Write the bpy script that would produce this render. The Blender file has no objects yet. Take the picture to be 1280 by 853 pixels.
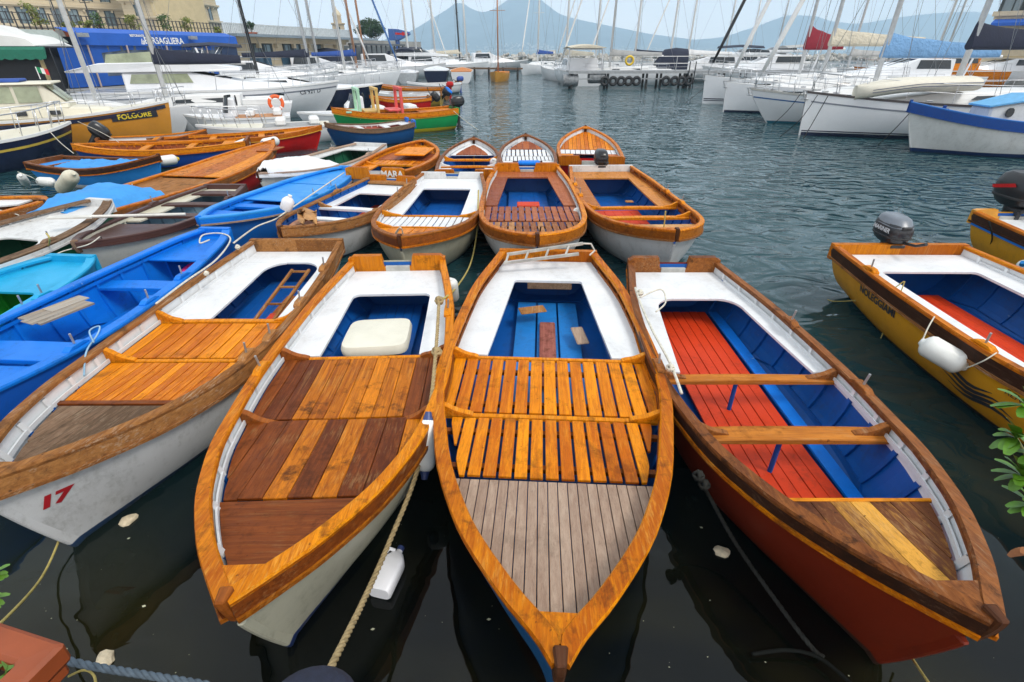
import bpy, bmesh, math, random
from mathutils import Vector, Matrix, noise as mnoise
R = random.Random(7)
PI = math.pi
SC = bpy.context.scene
COL = SC.collection

# ------------------------------------------------------------------ camera
FPX, PITCH, CAMH = 625.0, math.radians(30.2), 2.8
CT, ST = math.cos(PITCH), math.sin(PITCH)
def ray(px, py):
    a, b = (px - 640) / FPX, (426.5 - py) / FPX
    return Vector((a, CT + b * ST, -ST + b * CT))
def at(px, py, z=0.0):
    d = ray(px, py); k = (z - CAMH) / d.z
    return Vector((d.x * k, d.y * k, z))
def dep(px, py, k):
    d = ray(px, py)
    return Vector((d.x * k, d.y * k, CAMH + d.z * k))
cam_d = bpy.data.cameras.new('camera'); cam = bpy.data.objects.new('camera', cam_d); COL.objects.link(cam)
cam.location = (0, 0, CAMH); cam.rotation_euler = (PI / 2 - PITCH, 0, 0)
cam_d.sensor_width = 36; cam_d.lens = 36 * FPX / 1280; cam_d.clip_start = .05; cam_d.clip_end = 20000
SC.camera = cam

# ------------------------------------------------------------------ materials
def nt(name):
    m = bpy.data.materials.new(name); m.use_nodes = True
    n = m.node_tree.nodes; n.clear()
    o = n.new('ShaderNodeOutputMaterial'); p = n.new('ShaderNodeBsdfPrincipled')
    m.node_tree.links.new(p.outputs[0], o.inputs[0])
    return m, m.node_tree, p
def lk(t, a, b): t.links.new(a, b)
def node(t, typ, **kw):
    n = t.nodes.new(typ)
    for k, v in kw.items():
        if k.startswith('i_'):
            key = k[2:]
            n.inputs[int(key) if key.isdigit() else key].default_value = v
        else: setattr(n, k, v)
    return n
def mixc(t, fac, a, b, blend='MIX'):
    n = t.nodes.new('ShaderNodeMix'); n.data_type = 'RGBA'; n.blend_type = blend
    for sock, v in ((n.inputs[0], fac), (n.inputs[6], a), (n.inputs[7], b)):
        if isinstance(v, bpy.types.NodeSocket): t.links.new(v, sock)
        elif isinstance(v, (int, float)): sock.default_value = v
        else: sock.default_value = (*v[:3], 1)
    return n.outputs[2]
def math_n(t, op, a, b=None):
    n = t.nodes.new('ShaderNodeMath'); n.operation = op
    for i, v in enumerate((a, b)):
        if v is None: continue
        if isinstance(v, bpy.types.NodeSocket): t.links.new(v, n.inputs[i])
        else: n.inputs[i].default_value = v
    return n.outputs[0]
def ramp(t, fac, stops):
    n = t.nodes.new('ShaderNodeValToRGB'); e = n.color_ramp.elements
    while len(e) < len(stops): e.new(.5)
    for el, (p, c) in zip(e, stops):
        el.position = p; el.color = (c, c, c, 1) if isinstance(c, (int, float)) else (*c, 1)
    t.links.new(fac, n.inputs[0]); return n.outputs[0]
def coords(t, scale=(1, 1, 1), rnd=True):
    c = node(t, 'ShaderNodeTexCoord'); m = node(t, 'ShaderNodeMapping'); m.inputs['Scale'].default_value = scale
    lk(t, c.outputs['Object'], m.inputs[0])
    if not rnd: return m.outputs[0]
    oi = node(t, 'ShaderNodeObjectInfo'); v = node(t, 'ShaderNodeVectorMath', operation='MULTIPLY_ADD')
    lk(t, oi.outputs['Random'], v.inputs[0]); v.inputs[1].default_value = (37, 53, 71); lk(t, m.outputs[0], v.inputs[2])
    return v.outputs[0]
def noise(t, vec, scale=5, detail=4, rough=.6, dist=0):
    n = node(t, 'ShaderNodeTexNoise'); n.inputs['Scale'].default_value = scale; n.inputs['Detail'].default_value = detail
    n.inputs['Roughness'].default_value = rough; n.inputs['Distortion'].default_value = dist
    lk(t, vec, n.inputs['Vector']); return n.outputs['Fac']
def bump(t, p, h, strength=.3, dist=.01):
    b = node(t, 'ShaderNodeBump'); b.inputs['Strength'].default_value = strength; b.inputs['Distance'].default_value = dist
    lk(t, h, b.inputs['Height']); lk(t, b.outputs[0], p.inputs['Normal'])
MATS = {}
def paint(name, col, rough=.38, wear=.25, dirtcol=(.16, .13, .10), wl=None, wlcol=None, scale=3.0, chips=.0, chipcol=(.45, .42, .36), coat=0.0):
    """painted surface: slight tone drift, dirt blotches, chips; wl = height of a second paint below it (boot top)"""
    if name in MATS: return MATS[name]
    m, t, p = nt(name); v = coords(t)
    n1 = noise(t, v, scale, 6, .65, .4); n2 = noise(t, v, scale * 9, 4, .7)
    vs = coords(t, (5, 5, .5)); n3 = noise(t, vs, 3, 4, .7)
    base = mixc(t, ramp(t, n1, [(.3, 0), (.75, 1)]), col, [c * .82 for c in col])
    if wl is not None:
        c = node(t, 'ShaderNodeTexCoord'); s = node(t, 'ShaderNodeSeparateXYZ'); lk(t, c.outputs['Object'], s.inputs[0])
        zz = math_n(t, 'ADD', s.outputs[2], math_n(t, 'MULTIPLY', math_n(t, 'SUBTRACT', n1, .5), .015))
        base = mixc(t, ramp(t, math_n(t, 'ADD', zz, .5 - wl), [(.496, 0), (.504, 1)]), wlcol, base)
        sl = ramp(t, math_n(t, 'ADD', zz, .5 - .0), [(.49, 1), (.545, 0)])
        base = mixc(t, math_n(t, 'MULTIPLY', sl, .6), base, (.02, .025, .012))
    d = math_n(t, 'MULTIPLY', math_n(t, 'MULTIPLY', n1, n3), n2)
    base = mixc(t, math_n(t, 'MULTIPLY', ramp(t, d, [(.13, 0), (.30, 1)]), wear), base, dirtcol)
    if chips > 0:
        cn = math_n(t, 'ADD', noise(t, v, scale * 4, 9, .78, .8), math_n(t, 'MULTIPLY', math_n(t, 'SUBTRACT', n1, .5), .55))
        base = mixc(t, math_n(t, 'MULTIPLY', ramp(t, cn, [(.80 - chips * .22, 0), (.84 - chips * .22, 1)]), .75), base, chipcol)
    lk(t, base, p.inputs['Base Color'])
    lk(t, ramp(t, n1, [(.2, rough * .8), (.8, min(1, rough * 1.35))]), p.inputs['Roughness'])
    p.inputs['Coat Weight'].default_value = coat; p.inputs['Specular IOR Level'].default_value = .24
    bump(t, p, n2, .12, .004)
    MATS[name] = m; return m
def wood(name, ca, cb, cdark=(.05, .015, .006), rough=.30, worn=.35, wcol=(.55, .33, .14), axis='x', stain=.5, vary=1.0, sc=1.0):
    """varnished timber, grain along one local axis, tone per board (mesh island), dark stains and worn-through varnish"""
    if name in MATS: return MATS[name]
    m, t, p = nt(name)
    scl = {'x': (1.1, 24, 24), 'y': (24, 1.1, 24), 'z': (24, 24, 1.1)}[axis]
    geo = node(t, 'ShaderNodeNewGeometry'); rnd = geo.outputs['Random Per Island']
    vv = node(t, 'ShaderNodeVectorMath', operation='MULTIPLY_ADD')
    lk(t, rnd, vv.inputs[0]); vv.inputs[1].default_value = (91, 57, 33); lk(t, coords(t, [q * sc for q in scl]), vv.inputs[2])
    g = noise(t, vv.outputs[0], 1.6, 6, .62, .6)
    fine = noise(t, vv.outputs[0], 7, 3, .7)
    v0 = coords(t)
    big = noise(t, v0, 2.4, 5, .65, .5)
    med = noise(t, v0, 5 + 7 * ((len(name) * 37 % 11) / 10), 5, .7, .3)
    f = math_n(t, 'ADD', math_n(t, 'SUBTRACT', math_n(t, 'MULTIPLY', g, 1.35), .36), math_n(t, 'MULTIPLY', math_n(t, 'SUBTRACT', rnd, .5), .55 * vary))
    f = math_n(t, 'ADD', f, math_n(t, 'MULTIPLY', math_n(t, 'SUBTRACT', big, .35), .55))
    base = mixc(t, ramp(t, f, [(.18, 0), (.78, 1)]), ca, cb)
    base = mixc(t, math_n(t, 'MULTIPLY', ramp(t, fine, [(.5, 0), (.72, 1)]), .35), base, cdark)
    st = math_n(t, 'MULTIPLY', med, math_n(t, 'ADD', big, .12))
    base = mixc(t, math_n(t, 'MULTIPLY', ramp(t, st, [(.34, 0), (.46, 1)]), stain), base, cdark)
    sp = noise(t, v0, 34, 2, .5)
    base = mixc(t, math_n(t, 'MULTIPLY', ramp(t, sp, [(.70, 0), (.75, 1)]), stain), base, cdark)
    wv = noise(t, vv.outputs[0], 2.6, 5, .7)
    w2 = math_n(t, 'MULTIPLY', wv, math_n(t, 'SUBTRACT', 1.15, big))
    base = mixc(t, math_n(t, 'MULTIPLY', ramp(t, w2, [(.36, 0), (.50, 1)]), worn), base, wcol)
    lk(t, base, p.inputs['Base Color'])
    lk(t, ramp(t, math_n(t, 'ADD', w2, med), [(.5, rough * .75), (1.1, min(1, rough * 1.9))]), p.inputs['Roughness'])
    bump(t, p, math_n(t, 'ADD', fine, math_n(t, 'MULTIPLY', med, .7)), .35, .003)
    p.inputs['Specular IOR Level'].default_value = .11
    MATS[name] = m; return m
def plain(name, col, rough=.5, metal=0.0, var=.15, scale=6, bmp=.15, dist=.004, **kw):
    if name in MATS: return MATS[name]
    m, t, p = nt(name); v = coords(t); n = noise(t, v, scale, 5, .65)
    lk(t, mixc(t, ramp(t, n, [(.3, 0), (.7, 1)]), [c * (1 - var) for c in col], [min(1, c * (1 + var)) for c in col]), p.inputs['Base Color'])
    p.inputs['Roughness'].default_value = rough; p.inputs['Metallic'].default_value = metal
    if 'rope' in name or 'hose' in name: p.inputs['Specular IOR Level'].default_value = .08
    for k, q in kw.items(): p.inputs[k].default_value = q
    if bmp: bump(t, p, noise(t, v, scale * 6, 3, .6), bmp, dist)
    MATS[name] = m; return m

# ------------------------------------------------------------------ meshes
class MB:
    def __init__(s): s.v = []; s.f = []; s.mi = []; s.cur = 0
    def add(s, vs, fs):
        b = len(s.v); s.v += [tuple(q) for q in vs]; s.f += [tuple(b + i for i in f) for f in fs]; s.mi += [s.cur] * len(fs)
    def box(s, x0, x1, y0, y1, z0, z1, M=None):
        vs = [Vector((x, y, z)) for x in (x0, x1) for y in (y0, y1) for z in (z0, z1)]
        if M: vs = [M @ q for q in vs]
        s.add(vs, [(0, 1, 3, 2), (4, 6, 7, 5), (0, 4, 5, 1), (2, 3, 7, 6), (0, 2, 6, 4), (1, 5, 7, 3)])
    def beam(s, a, b, w, h, up=Vector((0, 0, 1))):
        a = Vector(a); b = Vector(b); d = (b - a).normalized(); r = d.cross(up)
        if r.length < 1e-4: r = d.cross(Vector((0, 1, 0)))
        r.normalize(); u = r.cross(d)
        vs = [q + r * (i * w / 2) + u * (j * h / 2) for q in (a, b) for i in (-1, 1) for j in (-1, 1)]
        s.add(vs, [(0, 2, 3, 1), (4, 5, 7, 6), (0, 1, 5, 4), (2, 6, 7, 3), (0, 4, 6, 2), (1, 3, 7, 5)])
    def tube(s, pts, r, n=8, caps=True):
        pts = [Vector(q) for q in pts]; k = len(pts); rs = r if isinstance(r, (list, tuple)) else [r] * k
        rings = []; prev = None
        for i in range(k):
            d = (pts[min(i + 1, k - 1)] - pts[max(i - 1, 0)])
            d = d.normalized() if d.length > 1e-9 else Vector((0, 0, 1))
            if prev is None:
                a = d.cross(Vector((0, 0, 1)));  a = a if a.length > .05 else d.cross(Vector((0, 1, 0)))
            else: a = prev - d * prev.dot(d)
            a.normalize(); prev = a; b = d.cross(a)
            rings.append([pts[i] + (a * math.cos(2 * PI * j / n) + b * math.sin(2 * PI * j / n)) * rs[i] for j in range(n)])
        s.loft(rings, caps)
    def loft(s, rings, caps=True, closed=True):
        n = len(rings[0]); vs = [q for r in rings for q in r]; fs = []
        for i in range(len(rings) - 1):
            for j in range(n if closed else n - 1):
                a, b = i * n + j, i * n + (j + 1) % n; fs.append((a, b, b + n, a + n))
        if caps: fs.append(tuple(range(n - 1, -1, -1))); fs.append(tuple((len(rings) - 1) * n + j for j in range(n)))
        s.add(vs, fs)
    def ring(s, c, rx, ry, n=16, e=2.0, M=None):
        o = []
        for j in range(n):
            a = 2 * PI * j / n; ca, sa = math.cos(a), math.sin(a)
            q = Vector((c[0] + rx * math.copysign(abs(ca) ** (2 / e), ca), c[1] + ry * math.copysign(abs(sa) ** (2 / e), sa), c[2]))
            o.append(M @ q if M else q)
        return o
    def torus(s, c, R0, r, axis='z', n=20, m=8, M=None):
        rings = []
        for i in range(n):
            a = 2 * PI * i / n; rg = []
            for j in range(m):
                b = 2 * PI * j / m; q = Vector(((R0 + r * math.cos(b)) * math.cos(a), (R0 + r * math.cos(b)) * math.sin(a), r * math.sin(b)))
                if axis == 'y': q = Vector((q.x, q.z, q.y))
                if axis == 'x': q = Vector((q.z, q.x, q.y))
                q = q + Vector(c); rg.append(M @ q if M else q)
            rings.append(rg)
        k = len(s.v); vs = [q for r_ in rings for q in r_]; fs = []
        for i in range(n):
            for j in range(m):
                fs.append((i * m + j, ((i + 1) % n) * m + j, ((i + 1) % n) * m + (j + 1) % m, i * m + (j + 1) % m))
        s.add(vs, fs)
    def strip(s, xs, lo, hi, zt, th, cap0=True, cap1=True, axis='x', zb=None):
        """solid strip: along xs (local x), from lo to hi (local y), top zt, thickness th"""
        n = len(xs); vs = []
        for x, l, h, z in zip(xs, lo, hi, zt):
            b = z - th
            vs += [(x, l, z), (x, h, z), (x, h, b), (x, l, b)]
        fs = []
        for i in range(n - 1):
            a = i * 4; fs += [(a, a + 4, a + 5, a + 1), (a + 1, a + 5, a + 6, a + 2), (a + 2, a + 6, a + 7, a + 3), (a + 3, a + 7, a + 4, a)]
        if cap0: fs.append((0, 1, 2, 3))
        if cap1: a = (n - 1) * 4; fs.append((a, a + 3, a + 2, a + 1))
        s.add(vs, fs)
    def build(s, name, mat, parent=None, smooth=False, bev=0, M=None, fix=True, sub=0):
        me = bpy.data.meshes.new(name); me.from_pydata(s.v, [], s.f)
        ms = mat if isinstance(mat, (list, tuple)) else [mat]
        for q in ms: me.materials.append(q)
        if len(ms) > 1: me.polygons.foreach_set('material_index', s.mi)
        if fix:
            bm = bmesh.new(); bm.from_mesh(me); bmesh.ops.recalc_face_normals(bm, faces=bm.faces); bm.to_mesh(me); bm.free()
        if smooth:
            me.polygons.foreach_set('use_smooth', [True] * len(me.polygons))
            if smooth != 'all':
                try: me.set_sharp_from_angle(angle=math.radians(smooth if smooth > 1 else 40))
                except Exception: pass
        me.update()
        o = bpy.data.objects.new(name, me); COL.objects.link(o)
        if M is not None: o.matrix_world = M
        if parent is not None: o.parent = parent
        if bev:
            b = o.modifiers.new('bevel', 'BEVEL'); b.width = bev; b.segments = 1; b.limit_method = 'ANGLE'; b.angle_limit = math.radians(50)
        if sub:
            b = o.modifiers.new('sub', 'SUBSURF'); b.levels = sub; b.render_levels = sub
        return o
def tag(o, label=None, cat=None, group=None, kind=None):
    if label: o['label'] = label
    if cat: o['category'] = cat
    if group: o['group'] = group
    if kind: o['kind'] = kind
    return o
def empty(name, loc, rz=0, label=None, cat=None, group=None):
    o = bpy.data.objects.new(name, None); COL.objects.link(o); o.location = loc; o.rotation_euler = (0, 0, rz); o.empty_display_size = .2
    return tag(o, label, cat, group)
def copy_tree(o, parent=None):
    c = o.copy(); COL.objects.link(c)
    if parent is not None: c.parent = parent
    for ch in list(o.children): copy_tree(ch, c)
    return c
def sm(t): t = max(0., min(1., t)); return t * t * (3 - 2 * t)
def lerp(a, b, t): return a + (b - a) * t
def text_mesh(txt, size, font_bold=0.0, shear=0.0, ext=0.0, align='CENTER'):
    cu = bpy.data.curves.new('lettering', 'FONT'); cu.body = txt; cu.size = size; cu.offset = font_bold; cu.shear = shear
    cu.align_x = align; cu.align_y = 'CENTER'; cu.extrude = ext; cu.resolution_u = 4
    o = bpy.data.objects.new('lettering', cu); COL.objects.link(o)
    dg = bpy.context.evaluated_depsgraph_get(); me = bpy.data.meshes.new_from_object(o.evaluated_get(dg))
    bpy.data.objects.remove(o); bpy.data.curves.remove(cu)
    return [v.co.copy() for v in me.vertices], [tuple(p.vertices) for p in me.polygons]
def lettering(txt, size, fn, mat, parent, **kw):
    vs, fs = text_mesh(txt, size, **kw); b = MB(); b.add([fn(v) for v in vs], fs)
    return b.build('lettering', mat, parent, fix=False)
# ------------------------------------------------------------------ palette
W_OR = wood('varnished_orange', (.38, .085, .002), (.78, .27, .005), stain=.6, worn=.45, wcol=(.78, .42, .08))
W_ORY = wood('varnished_orange_cross', (.42, .10, .002), (.74, .26, .005), axis='y', stain=.5, worn=.3)
W_ORZ = wood('varnished_orange_upright', (.36, .085, .003), (.66, .22, .006), axis='z', stain=.6, worn=.3)
W_SLAT = wood('slat_orange', (.48, .11, .002), (.84, .285, .004), stain=.5, worn=.2, vary=1.0, wcol=(.80,.44,.07))
W_RED = wood('slat_redbrown', (.24, .055, .02), (.42, .12, .035), stain=.4, worn=.25)
W_DK = wood('varnished_dark', (.12, .032, .009), (.34, .095, .014), stain=.6, worn=.25, wcol=(.40, .20, .07), vary=1.25)
W_DKY = wood('varnished_dark_cross', (.085, .020, .005), (.22, .055, .010), axis='y', stain=.6, worn=.2)
W_MIX = wood('deck_mixed', (.13, .028, .004), (.66, .25, .010), stain=.5, worn=.4, vary=1.9, wcol=(.62, .36, .12))
W_DKX = wood('varnished_dark_plank', (.10, .022, .005), (.26, .065, .010), stain=.6, worn=.25, vary=.7)
W_MID = wood('varnished_brown', (.20, .055, .006), (.48, .16, .012), stain=.6, worn=.35, wcol=(.55, .28, .08))
W_THW = wood('thwart_worn', (.24, .065, .010), (.54, .19, .028), axis='y', stain=.6, worn=.4, wcol=(.50, .28, .12), rough=.45)
W_STR = wood('streaked_orange', (.26, .062, .004), (.70, .22, .006), stain=.8, worn=.3, wcol=(.75, .40, .10), vary=.8)
W_PINE = wood('pine_and_mahogany', (.14, .045, .014), (.70, .34, .050), stain=.85, worn=.35, vary=1.9)
W_GREY = wood('teak_grey', (.30, .20, .145), (.46, .335, .25), cdark=(.10, .07, .05), rough=.7, worn=.3, wcol=(.48, .38, .30), vary=.6, stain=.3)
W_WEA = wood('weathered_brown', (.10, .06, .035), (.26, .16, .10), cdark=(.05, .035, .025), rough=.65, worn=.5, wcol=(.36, .27, .19), stain=.5)
W_OLD = wood('old_gunwale', (.20, .075, .02), (.42, .19, .06), cdark=(.05, .03, .02), rough=.55, worn=.6, wcol=(.46, .36, .26), stain=.7)
W_BRN = wood('mahogany_rail', (.13, .038, .010), (.33, .115, .026), cdark=(.025, .010, .005), worn=.45, wcol=(.40, .26, .15), stain=.8)
W_BLK = wood('black_stained_strake', (.035, .014, .008), (.10, .035, .014), cdark=(.01, .006, .004), worn=.25, wcol=(.22, .13, .08))
WHITE = paint('boat_white', (.79, .80, .81), .35, .30, (.30, .27, .22), scale=2.2)
WHITE_W = paint('boat_white_worn', (.70, .70, .69), .45, .5, chips=.5, chipcol=(.35, .30, .24))
BLUE_IN = paint('interior_blue', (.005, .095, .38), .42, .6, (.03, .05, .08), chips=.42, chipcol=(.25, .35, .45))
BLUE_BR = paint('bright_blue', (.003, .185, .72), .40, .55, (.01, .04, .16), chips=.42, chipcol=(.35, .5, .65))
BLUE_LT = paint('light_blue', (.03, .29, .76), .4, .25, (.02, .1, .2))
TURQ = paint('turquoise', (.012, .37, .66), .38, .25, (.02, .12, .2))
RED_FL = paint('floor_red', (.64, .046, .007), .5, .6, (.12, .02, .01), chips=.45, chipcol=(.3, .12, .07))
RED = paint('hull_red', (.52, .012, .012), .33, .3, (.1, .02, .02))
GREEN_IN = paint('interior_green', (.01, .10, .05), .5, .4, (.02, .03, .02))
GREEN_BR = paint('interior_bright_green', (.02, .36, .03), .45, .25, (.02, .1, .02))
GREY_IN = paint('interior_greyblue', (.20, .30, .38), .5, .4, (.1, .12, .14))
BROWN_P = paint('brown_paint', (.085, .040, .034), .4, .3, (.04, .025, .02), chips=.15, chipcol=(.25, .2, .18))
CREAM = paint('cream_paint', (.66, .62, .50), .42, .3)
BLACKP = plain('black_rubber', (.018, .018, .02), .6, var=.3)
STEEL = plain('stainless', (.55, .56, .58), .28, 1.0, .1, bmp=.05)
GALV = plain('galvanised', (.42, .43, .44), .5, .7, .2)
PLATE = plain('plate_grey', (.42, .41, .38), .6, var=.25)
DKMET = plain('dark_metal', (.03, .032, .036), .4, .3, .2)
ROPE_T = plain('rope_tan', (.36, .27, .14), .85, var=.35, scale=30)
ROPE_W = plain('rope_pale', (.62, .59, .50), .8, var=.25, scale=30)
ROPE_G = plain('rope_grey', (.028, .028, .025), .85, var=.35, scale=30)
ROPE_Y = plain('rope_olive', (.45, .36, .12), .8, var=.3, scale=30)
PLASTIC_W = plain('fender_white', (.76, .76, .72), .35, var=.08, scale=4)
FABRIC_C = plain('cushion_cream', (.70, .67, .56), .75, var=.06, bmp=.3)

def pch(tab, s):
    n = len(tab)
    if s <= tab[0][0]: return tab[0][1]
    if s >= tab[-1][0]: return tab[-1][1]
    h = [tab[i + 1][0] - tab[i][0] for i in range(n - 1)]; d = [(tab[i + 1][1] - tab[i][1]) / h[i] for i in range(n - 1)]
    m = [d[0]] + [0 if d[i - 1] * d[i] <= 0 else 2 * d[i - 1] * d[i] / (d[i - 1] + d[i]) for i in range(1, n - 1)] + [d[-1]]
    for i in range(n - 1):
        if s <= tab[i + 1][0]:
            t = (s - tab[i][0]) / h[i]; t2, t3 = t * t, t * t * t
            return (2 * t3 - 3 * t2 + 1) * tab[i][1] + (t3 - 2 * t2 + t) * h[i] * m[i] + (-2 * t3 + 3 * t2) * tab[i + 1][1] + (t3 - t2) * h[i] * m[i + 1]
class Form:
    def __init__(F, L, B, sw=.7, zs=.60, zm=.56, zb=.80, d=.20, rb=.38, rs=.10, tab=None, kst=None, flare=0.0):
        F.L, F.B, F.zs, F.zm, F.zb, F.d, F.rb, F.rs = L, B, zs, zm, zb, d, rb, rs; F.kst = d * .9 if kst is None else kst
        F.flare = flare
        F.tab = tab or [(0, sw), (.28, lerp(sw, 1, .8)), (.50, 1), (.70, .885), (.82, .68), (.92, .37), (.97, .155), (1, .015)]
    def W(F, s): return pch(F.tab, s) * F.B / 2
    def G(F, s):
        return F.zm + (F.zs - F.zm) * (1 - s / .45) ** 2 if s < .45 else F.zm + (F.zb - F.zm) * ((s - .45) / .55) ** 2
    def K(F, s): return -F.d + (F.kst * (1 - s / .45) ** 2 if s < .45 else 0)
    def a(F, s): return .62 + F.flare + .62 * sm((s - .62) / .38)
    def x(F, s, zz):
        return s * F.L - F.L / 2 - F.rb * (max(0, 1 - zz)) ** 1.25 * sm((s - .5) / .5) + F.rs * (1 - zz) * (1 - sm(s / .3))
    def pt(F, s, u, side, off=0.0):
        th = u * PI / 2; zz = 1 - math.cos(th); y = max(0, F.W(s) * max(0, math.sin(th)) ** F.a(s) - off)
        return Vector((F.x(s, zz), side * y, F.K(s) + (F.G(s) - F.K(s)) * zz + (off * (1 - u))))
    def inW(F, x, z, off=.035):
        s = (x + F.L / 2) / F.L
        for _ in range(3):
            sc = min(1, max(0, s)); zz = min(1, max(0, (z - F.K(sc)) / (F.G(sc) - F.K(sc))))
            s = (x + F.L / 2 + F.rb * (1 - zz) ** 1.25 * sm((sc - .5) / .5) - F.rs * (1 - zz) * (1 - sm(sc / .3))) / F.L
        s = min(1, max(0, s)); zz = min(1, max(0, (z - F.K(s)) / (F.G(s) - F.K(s))))
        return max(0, F.W(s) * max(0, math.sin(math.acos(1 - zz))) ** F.a(s) - off)
    def X(F, s): return s * F.L - F.L / 2
    def S(F, x): return (x + F.L / 2) / F.L
    def edge(F, s, off, dz=0.0, side=1):
        """point on the sheer, moved outward by off along the plan normal"""
        e = .004; a = Vector((F.x(max(0, s - e), 1), F.W(max(0, s - e)))); b = Vector((F.x(min(1, s + e), 1), F.W(min(1, s + e))))
        t = (b - a).normalized(); n = Vector((-t.y, t.x)); 
        if n.y < 0: n = -n
        p = Vector((F.x(s, 1), F.W(s))) + n * off
        if p.y < .003: 
            k = 0 if n.y < 1e-6 else (p.y - .003) / n.y
            p = p - n * k
        return Vector((p.x, side * p.y, F.G(s) + dz))
SS = [i / 30 for i in range(25)] + [.82, .84, .86, .88, .90, .92, .935, .95, .962, .974, .984, .992, 1.0]

def plankset(mb, F, s0, s1, n, zf, th=.022, off=.05, gap=.004, ymax=None, nx=8, jit=.0015, ends=0.0, skip=(), alt=()):
    xa, xb = F.X(s0), F.X(s1)
    wmax = max(F.inW(xa + (xb - xa) * i / 10, zf(xa + (xb - xa) * i / 10), off) for i in range(11))
    ym = min(wmax, ymax) if ymax else wmax
    w = 2 * ym / n
    for k in range(n):
        if k in skip: continue
        ya, yb = -ym + k * w + gap / 2, -ym + (k + 1) * w - gap / 2
        dz = R.uniform(-jit, jit); x0, x1 = xa + R.uniform(-ends, ends), xb + R.uniform(-ends, ends)
        xs, lo, hi, zt = [], [], [], []
        for i in range(nx + 1):
            x = x0 + (x1 - x0) * i / nx; z = zf(x); q = F.inW(x, z, off); l, h = max(ya, -q), min(yb, q)
            if h - l > .003: xs.append(x); lo.append(l); hi.append(h); zt.append(z + dz)
        mb.cur = 1 if k in alt else 0
        if len(xs) > 1: mb.strip(xs, lo, hi, zt, th)
def crossplanks(mb, F, s0, s1, n, zf, th=.022, off=.05, gap=.004, jit=.001):
    xa, xb = F.X(s0), F.X(s1); w = (xb - xa) / n
    for k in range(n):
        x0, x1 = xa + k * w + gap / 2, xa + (k + 1) * w - gap / 2; dz = R.uniform(-jit, jit)
        xs = [x0, (x0 + x1) / 2, x1]; q = [F.inW(x, zf(x), off) for x in xs]
        mb.strip(xs, [-v for v in q], q, [zf(x) + dz for x in xs], th)

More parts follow.
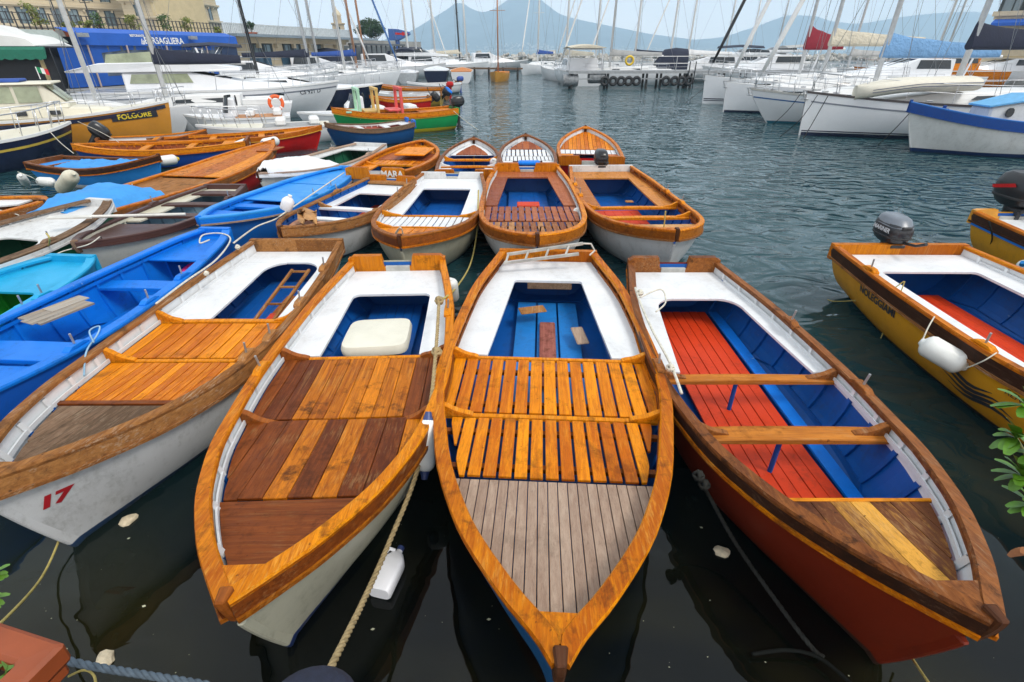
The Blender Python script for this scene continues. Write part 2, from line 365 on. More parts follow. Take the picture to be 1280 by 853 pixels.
def boat(name, label, bow, stern, B, group=None, sw=.7, zs=.60, zm=.56, zb=.80, d=.2, rb=.38, tab=None, hull=None, strake=W_OR, strake_h=.11,
         cap=W_OR, cap_w=.095, lining=BLUE_IN, side=WHITE, ribs=True, rib_n=13, deck_drop=.11, layout=(), transom=W_ORZ, notch=.16, horn=.05, stem=W_BLK,
         pins=(), cat='rowing boat', motor=None, plate=True, detail=1, band=None, loc_z=0.0, roll=0.0, stripe=None):
    bow, stern = Vector(bow[:2]), Vector(stern[:2]); dv = bow - stern; L = dv.length; mid = (bow + stern) / 2
    F = Form(L, B, sw, zs, zm, zb, d, rb, tab=tab)
    T = empty(name, (mid.x, mid.y, loc_z), math.atan2(dv.y, dv.x), label, cat, group); T.rotation_euler.x = roll
    zd = lambda x: F.G(min(1, max(0, F.S(x)))) - deck_drop
    T['_'] = 0; del T['_']
    # hull
    m = MB(); NU = 12
    for sd in (-1, 1):
        rings = [[F.pt(s, u / NU, sd) for u in range(NU + 1)] for s in SS]
        m.loft(rings, False, False)
    a = [F.pt(0, u / NU, -1) for u in range(NU + 1)][::-1] + [F.pt(0, u / NU, 1) for u in range(1, NU + 1)]
    m.add(a, [tuple(range(len(a)))])
    m.build('hull', hull, T, smooth=50)
    # lining
    m = MB(); us = [.0, .22, .34, .45, .55, .64, .72, .80, .87, .93, .985]; dd = deck_drop + .03
    for sd in (-1, 1):
        rings = []
        for s in SS[:-2]:
            rg = []
            for u in us:
                p = F.pt(max(s, .003), u, sd, .03); p.z = max(p.z, .055); rg.append(p)
            rings.append(rg)
        for i in range(len(rings) - 1):
            for j in range(len(us) - 1):
                q = [rings[i][j], rings[i + 1][j], rings[i + 1][j + 1], rings[i][j + 1]]
                zc = sum(v.z for v in q) / 4; m.cur = 1 if zc > zd(q[0].x) - .05 else 0
                m.add(q, [(0, 1, 2, 3)])
    m.cur = 0; a = []
    for sd in (-1, 1):
        pp = [F.pt(.003, u, sd, .03) for u in us]
        for p in pp: p.z = max(p.z, .055)
        a += pp[::-1] if sd < 0 else pp[1:]
    m.add(a, [tuple(range(len(a)))])
    m.build('lining', [lining, side], T, smooth=7)
    # ribs
    if ribs:
        m = MB(); low = {}; first = {}
        for k in range(rib_n):
            s = .06 + .86 * k / (rib_n - 1)
            for sd in (-1, 1):
                pr = []
                for u in (.30, .4, .5, .6, .7, .8, .9, .975):
                    a, b = F.pt(s, u, sd, .028), F.pt(s, u, sd, .052)
                    if a.z < .055: continue
                    pr.append((a, b))
                low.setdefault(sd, []).append(pr[0][0])
                for i in range(len(pr) - 1):
                    hw = .018; m.cur = 1 if (pr[i][0].z + pr[i + 1][0].z) / 2 > zd(pr[i][0].x) - .04 else 0
                    q = []
                    for (a, b) in (pr[i], pr[i + 1]):
                        for dx in (-hw, hw): q += [a + Vector((dx, 0, 0)), b + Vector((dx, 0, 0))]
                    m.add(q, [(1, 3, 7, 5), (0, 1, 5, 4), (2, 6, 7, 3)])
                    if i == 0: first.setdefault(sd, []).append(len(m.v) - 8)
        m.cur = 0   # the bilge stringers that tie the ribs together
        for sd in first:
            q = first[sd]
            for i in range(len(q) - 1): m.f.append((q[i] + 2, q[i + 1], q[i + 1] + 1, q[i] + 3)); m.mi.append(0)
        m.f.append((first[-1][0], first[-1][0] + 1, first[1][0] + 1, first[1][0])); m.mi.append(0)
        m.build('ribs', [lining, side], T)
    # strake and gunwale
    def sweep(mb, prof, s0=0.0, s1=1.0):
        for sd in (-1, 1):
            rings = [[F.edge(s, o, dz, sd) for (o, dz) in prof] for s in SS if s0 <= s <= s1]
            mb.loft(rings)
    if strake:
        m = MB(); sweep(m, [(.022, -.012), (.024, -strake_h * .45), (.020, -strake_h), (-.012, -strake_h - .004), (-.012, -.012)])
        m.build('rub_strake', strake, T, smooth=35)
        m = MB(); sweep(m, [(.034, -strake_h + .012), (.034, -strake_h - .012), (-.01, -strake_h - .016), (-.01, -strake_h + .012)])
        m.build('rub_bead', band or strake, T, smooth=35)
    if stripe:
        m = MB(); sweep(m, [(.009, -strake_h - .02), (.009, -strake_h - .05), (-.01, -strake_h - .05), (-.01, -strake_h - .02)])
        m.build('painted_stripe', stripe, T)
    m = MB(); sweep(m, [(.026, 0), (.019, .015), (-cap_w + .036, .017), (-cap_w + .028, .004), (-cap_w + .028, -.022), (.023, -.020)])
    m.build('gunwale', cap, T, smooth=30)
    if detail and side is not None:
        m = MB(); sweep(m, [(-.050, -deck_drop + .028), (-.050, -deck_drop - .008), (-.062, -deck_drop - .008), (-.062, -deck_drop + .028)], .04, .93)
        m.build('side_stringer', side, T)
    # stem
    def stem_piece(nm, mt, z0, z1, ws):
        m = MB(); rg = []
        for i in range(9):
            zz = lerp(z0, z1, i / 8); z = F.K(1) + (F.G(1) - F.K(1)) * zz; x = F.x(1, min(1, zz))
            rg.append([(x - .05, -ws, z), (x + .03, -ws * .7, z), (x + .03, ws * .7, z), (x - .05, ws, z)])
        m.loft([[Vector(q) for q in r_] for r_ in rg]); return m.build(nm, mt, T, bev=.008)
    stem_piece('stem_post', hull, 0, .80, .024); stem_piece('stem_head', stem, .85, 1.035, .030)
    # breasthook
    m = MB(); xs, lo, hi, zt = [], [], [], []
    for s in (.962, .972, .982, .99): w = max(.004, F.W(s) - .03); xs.append(F.X(s) - .02); lo.append(-w); hi.append(w); zt.append(F.G(s) + .012)
    m.strip(xs, lo, hi, zt, .03); m.build('breasthook', cap, T)
    # transom board
    if transom:
        m = MB(); w = F.W(0) + .025; ys = [-1, -.985, -.93, -.8, -.55]; ny = notch / w
        ys = [-1, -.97, -.9, -.7, -.45]; ys = [q for q in ys if q < -ny - .08] + [-ny - .05, -ny, -ny * .5]
        ys = ys + [0] + [-q for q in ys[::-1]]; rg = []
        for q in ys:
            y = q * w; aq = abs(q); top = F.zs + .024 + (horn if ny + .04 < aq < .95 else (horn * .4 if aq >= .95 else -.085 if aq <= ny else horn * .2))
            if not notch: top = F.zs + .026
            rg.append([(F.X(0) - .028, y, top), (F.X(0) + .05, y, top), (F.X(0) + .05, y, F.zs - .17), (F.X(0) - .028, y, F.zs - .17)])
        m.loft([[Vector(q) for q in r_] for r_ in rg]); tb = m.build('transom', transom, T, smooth=25)
        if plate and notch:
            m = MB(); m.box(F.X(0) - .034, F.X(0) + .058, -notch * .9, notch * .9, F.zs - .15, F.zs - .055); m.build('motor_plate', PLATE, tb, bev=.004)
    # layout
    for it in layout:
        kind, o = it[0], dict(it[1])
        dr = o.get('drop', 0); zf = (lambda x, q=dr: zd(x) - q)
        if kind == 'bench':
            m = MB(); s0, sb, s1 = o['s']; xb = F.X(sb); xe = F.X(s1); w0, w1, rr = o.get('w0', .42), o.get('w1', .43), o.get('r', .08); th = .028; sh = o.get('shift', 0)
            xs = [F.X(s0) + (xb - F.X(s0)) * i / 4 for i in range(5)]; q = [F.inW(x, zf(x), .045) for x in xs]
            m.strip(xs, [-v for v in q], q, [zf(x) for x in xs], th)
            xs = [xb + rr * (1 - math.cos(PI / 2 * i / 7)) for i in range(8)] + [xb + rr + (xe - xb - rr) * i / 8 for i in range(1, 9)]
            q = [F.inW(x, zf(x), .045) for x in xs]
            wi = [lerp(w0, w1, (x - xb) / (xe - xb)) - rr * .9 * (1 - math.sqrt(max(0, 1 - (1 - min(1, (x - xb) / rr)) ** 2))) for x in xs]
            for sd in (1, -1):
                a = [max(.01, v + sd * sh) for v in wi]; a = [min(v, h - .05) for v, h in zip(a, q)]
                if sd > 0: m.strip(xs, a, q, [zf(x) for x in xs], th)
                else: m.strip(xs, [-v for v in q], [-v for v in a], [zf(x) for x in xs], th)
            # back filler between the rounded corners
            mid_ = [(x, -max(.01, wi[0] - sh), max(.01, wi[0] + sh)) for x in (xb - .03, xb)]
            m.build('stern_bench', o['mat'], T, smooth=30, bev=.004)
            if o.get('skirt'):
                m = MB(); zt = zf(xb) - .028; m.box(xb - .02, xb, -min(w0, .5) , min(w0, .5), .12, zt - .002); m.build('bench_front', o['skirt'], T)
        elif kind in ('slats', 'deck', 'floor', 'cross'):
            m = MB()
            if kind == 'floor':
                z0 = o.get('z', .13); zf = lambda x, z0=z0: z0 + .06 * sm((F.S(x) - .6) / .3)
            if kind == 'cross': crossplanks(m, F, o['s'][0], o['s'][1], o['n'], zf, gap=o.get('gap', .004))
            else: plankset(m, F, o['s'][0], o['s'][1], o['n'], zf, gap=o.get('gap', .004), off=o.get('off', .07), ymax=o.get('ymax'), nx=o.get('nx', 8 if kind != 'deck' else 26), jit=o.get('jit', .002), ends=o.get('ends', .004 if kind == 'slats' else 0), skip=o.get('skip', ()), alt=o.get('alt', ()))
            nm = o.get('name', {'slats': 'slatted_deck', 'deck': 'foredeck', 'floor': 'floorboards', 'cross': 'foredeck'}[kind])
            ob = m.build(nm, [o['mat'], o['mat2']] if 'mat2' in o else o['mat'], T, bev=.003 if detail else 0)
            if o.get('label'): ob['label'] = o['label']
            if kind != 'floor' and o.get('under', kind == 'slats'):
                m = MB(); xa, xc = F.X(o['s'][0]), F.X(o['s'][1])
                for f_ in (.2, .8):
                    x = lerp(xa, xc, f_); q = F.inW(x, zf(x) - .04, .05); m.box(x - .02, x + .02, -q, q, zf(x) - .055, zf(x) - .0235)
                m.build('deck_bearer', W_DK, T)
        elif kind in ('thwart', 'beam'):
            m = MB(); x = F.X(o['s']); hw = o.get('w', .05 if kind == 'beam' else .085); z = zf(x) + o.get('up', .004); q = F.inW(x, z, .045)
            n = 9; ys = [-q + 2 * q * i / (n - 1) for i in range(n)]; cr = o.get('crown', .012); th = o.get('th', .035)
            m.loft([[Vector((x - hw, y, z + cr * (1 - (y / q) ** 2))), Vector((x + hw, y, z + cr * (1 - (y / q) ** 2))), Vector((x + hw, y, z - th)), Vector((x - hw, y, z - th))] for y in ys])
            tw = m.build('thwart' if kind == 'thwart' else 'cross_beam', o['mat'], T, bev=.006)
            if o.get('knees', True):
                for sd in (-1, 1):
                    m = MB(); top = F.G(o['s']) - .004; qq = F.inW(x, top, .035); sp = o.get('span', .22); rg = []
                    for i in range(7):
                        f_ = i / 6; y = q - sp * f_ if i else qq
                        zt = z + .012 + (top - z - .012) * (1 - f_) ** 2.2 + .012 * (1 if 0 < i < 6 else 0)
                        rg.append([Vector((x - .024, sd * y, zt)), Vector((x + .024, sd * y, zt)), Vector((x + .024, sd * y, z - .01)), Vector((x - .024, sd * y, z - .01))])
                    m.loft(rg); m.build('knee', o.get('kmat', o['mat']), tw, bev=.004)
            if o.get('post'):
                m = MB(); m.tube([(x, o.get('py', 0), .12), (x, o.get('py', 0), z - th)], .018, 8); m.build('post', o['post'], tw)
        elif kind == 'hatch':
            m = MB(); x0, x1 = F.X(o['s'][0]), F.X(o['s'][1]); zz = zd((x0 + x1) / 2)
            m.box(x0, x1, o['y'][0], o['y'][1], zz + o.get('dz', .0), zz + o.get('dz', .0) + o.get('h', .05)); ob = m.build(o.get('name', 'hatch_cover'), o['mat'], T, bev=.012)
        elif kind == 'loose':
            m = MB(); m.box(-o['l'] / 2, o['l'] / 2, -o['w'] / 2, o['w'] / 2, 0, o['h'])
            M = Matrix.Translation((F.X(o['s']), o['y'], o['z'])) @ Matrix.Rotation(o.get('rot', 0), 4, 'Z') @ Matrix.Rotation(o.get('tilt', 0), 4, 'Y')
            m.v = [tuple(M @ Vector(v)) for v in m.v]; m.build(o['name'], o['mat'], T, bev=o.get('bev', .01), smooth=0)
    # thole pins
    for (s, sd) in pins:
        m = MB(); e = F.edge(s, -.03, .015, sd); m.tube([e, e + Vector((.01, sd * .012, .13))], .009, 8)
        pn = m.build('oarlock_pin', GALV, T)
        m = MB(); z0 = e.z + .003; m.strip([e.x - .11, e.x - .06, e.x + .06, e.x + .11], [e.y - .033] * 4, [e.y + .033] * 4, [z0 + .006, z0 + .03, z0 + .03, z0 + .006], .03)
        m.build('oarlock_pad', cap, pn, bev=.004)
    if motor: outboard(T, F.X(0) - .03, motor.get('y', 0), F.zs - .05, **{k: v for k, v in motor.items() if k != 'y'})
    T_F[T.name] = F
    return T, F
T_F = {}
COWL_G = plain('cowling_grey', (.020, .021, .025), .3, .0, .15, bmp=.03)
COWL_B = plain('cowling_black', (.012, .012, .014), .28, .0, .2, bmp=.03)
def outboard(T, x, y, z, mat=None, top=None, s=1.0, tilt=0.0, text=None, stripe=None, rz=0.0):
    """outboard motor clamped on a transom; aft is local -x"""
    mat = mat or COWL_B
    o = bpy.data.objects.new('outboard_motor', None); COL.objects.link(o); o.parent = T; o.location = (x, y, z); o.rotation_euler = (0, tilt, rz); o.scale = (s, s, s); o.empty_display_size = .1
    m = MB(); m.box(-.03, .075, -.10, -.06, -.20, .05); m.box(-.03, .075, .06, .10, -.20, .05); m.box(-.09, .09, -.09, .09, .03, .07); m.box(.04, .075, -.1, .1, -.17, -.12)
    m.tube([(.07, -.08, -.1), (.14, -.08, -.1)], .012, 6); m.tube([(.07, .08, -.1), (.14, .08, -.1)], .012, 6)
    m.build('bracket', DKMET, o, bev=.006)
    m = MB(); m.loft([m.ring((-.12, 0, q), a, b, 14, 2.6) for q, a, b in ((.12, .09, .07), (0, .075, .06), (-.2, .06, .05), (-.55, .055, .04), (-.58, .10, .045), (-.60, .10, .03))])
    m.loft([m.ring((-.16, 0, q), a, b, 12, 2.2) for q, a, b in ((-.60, .09, .03), (-.66, .15, .055), (-.72, .15, .055), (-.76, .08, .02), (-.9, .05, .008))])
    m.build('drive_leg', mat, o, smooth=40)
    m = MB(); m.loft([m.ring((cx, 0, q), a, b, 20, e) for cx, q, a, b, e in ((-.10, .07, .15, .11, 2.6), (-.10, .10, .20, .135, 3), (-.105, .16, .235, .150, 3.2), (-.11, .23, .245, .152, 3.4), (-.115, .30, .23, .145, 3.2), (-.13, .365, .19, .12, 3), (-.14, .39, .14, .09, 2.8), (-.145, .395, .05, .04, 2.4))])
    cw = m.build('cowling', mat, o, smooth=30)
    m = MB(); m.loft([m.ring((-.103, 0, q), a, b, 20, 3.1) for q, a, b in ((.145, .232, .1505), (.15, .243, .157), (.165, .243, .157), (.17, .236, .1515))], caps=False); m.build('seam_band', BLACKP, cw, smooth=40)
    m = MB(); m.box(.10, .135, -.06, .06, .27, .31); m.build('grip_recess', BLACKP, cw, bev=.008)
    if top:
        m = MB(); m.loft([m.ring((cx, 0, q), a, b, 20, 3) for cx, q, a, b in ((-.112, .285, .238, .149), (-.13, .371, .194, .123), (-.141, .397, .143, .092), (-.146, .402, .05, .04))]); m.build('cowling_top', top, cw, smooth=40)
    m = MB(); m.tube([(.08, .05, .1), (.28, .06, .13), (.42, .06, .20)], [.018, .016, .02], 8); m.build('tiller', BLACKP, o, smooth=40)
    if text:
        for sd in (-1, 1):
            lettering(text, .075, lambda v, sd=sd: Vector((-.11 - sd * v.x, sd * (.1535 - .0), .235 + v.y)), plain('decal_pale', (.6, .62, .65), .4, bmp=0), cw, font_bold=.002, shear=.2)
    if stripe:
        m = MB()
        for sd in (-1, 1): m.add([(-.30, sd * .155, .24), (-.05, sd * .156, .30), (-.02, sd * .156, .27), (-.28, sd * .156, .21)], [(0, 1, 2, 3)])
        m.build('decal', stripe, cw)
    return o
def hull_text(T, F, txt, s, z, size, side, mat, off=-.006, **kw):
    xc = F.X(s)
    def fn(v):
        x = xc - side * v.x; zz = z + v.y + kw_slope * (x - xc)
        return Vector((x, side * (F.inW(x, zz, off)), zz))
    kw_slope = kw.pop('slope', 0)
    return lettering(txt, size, fn, mat, T, **kw)
# ------------------------------------------------------------------ sky, sun, air, water
w = bpy.data.worlds.new('World'); SC.world = w; w.use_nodes = True
t = w.node_tree; t.nodes.clear()
out = node(t, 'ShaderNodeOutputWorld'); bg = node(t, 'ShaderNodeBackground'); lk(t, bg.outputs[0], out.inputs[0])
SUN_EL, SUN_AZ = math.radians(52), math.radians(128)   # azimuth clockwise from +Y
sky = node(t, 'ShaderNodeTexSky', sky_type='NISHITA', sun_disc=False); sky.sun_elevation = SUN_EL; sky.sun_rotation = SUN_AZ; sky.air_density = 1.0; sky.dust_density = 1.5
tc = node(t, 'ShaderNodeTexCoord'); mp = node(t, 'ShaderNodeMapping'); mp.inputs['Scale'].default_value = (1, 1, 3.2); lk(t, tc.outputs['Generated'], mp.inputs[0])
cl = noise(t, mp.outputs[0], 2.3, 7, .58, .3)
cl2 = noise(t, mp.outputs[0], 5.5, 6, .6, .2)
sp = node(t, 'ShaderNodeSeparateXYZ'); lk(t, tc.outputs['Generated'], sp.inputs[0])
cov = math_n(t, 'ADD', math_n(t, 'MULTIPLY', cl, .9), math_n(t, 'MULTIPLY', math_n(t, 'SUBTRACT', .0, sp.outputs[0]), .35))
fac = ramp(t, cov, [(.20, .80), (.55, .98)])
cloud = mixc(t, ramp(t, cl2, [(.3, 0), (.7, 1)]), (6.6, 6.9, 7.2), (8.8, 8.9, 9.0))
low = ramp(t, sp.outputs[2], [(.0, 1), (.30, 0)])
cloud = mixc(t, low, cloud, (15.4, 14.6, 14.2))
lk(t, mixc(t, fac, sky.outputs[0], cloud), bg.inputs['Color']); bg.inputs['Strength'].default_value = .092
sl = bpy.data.lights.new('sun', 'SUN'); so = bpy.data.objects.new('sun', sl); COL.objects.link(so)
sl.energy = 1.5; sl.angle = math.radians(16); sl.color = (1, .95, .87)
so.rotation_euler = (PI / 2 - SUN_EL, 0, PI - SUN_AZ)   # light comes from the sun's azimuth
sd_ = Vector((math.sin(SUN_AZ) * math.cos(SUN_EL), math.cos(SUN_AZ) * math.cos(SUN_EL), math.sin(SUN_EL)))
so.rotation_euler = sd_.to_track_quat('Z', 'Y').to_euler()
vs_ = SC.view_settings; vs_.view_transform = 'Standard'; vs_.look = 'None'; vs_.exposure = .68; vs_.gamma = 1; vs_.use_curve_mapping = False
SC.cycles.max_bounces = 6; SC.cycles.diffuse_bounces = 2; SC.cycles.glossy_bounces = 3; SC.cycles.transmission_bounces = 3; SC.cycles.transparent_max_bounces = 6; SC.cycles.volume_bounces = 2
SC.cycles.caustics_reflective = False; SC.cycles.caustics_refractive = False

m_, t, p = nt('harbour_water')
v = coords(t, (1, 1, 1), False)
c = node(t, 'ShaderNodeTexCoord'); s = node(t, 'ShaderNodeSeparateXYZ'); lk(t, c.outputs['Object'], s.inputs[0])
murk = noise(t, v, .55, 5, .6, .6)
lk(t, mixc(t, ramp(t, murk, [(.45, 0), (.75, 1)]), (.0020, .0050, .0058), (.012, .0135, .0052)), p.inputs['Base Color'])
p.inputs['Roughness'].default_value = .025; p.inputs['IOR'].default_value = 1.333
rot = node(t, 'ShaderNodeMapping'); rot.inputs['Rotation'].default_value = (0, 0, .35); rot.inputs['Scale'].default_value = (.9, 1.3, 1); lk(t, c.outputs['Object'], rot.inputs[0])
n1 = noise(t, rot.outputs[0], 1.3, 1.0, .4, 1.8)
n2 = noise(t, rot.outputs[0], 3.0, 1, .5, 1.0)
n3 = noise(t, rot.outputs[0], .28, 2, .5, .3)
# the basin is sheltered between the moored boats and livelier out in the fairway
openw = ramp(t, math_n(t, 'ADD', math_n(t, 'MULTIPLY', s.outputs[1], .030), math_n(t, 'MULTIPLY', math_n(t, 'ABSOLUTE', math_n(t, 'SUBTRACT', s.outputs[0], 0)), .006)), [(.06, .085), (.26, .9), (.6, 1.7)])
patch = ramp(t, noise(t, v, .10, 3, .5), [(.35, .55), (.65, 1.15)])
h = math_n(t, 'ADD', math_n(t, 'MULTIPLY', n1, .115), math_n(t, 'ADD', math_n(t, 'MULTIPLY', n2, .010), math_n(t, 'MULTIPLY', n3, .14)))
lk(t, mixc(t, ramp(t, openw, [(.1, 0), (.8, 1)]), mixc(t, ramp(t, murk, [(.45, 0), (.75, 1)]), (.0022, .0032, .0030), (.018, .017, .005)), (.016, .056, .066)), p.inputs['Base Color'])  # same mask paints boats' shade and dark quay reflection into the near water colour
h = math_n(t, 'MULTIPLY', h, math_n(t, 'MULTIPLY', openw, patch))
b = node(t, 'ShaderNodeBump'); b.inputs['Strength'].default_value = 1.0; b.inputs['Distance'].default_value = 1.0; lk(t, h, b.inputs['Height']); lk(t, b.outputs[0], p.inputs['Normal'])
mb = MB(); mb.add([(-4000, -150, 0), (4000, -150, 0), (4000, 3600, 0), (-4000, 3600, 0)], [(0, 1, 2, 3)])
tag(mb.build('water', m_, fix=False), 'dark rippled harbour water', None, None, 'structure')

# haze: one closed box of thin air round the whole scene
mh = bpy.data.materials.new('haze_air'); mh.use_nodes = True; t = mh.node_tree; t.nodes.clear()
o_ = node(t, 'ShaderNodeOutputMaterial'); pv = node(t, 'ShaderNodeVolumePrincipled'); lk(t, pv.outputs[0], o_.inputs['Volume'])
pv.inputs['Color'].default_value = (.62, .83, 1.0, 1); pv.inputs['Density'].default_value = .00044; pv.inputs['Anisotropy'].default_value = .0
mb = MB(); mb.box(-4100, 4100, -200, 3700, -1.2, 480)
tag(mb.build('haze', mh), 'pale blue haze over the bay', None, None, 'stuff')
# ------------------------------------------------------------------ the hire boats (rows of varnished wooden boats)
HW = paint('hull_white', (.66, .67, .68), .38, .6, (.2, .2, .18), wl=.05, wlcol=(.02, .05, .12), scale=2)
HB = paint('hull_beige', (.46, .45, .35), .38, .6, (.16, .15, .11), wl=.05, wlcol=(.01, .03, .13), scale=2)
HBL = paint('hull_blue', (.012, .10, .26), .35, .3, (.02, .04, .06), wl=.10, wlcol=(.22, .02, .012), scale=2)
HRB = paint('hull_redbrown', (.19, .021, .006), .36, .3, (.06, .02, .012), wl=.04, wlcol=(.05, .02, .015), scale=2)
HYE = paint('hull_yellow', (.68, .31, .014), .35, .35, (.18, .1, .03), wl=.05, wlcol=(.012, .02, .035), scale=2)
T_RED = plain('lettering_red', (.42, .012, .02), .5, var=.2, bmp=0)
T_DK = plain('lettering_dark', (.02, .025, .035), .5, var=.2, bmp=0)
T_YE = plain('lettering_yellow', (.72, .55, .03), .5, var=.1, bmp=0)
T_WH = plain('lettering_white', (.78, .78, .75), .5, var=.05, bmp=0)
FR = 'varnished hire boats moored in rows'
bp = lambda px, py, z: at(px, py, z)
def ends(bow, l, r, zb=.86, zs=.62):
    return at(*bow, zb), (at(*l, zs) + at(*r, zs)) / 2
# seventeen
b_, s_ = Vector((-2.85, 1.88)), Vector((-2.87, 6.44))
B17, F17 = boat('rowing_boat', 'white hulled varnished boat with a red 17 on its bow', b_, s_, 1.47, FR, hull=HW, strake=W_OLD, strake_h=.13, cap=W_OLD, cap_w=.075, lining=BLUE_IN, sw=.8, zb=.84, deck_drop=.13, notch=0, horn=0, transom=W_OLD,
    pins=((.20, 1), (.40, 1), (.56, 1), (.64, 1)), layout=(
    ('bench', dict(s=(.012, .09, .425), w0=.33, w1=.34, r=.28, mat=WHITE, shift=.12)),
    ('beam', dict(s=.432, mat=W_OR, w=.03)), ('slats', dict(s=(.442, .59), n=11, gap=.012, mat=W_SLAT)), ('beam', dict(s=.60, mat=W_OR, w=.022, crown=.002, up=0)),
    ('slats', dict(s=(.61, .745), n=17, gap=.006, mat=W_SLAT, name='plank_deck')), ('deck', dict(s=(.762, .965), n=5, gap=.0015, mat=W_WEA, jit=.0005)),
    ('cross', dict(s=(.748, .760), n=1, mat=W_DKY, drop=-.012, name='deck_edge')), ('floor', dict(s=(.06, .42), n=6, mat=BLUE_IN, ymax=.34)), ('loose', dict(name='red_board', s=.36, y=.30, z=.20, l=.5, w=.34, h=.03, mat=RED_FL)), ('loose', dict(name='brown_board', s=.24, y=.2, z=.17, l=.5, w=.2, h=.02, mat=W_DK))))
hull_text(B17, F17, '17', .950, .475, .125, 1, T_RED, font_bold=.007, shear=.15, slope=.12)
m = MB()
for y in (-.07, .13): m.beam((F17.X(.17), y + .28, .50), (F17.X(.43), y + .2, .30), .03, .025)
for k in range(4): f_ = k / 3.3; m.beam((F17.X(.18 + .24 * f_), .22 - .08 * f_, .495 - .18 * f_), (F17.X(.18 + .24 * f_), .42 - .08 * f_, .495 - .18 * f_), .02, .02)
M_ = B17.matrix_world
ld = m.build('boarding_ladder', W_OLD); ld.location = B17.location; ld.rotation_euler = B17.rotation_euler
tag(ld, 'short wooden ladder lying inside the white boat marked 17', 'ladder')
# beige hull
b_, s_ = ends((276, 745), (440, 325), (553, 322))
BBE, FBE = boat('rowing_boat', 'beige hulled varnished boat with dark planks and a cream cushion in its stern', b_, s_, 1.53, FR, hull=HB, strake=W_DKX, strake_h=.115, cap=W_OR, cap_w=.084, band=W_MID, sw=.72, zb=.82, deck_drop=.115, pins=((.30, 1), (.52, -1)), stem=W_DK, layout=(
    ('bench', dict(s=(.012, .15, .43), w0=.42, w1=.44, r=.08, mat=WHITE, shift=.03)), ('beam', dict(s=.437, mat=W_OR, w=.02, knees=True, kmat=W_DK, up=-.002, crown=0)),
    ('slats', dict(s=(.444, .636), n=12, gap=.004, mat=W_DKX, mat2=W_STR, alt=(3, 4, 5, 6, 7, 8, 9), name='plank_deck', under=False)), ('beam', dict(s=.640, mat=W_DK, w=.02, kmat=W_DK, up=-.030, crown=0)),
    ('slats', dict(s=(.640, .822), n=9, gap=.004, mat=W_DKX, mat2=W_STR, alt=(3, 5, 8), name='plank_deck', under=False)), ('cross', dict(s=(.826, .955), n=1, mat=W_DKY)), ('floor', dict(s=(.06, .5), n=6, mat=BLUE_IN, ymax=.3))))
m = MB(); m.loft([m.ring((0, 0, z), a * 1.22, b * 1.42, 24, 6) for z, a, b in ((0, .27, .20), (.012, .285, .215), (.06, .29, .22), (.10, .28, .21), (.112, .25, .185))])
cu = m.build('seat_cushion', FABRIC_C, smooth=35); cu.matrix_world = Matrix.Translation(BBE.location) @ Matrix.Rotation(BBE.rotation_euler.z, 4, 'Z') @ Matrix.Translation((FBE.X(.335), .02, .335)) @ Matrix.Rotation(.06, 4, 'Z') @ Matrix.Rotation(-.10, 4, 'Y')
tag(cu, 'cream padded cushion lying in the stern of the beige hulled boat', 'cushion')
m = MB(); m.box(-.24, .24, -.2, .2, .13, .33)
bx = m.build('seat_box', BLUE_IN, BBE, bev=.01); bx.location = (FBE.X(.335), .02, 0)
# slatted boat with grey foredeck
b_, s_ = ends((701, 826), (625, 313), (745, 313))
BSL, FSL = boat('rowing_boat', 'varnished boat with orange slatted decks and a grey planked foredeck', b_, s_, 1.80, FR, tab=[(0, .65), (.25, .92), (.52, 1), (.73, .80), (.85, .56), (.94, .255), (.98, .08), (1, .015)], hull=HBL, strake=None, cap=W_OR, cap_w=.092, sw=.68, zb=.84, deck_drop=.105, pins=(), notch=0, horn=0, side=W_DK, stem=W_BLK, layout=(
    ('bench', dict(s=(.012, .125, .45), w0=.385, w1=.55, r=.03, mat=WHITE)), ('beam', dict(s=.458, mat=W_OR, w=.018, crown=.003, up=0)),
    ('slats', dict(s=(.464, .618), n=15, gap=.018, mat=W_SLAT, off=.06)), ('beam', dict(s=.626, mat=W_OR, w=.02, crown=.003, up=0)),
    ('slats', dict(s=(.633, .758), n=15, gap=.018, mat=W_SLAT, off=.10)), ('deck', dict(s=(.765, .985), n=21, gap=.005, mat=W_GREY, off=.045, jit=.0008)),
    ('floor', dict(s=(.10, .5), n=3, mat=paint('floor_blue_worn', (.012, .19, .56), .5, .5, (.05, .06, .07), chips=.3, chipcol=(.3, .4, .45)), ymax=.36, gap=.02)), ('loose', dict(name='keel_board', s=.34, y=.0, z=.155, l=1.25, w=.17, h=.02, mat=wood('old_red_board', (.2, .05, .04), (.34, .12, .09), rough=.7))),
    ('loose', dict(name='stern_board', s=.115, y=.02, z=.36, l=.10, w=.52, h=.09, mat=W_WEA)), ('loose', dict(name='loose_board', s=.20, y=-.17, z=.27, l=.16, w=.30, h=.02, rot=.3, mat=W_OLD)), ('loose', dict(name='loose_board', s=.30, y=.33, z=.24, l=.3, w=.13, h=.02, rot=.2, tilt=.1, mat=W_GREY))))
m = MB(); a, b = Vector((-1.01, -.47, .735)), Vector((.0, 0, 0))
lx = FSL.X(.045)
for q in ((0, .0), (0, .0)): pass
m.beam((lx + .06, -.50, .66), (lx - .10, .42, .76), .035, .03); m.beam((lx + .24, -.52, .62), (lx + .10, .36, .70), .035, .03)
for f_ in (.02, .28, .55, .82): m.beam((lx + .06 - .16 * f_, -.50 + .92 * f_, .66 + .1 * f_), (lx + .24 - .14 * f_, -.52 + .88 * f_, .62 + .08 * f_), .022, .022)
m.tube([(lx - .10, .42, .76), (lx - .12, .52, .75), (lx - .02, .56, .70), (lx + .03, .5, .66)], .012, 6)
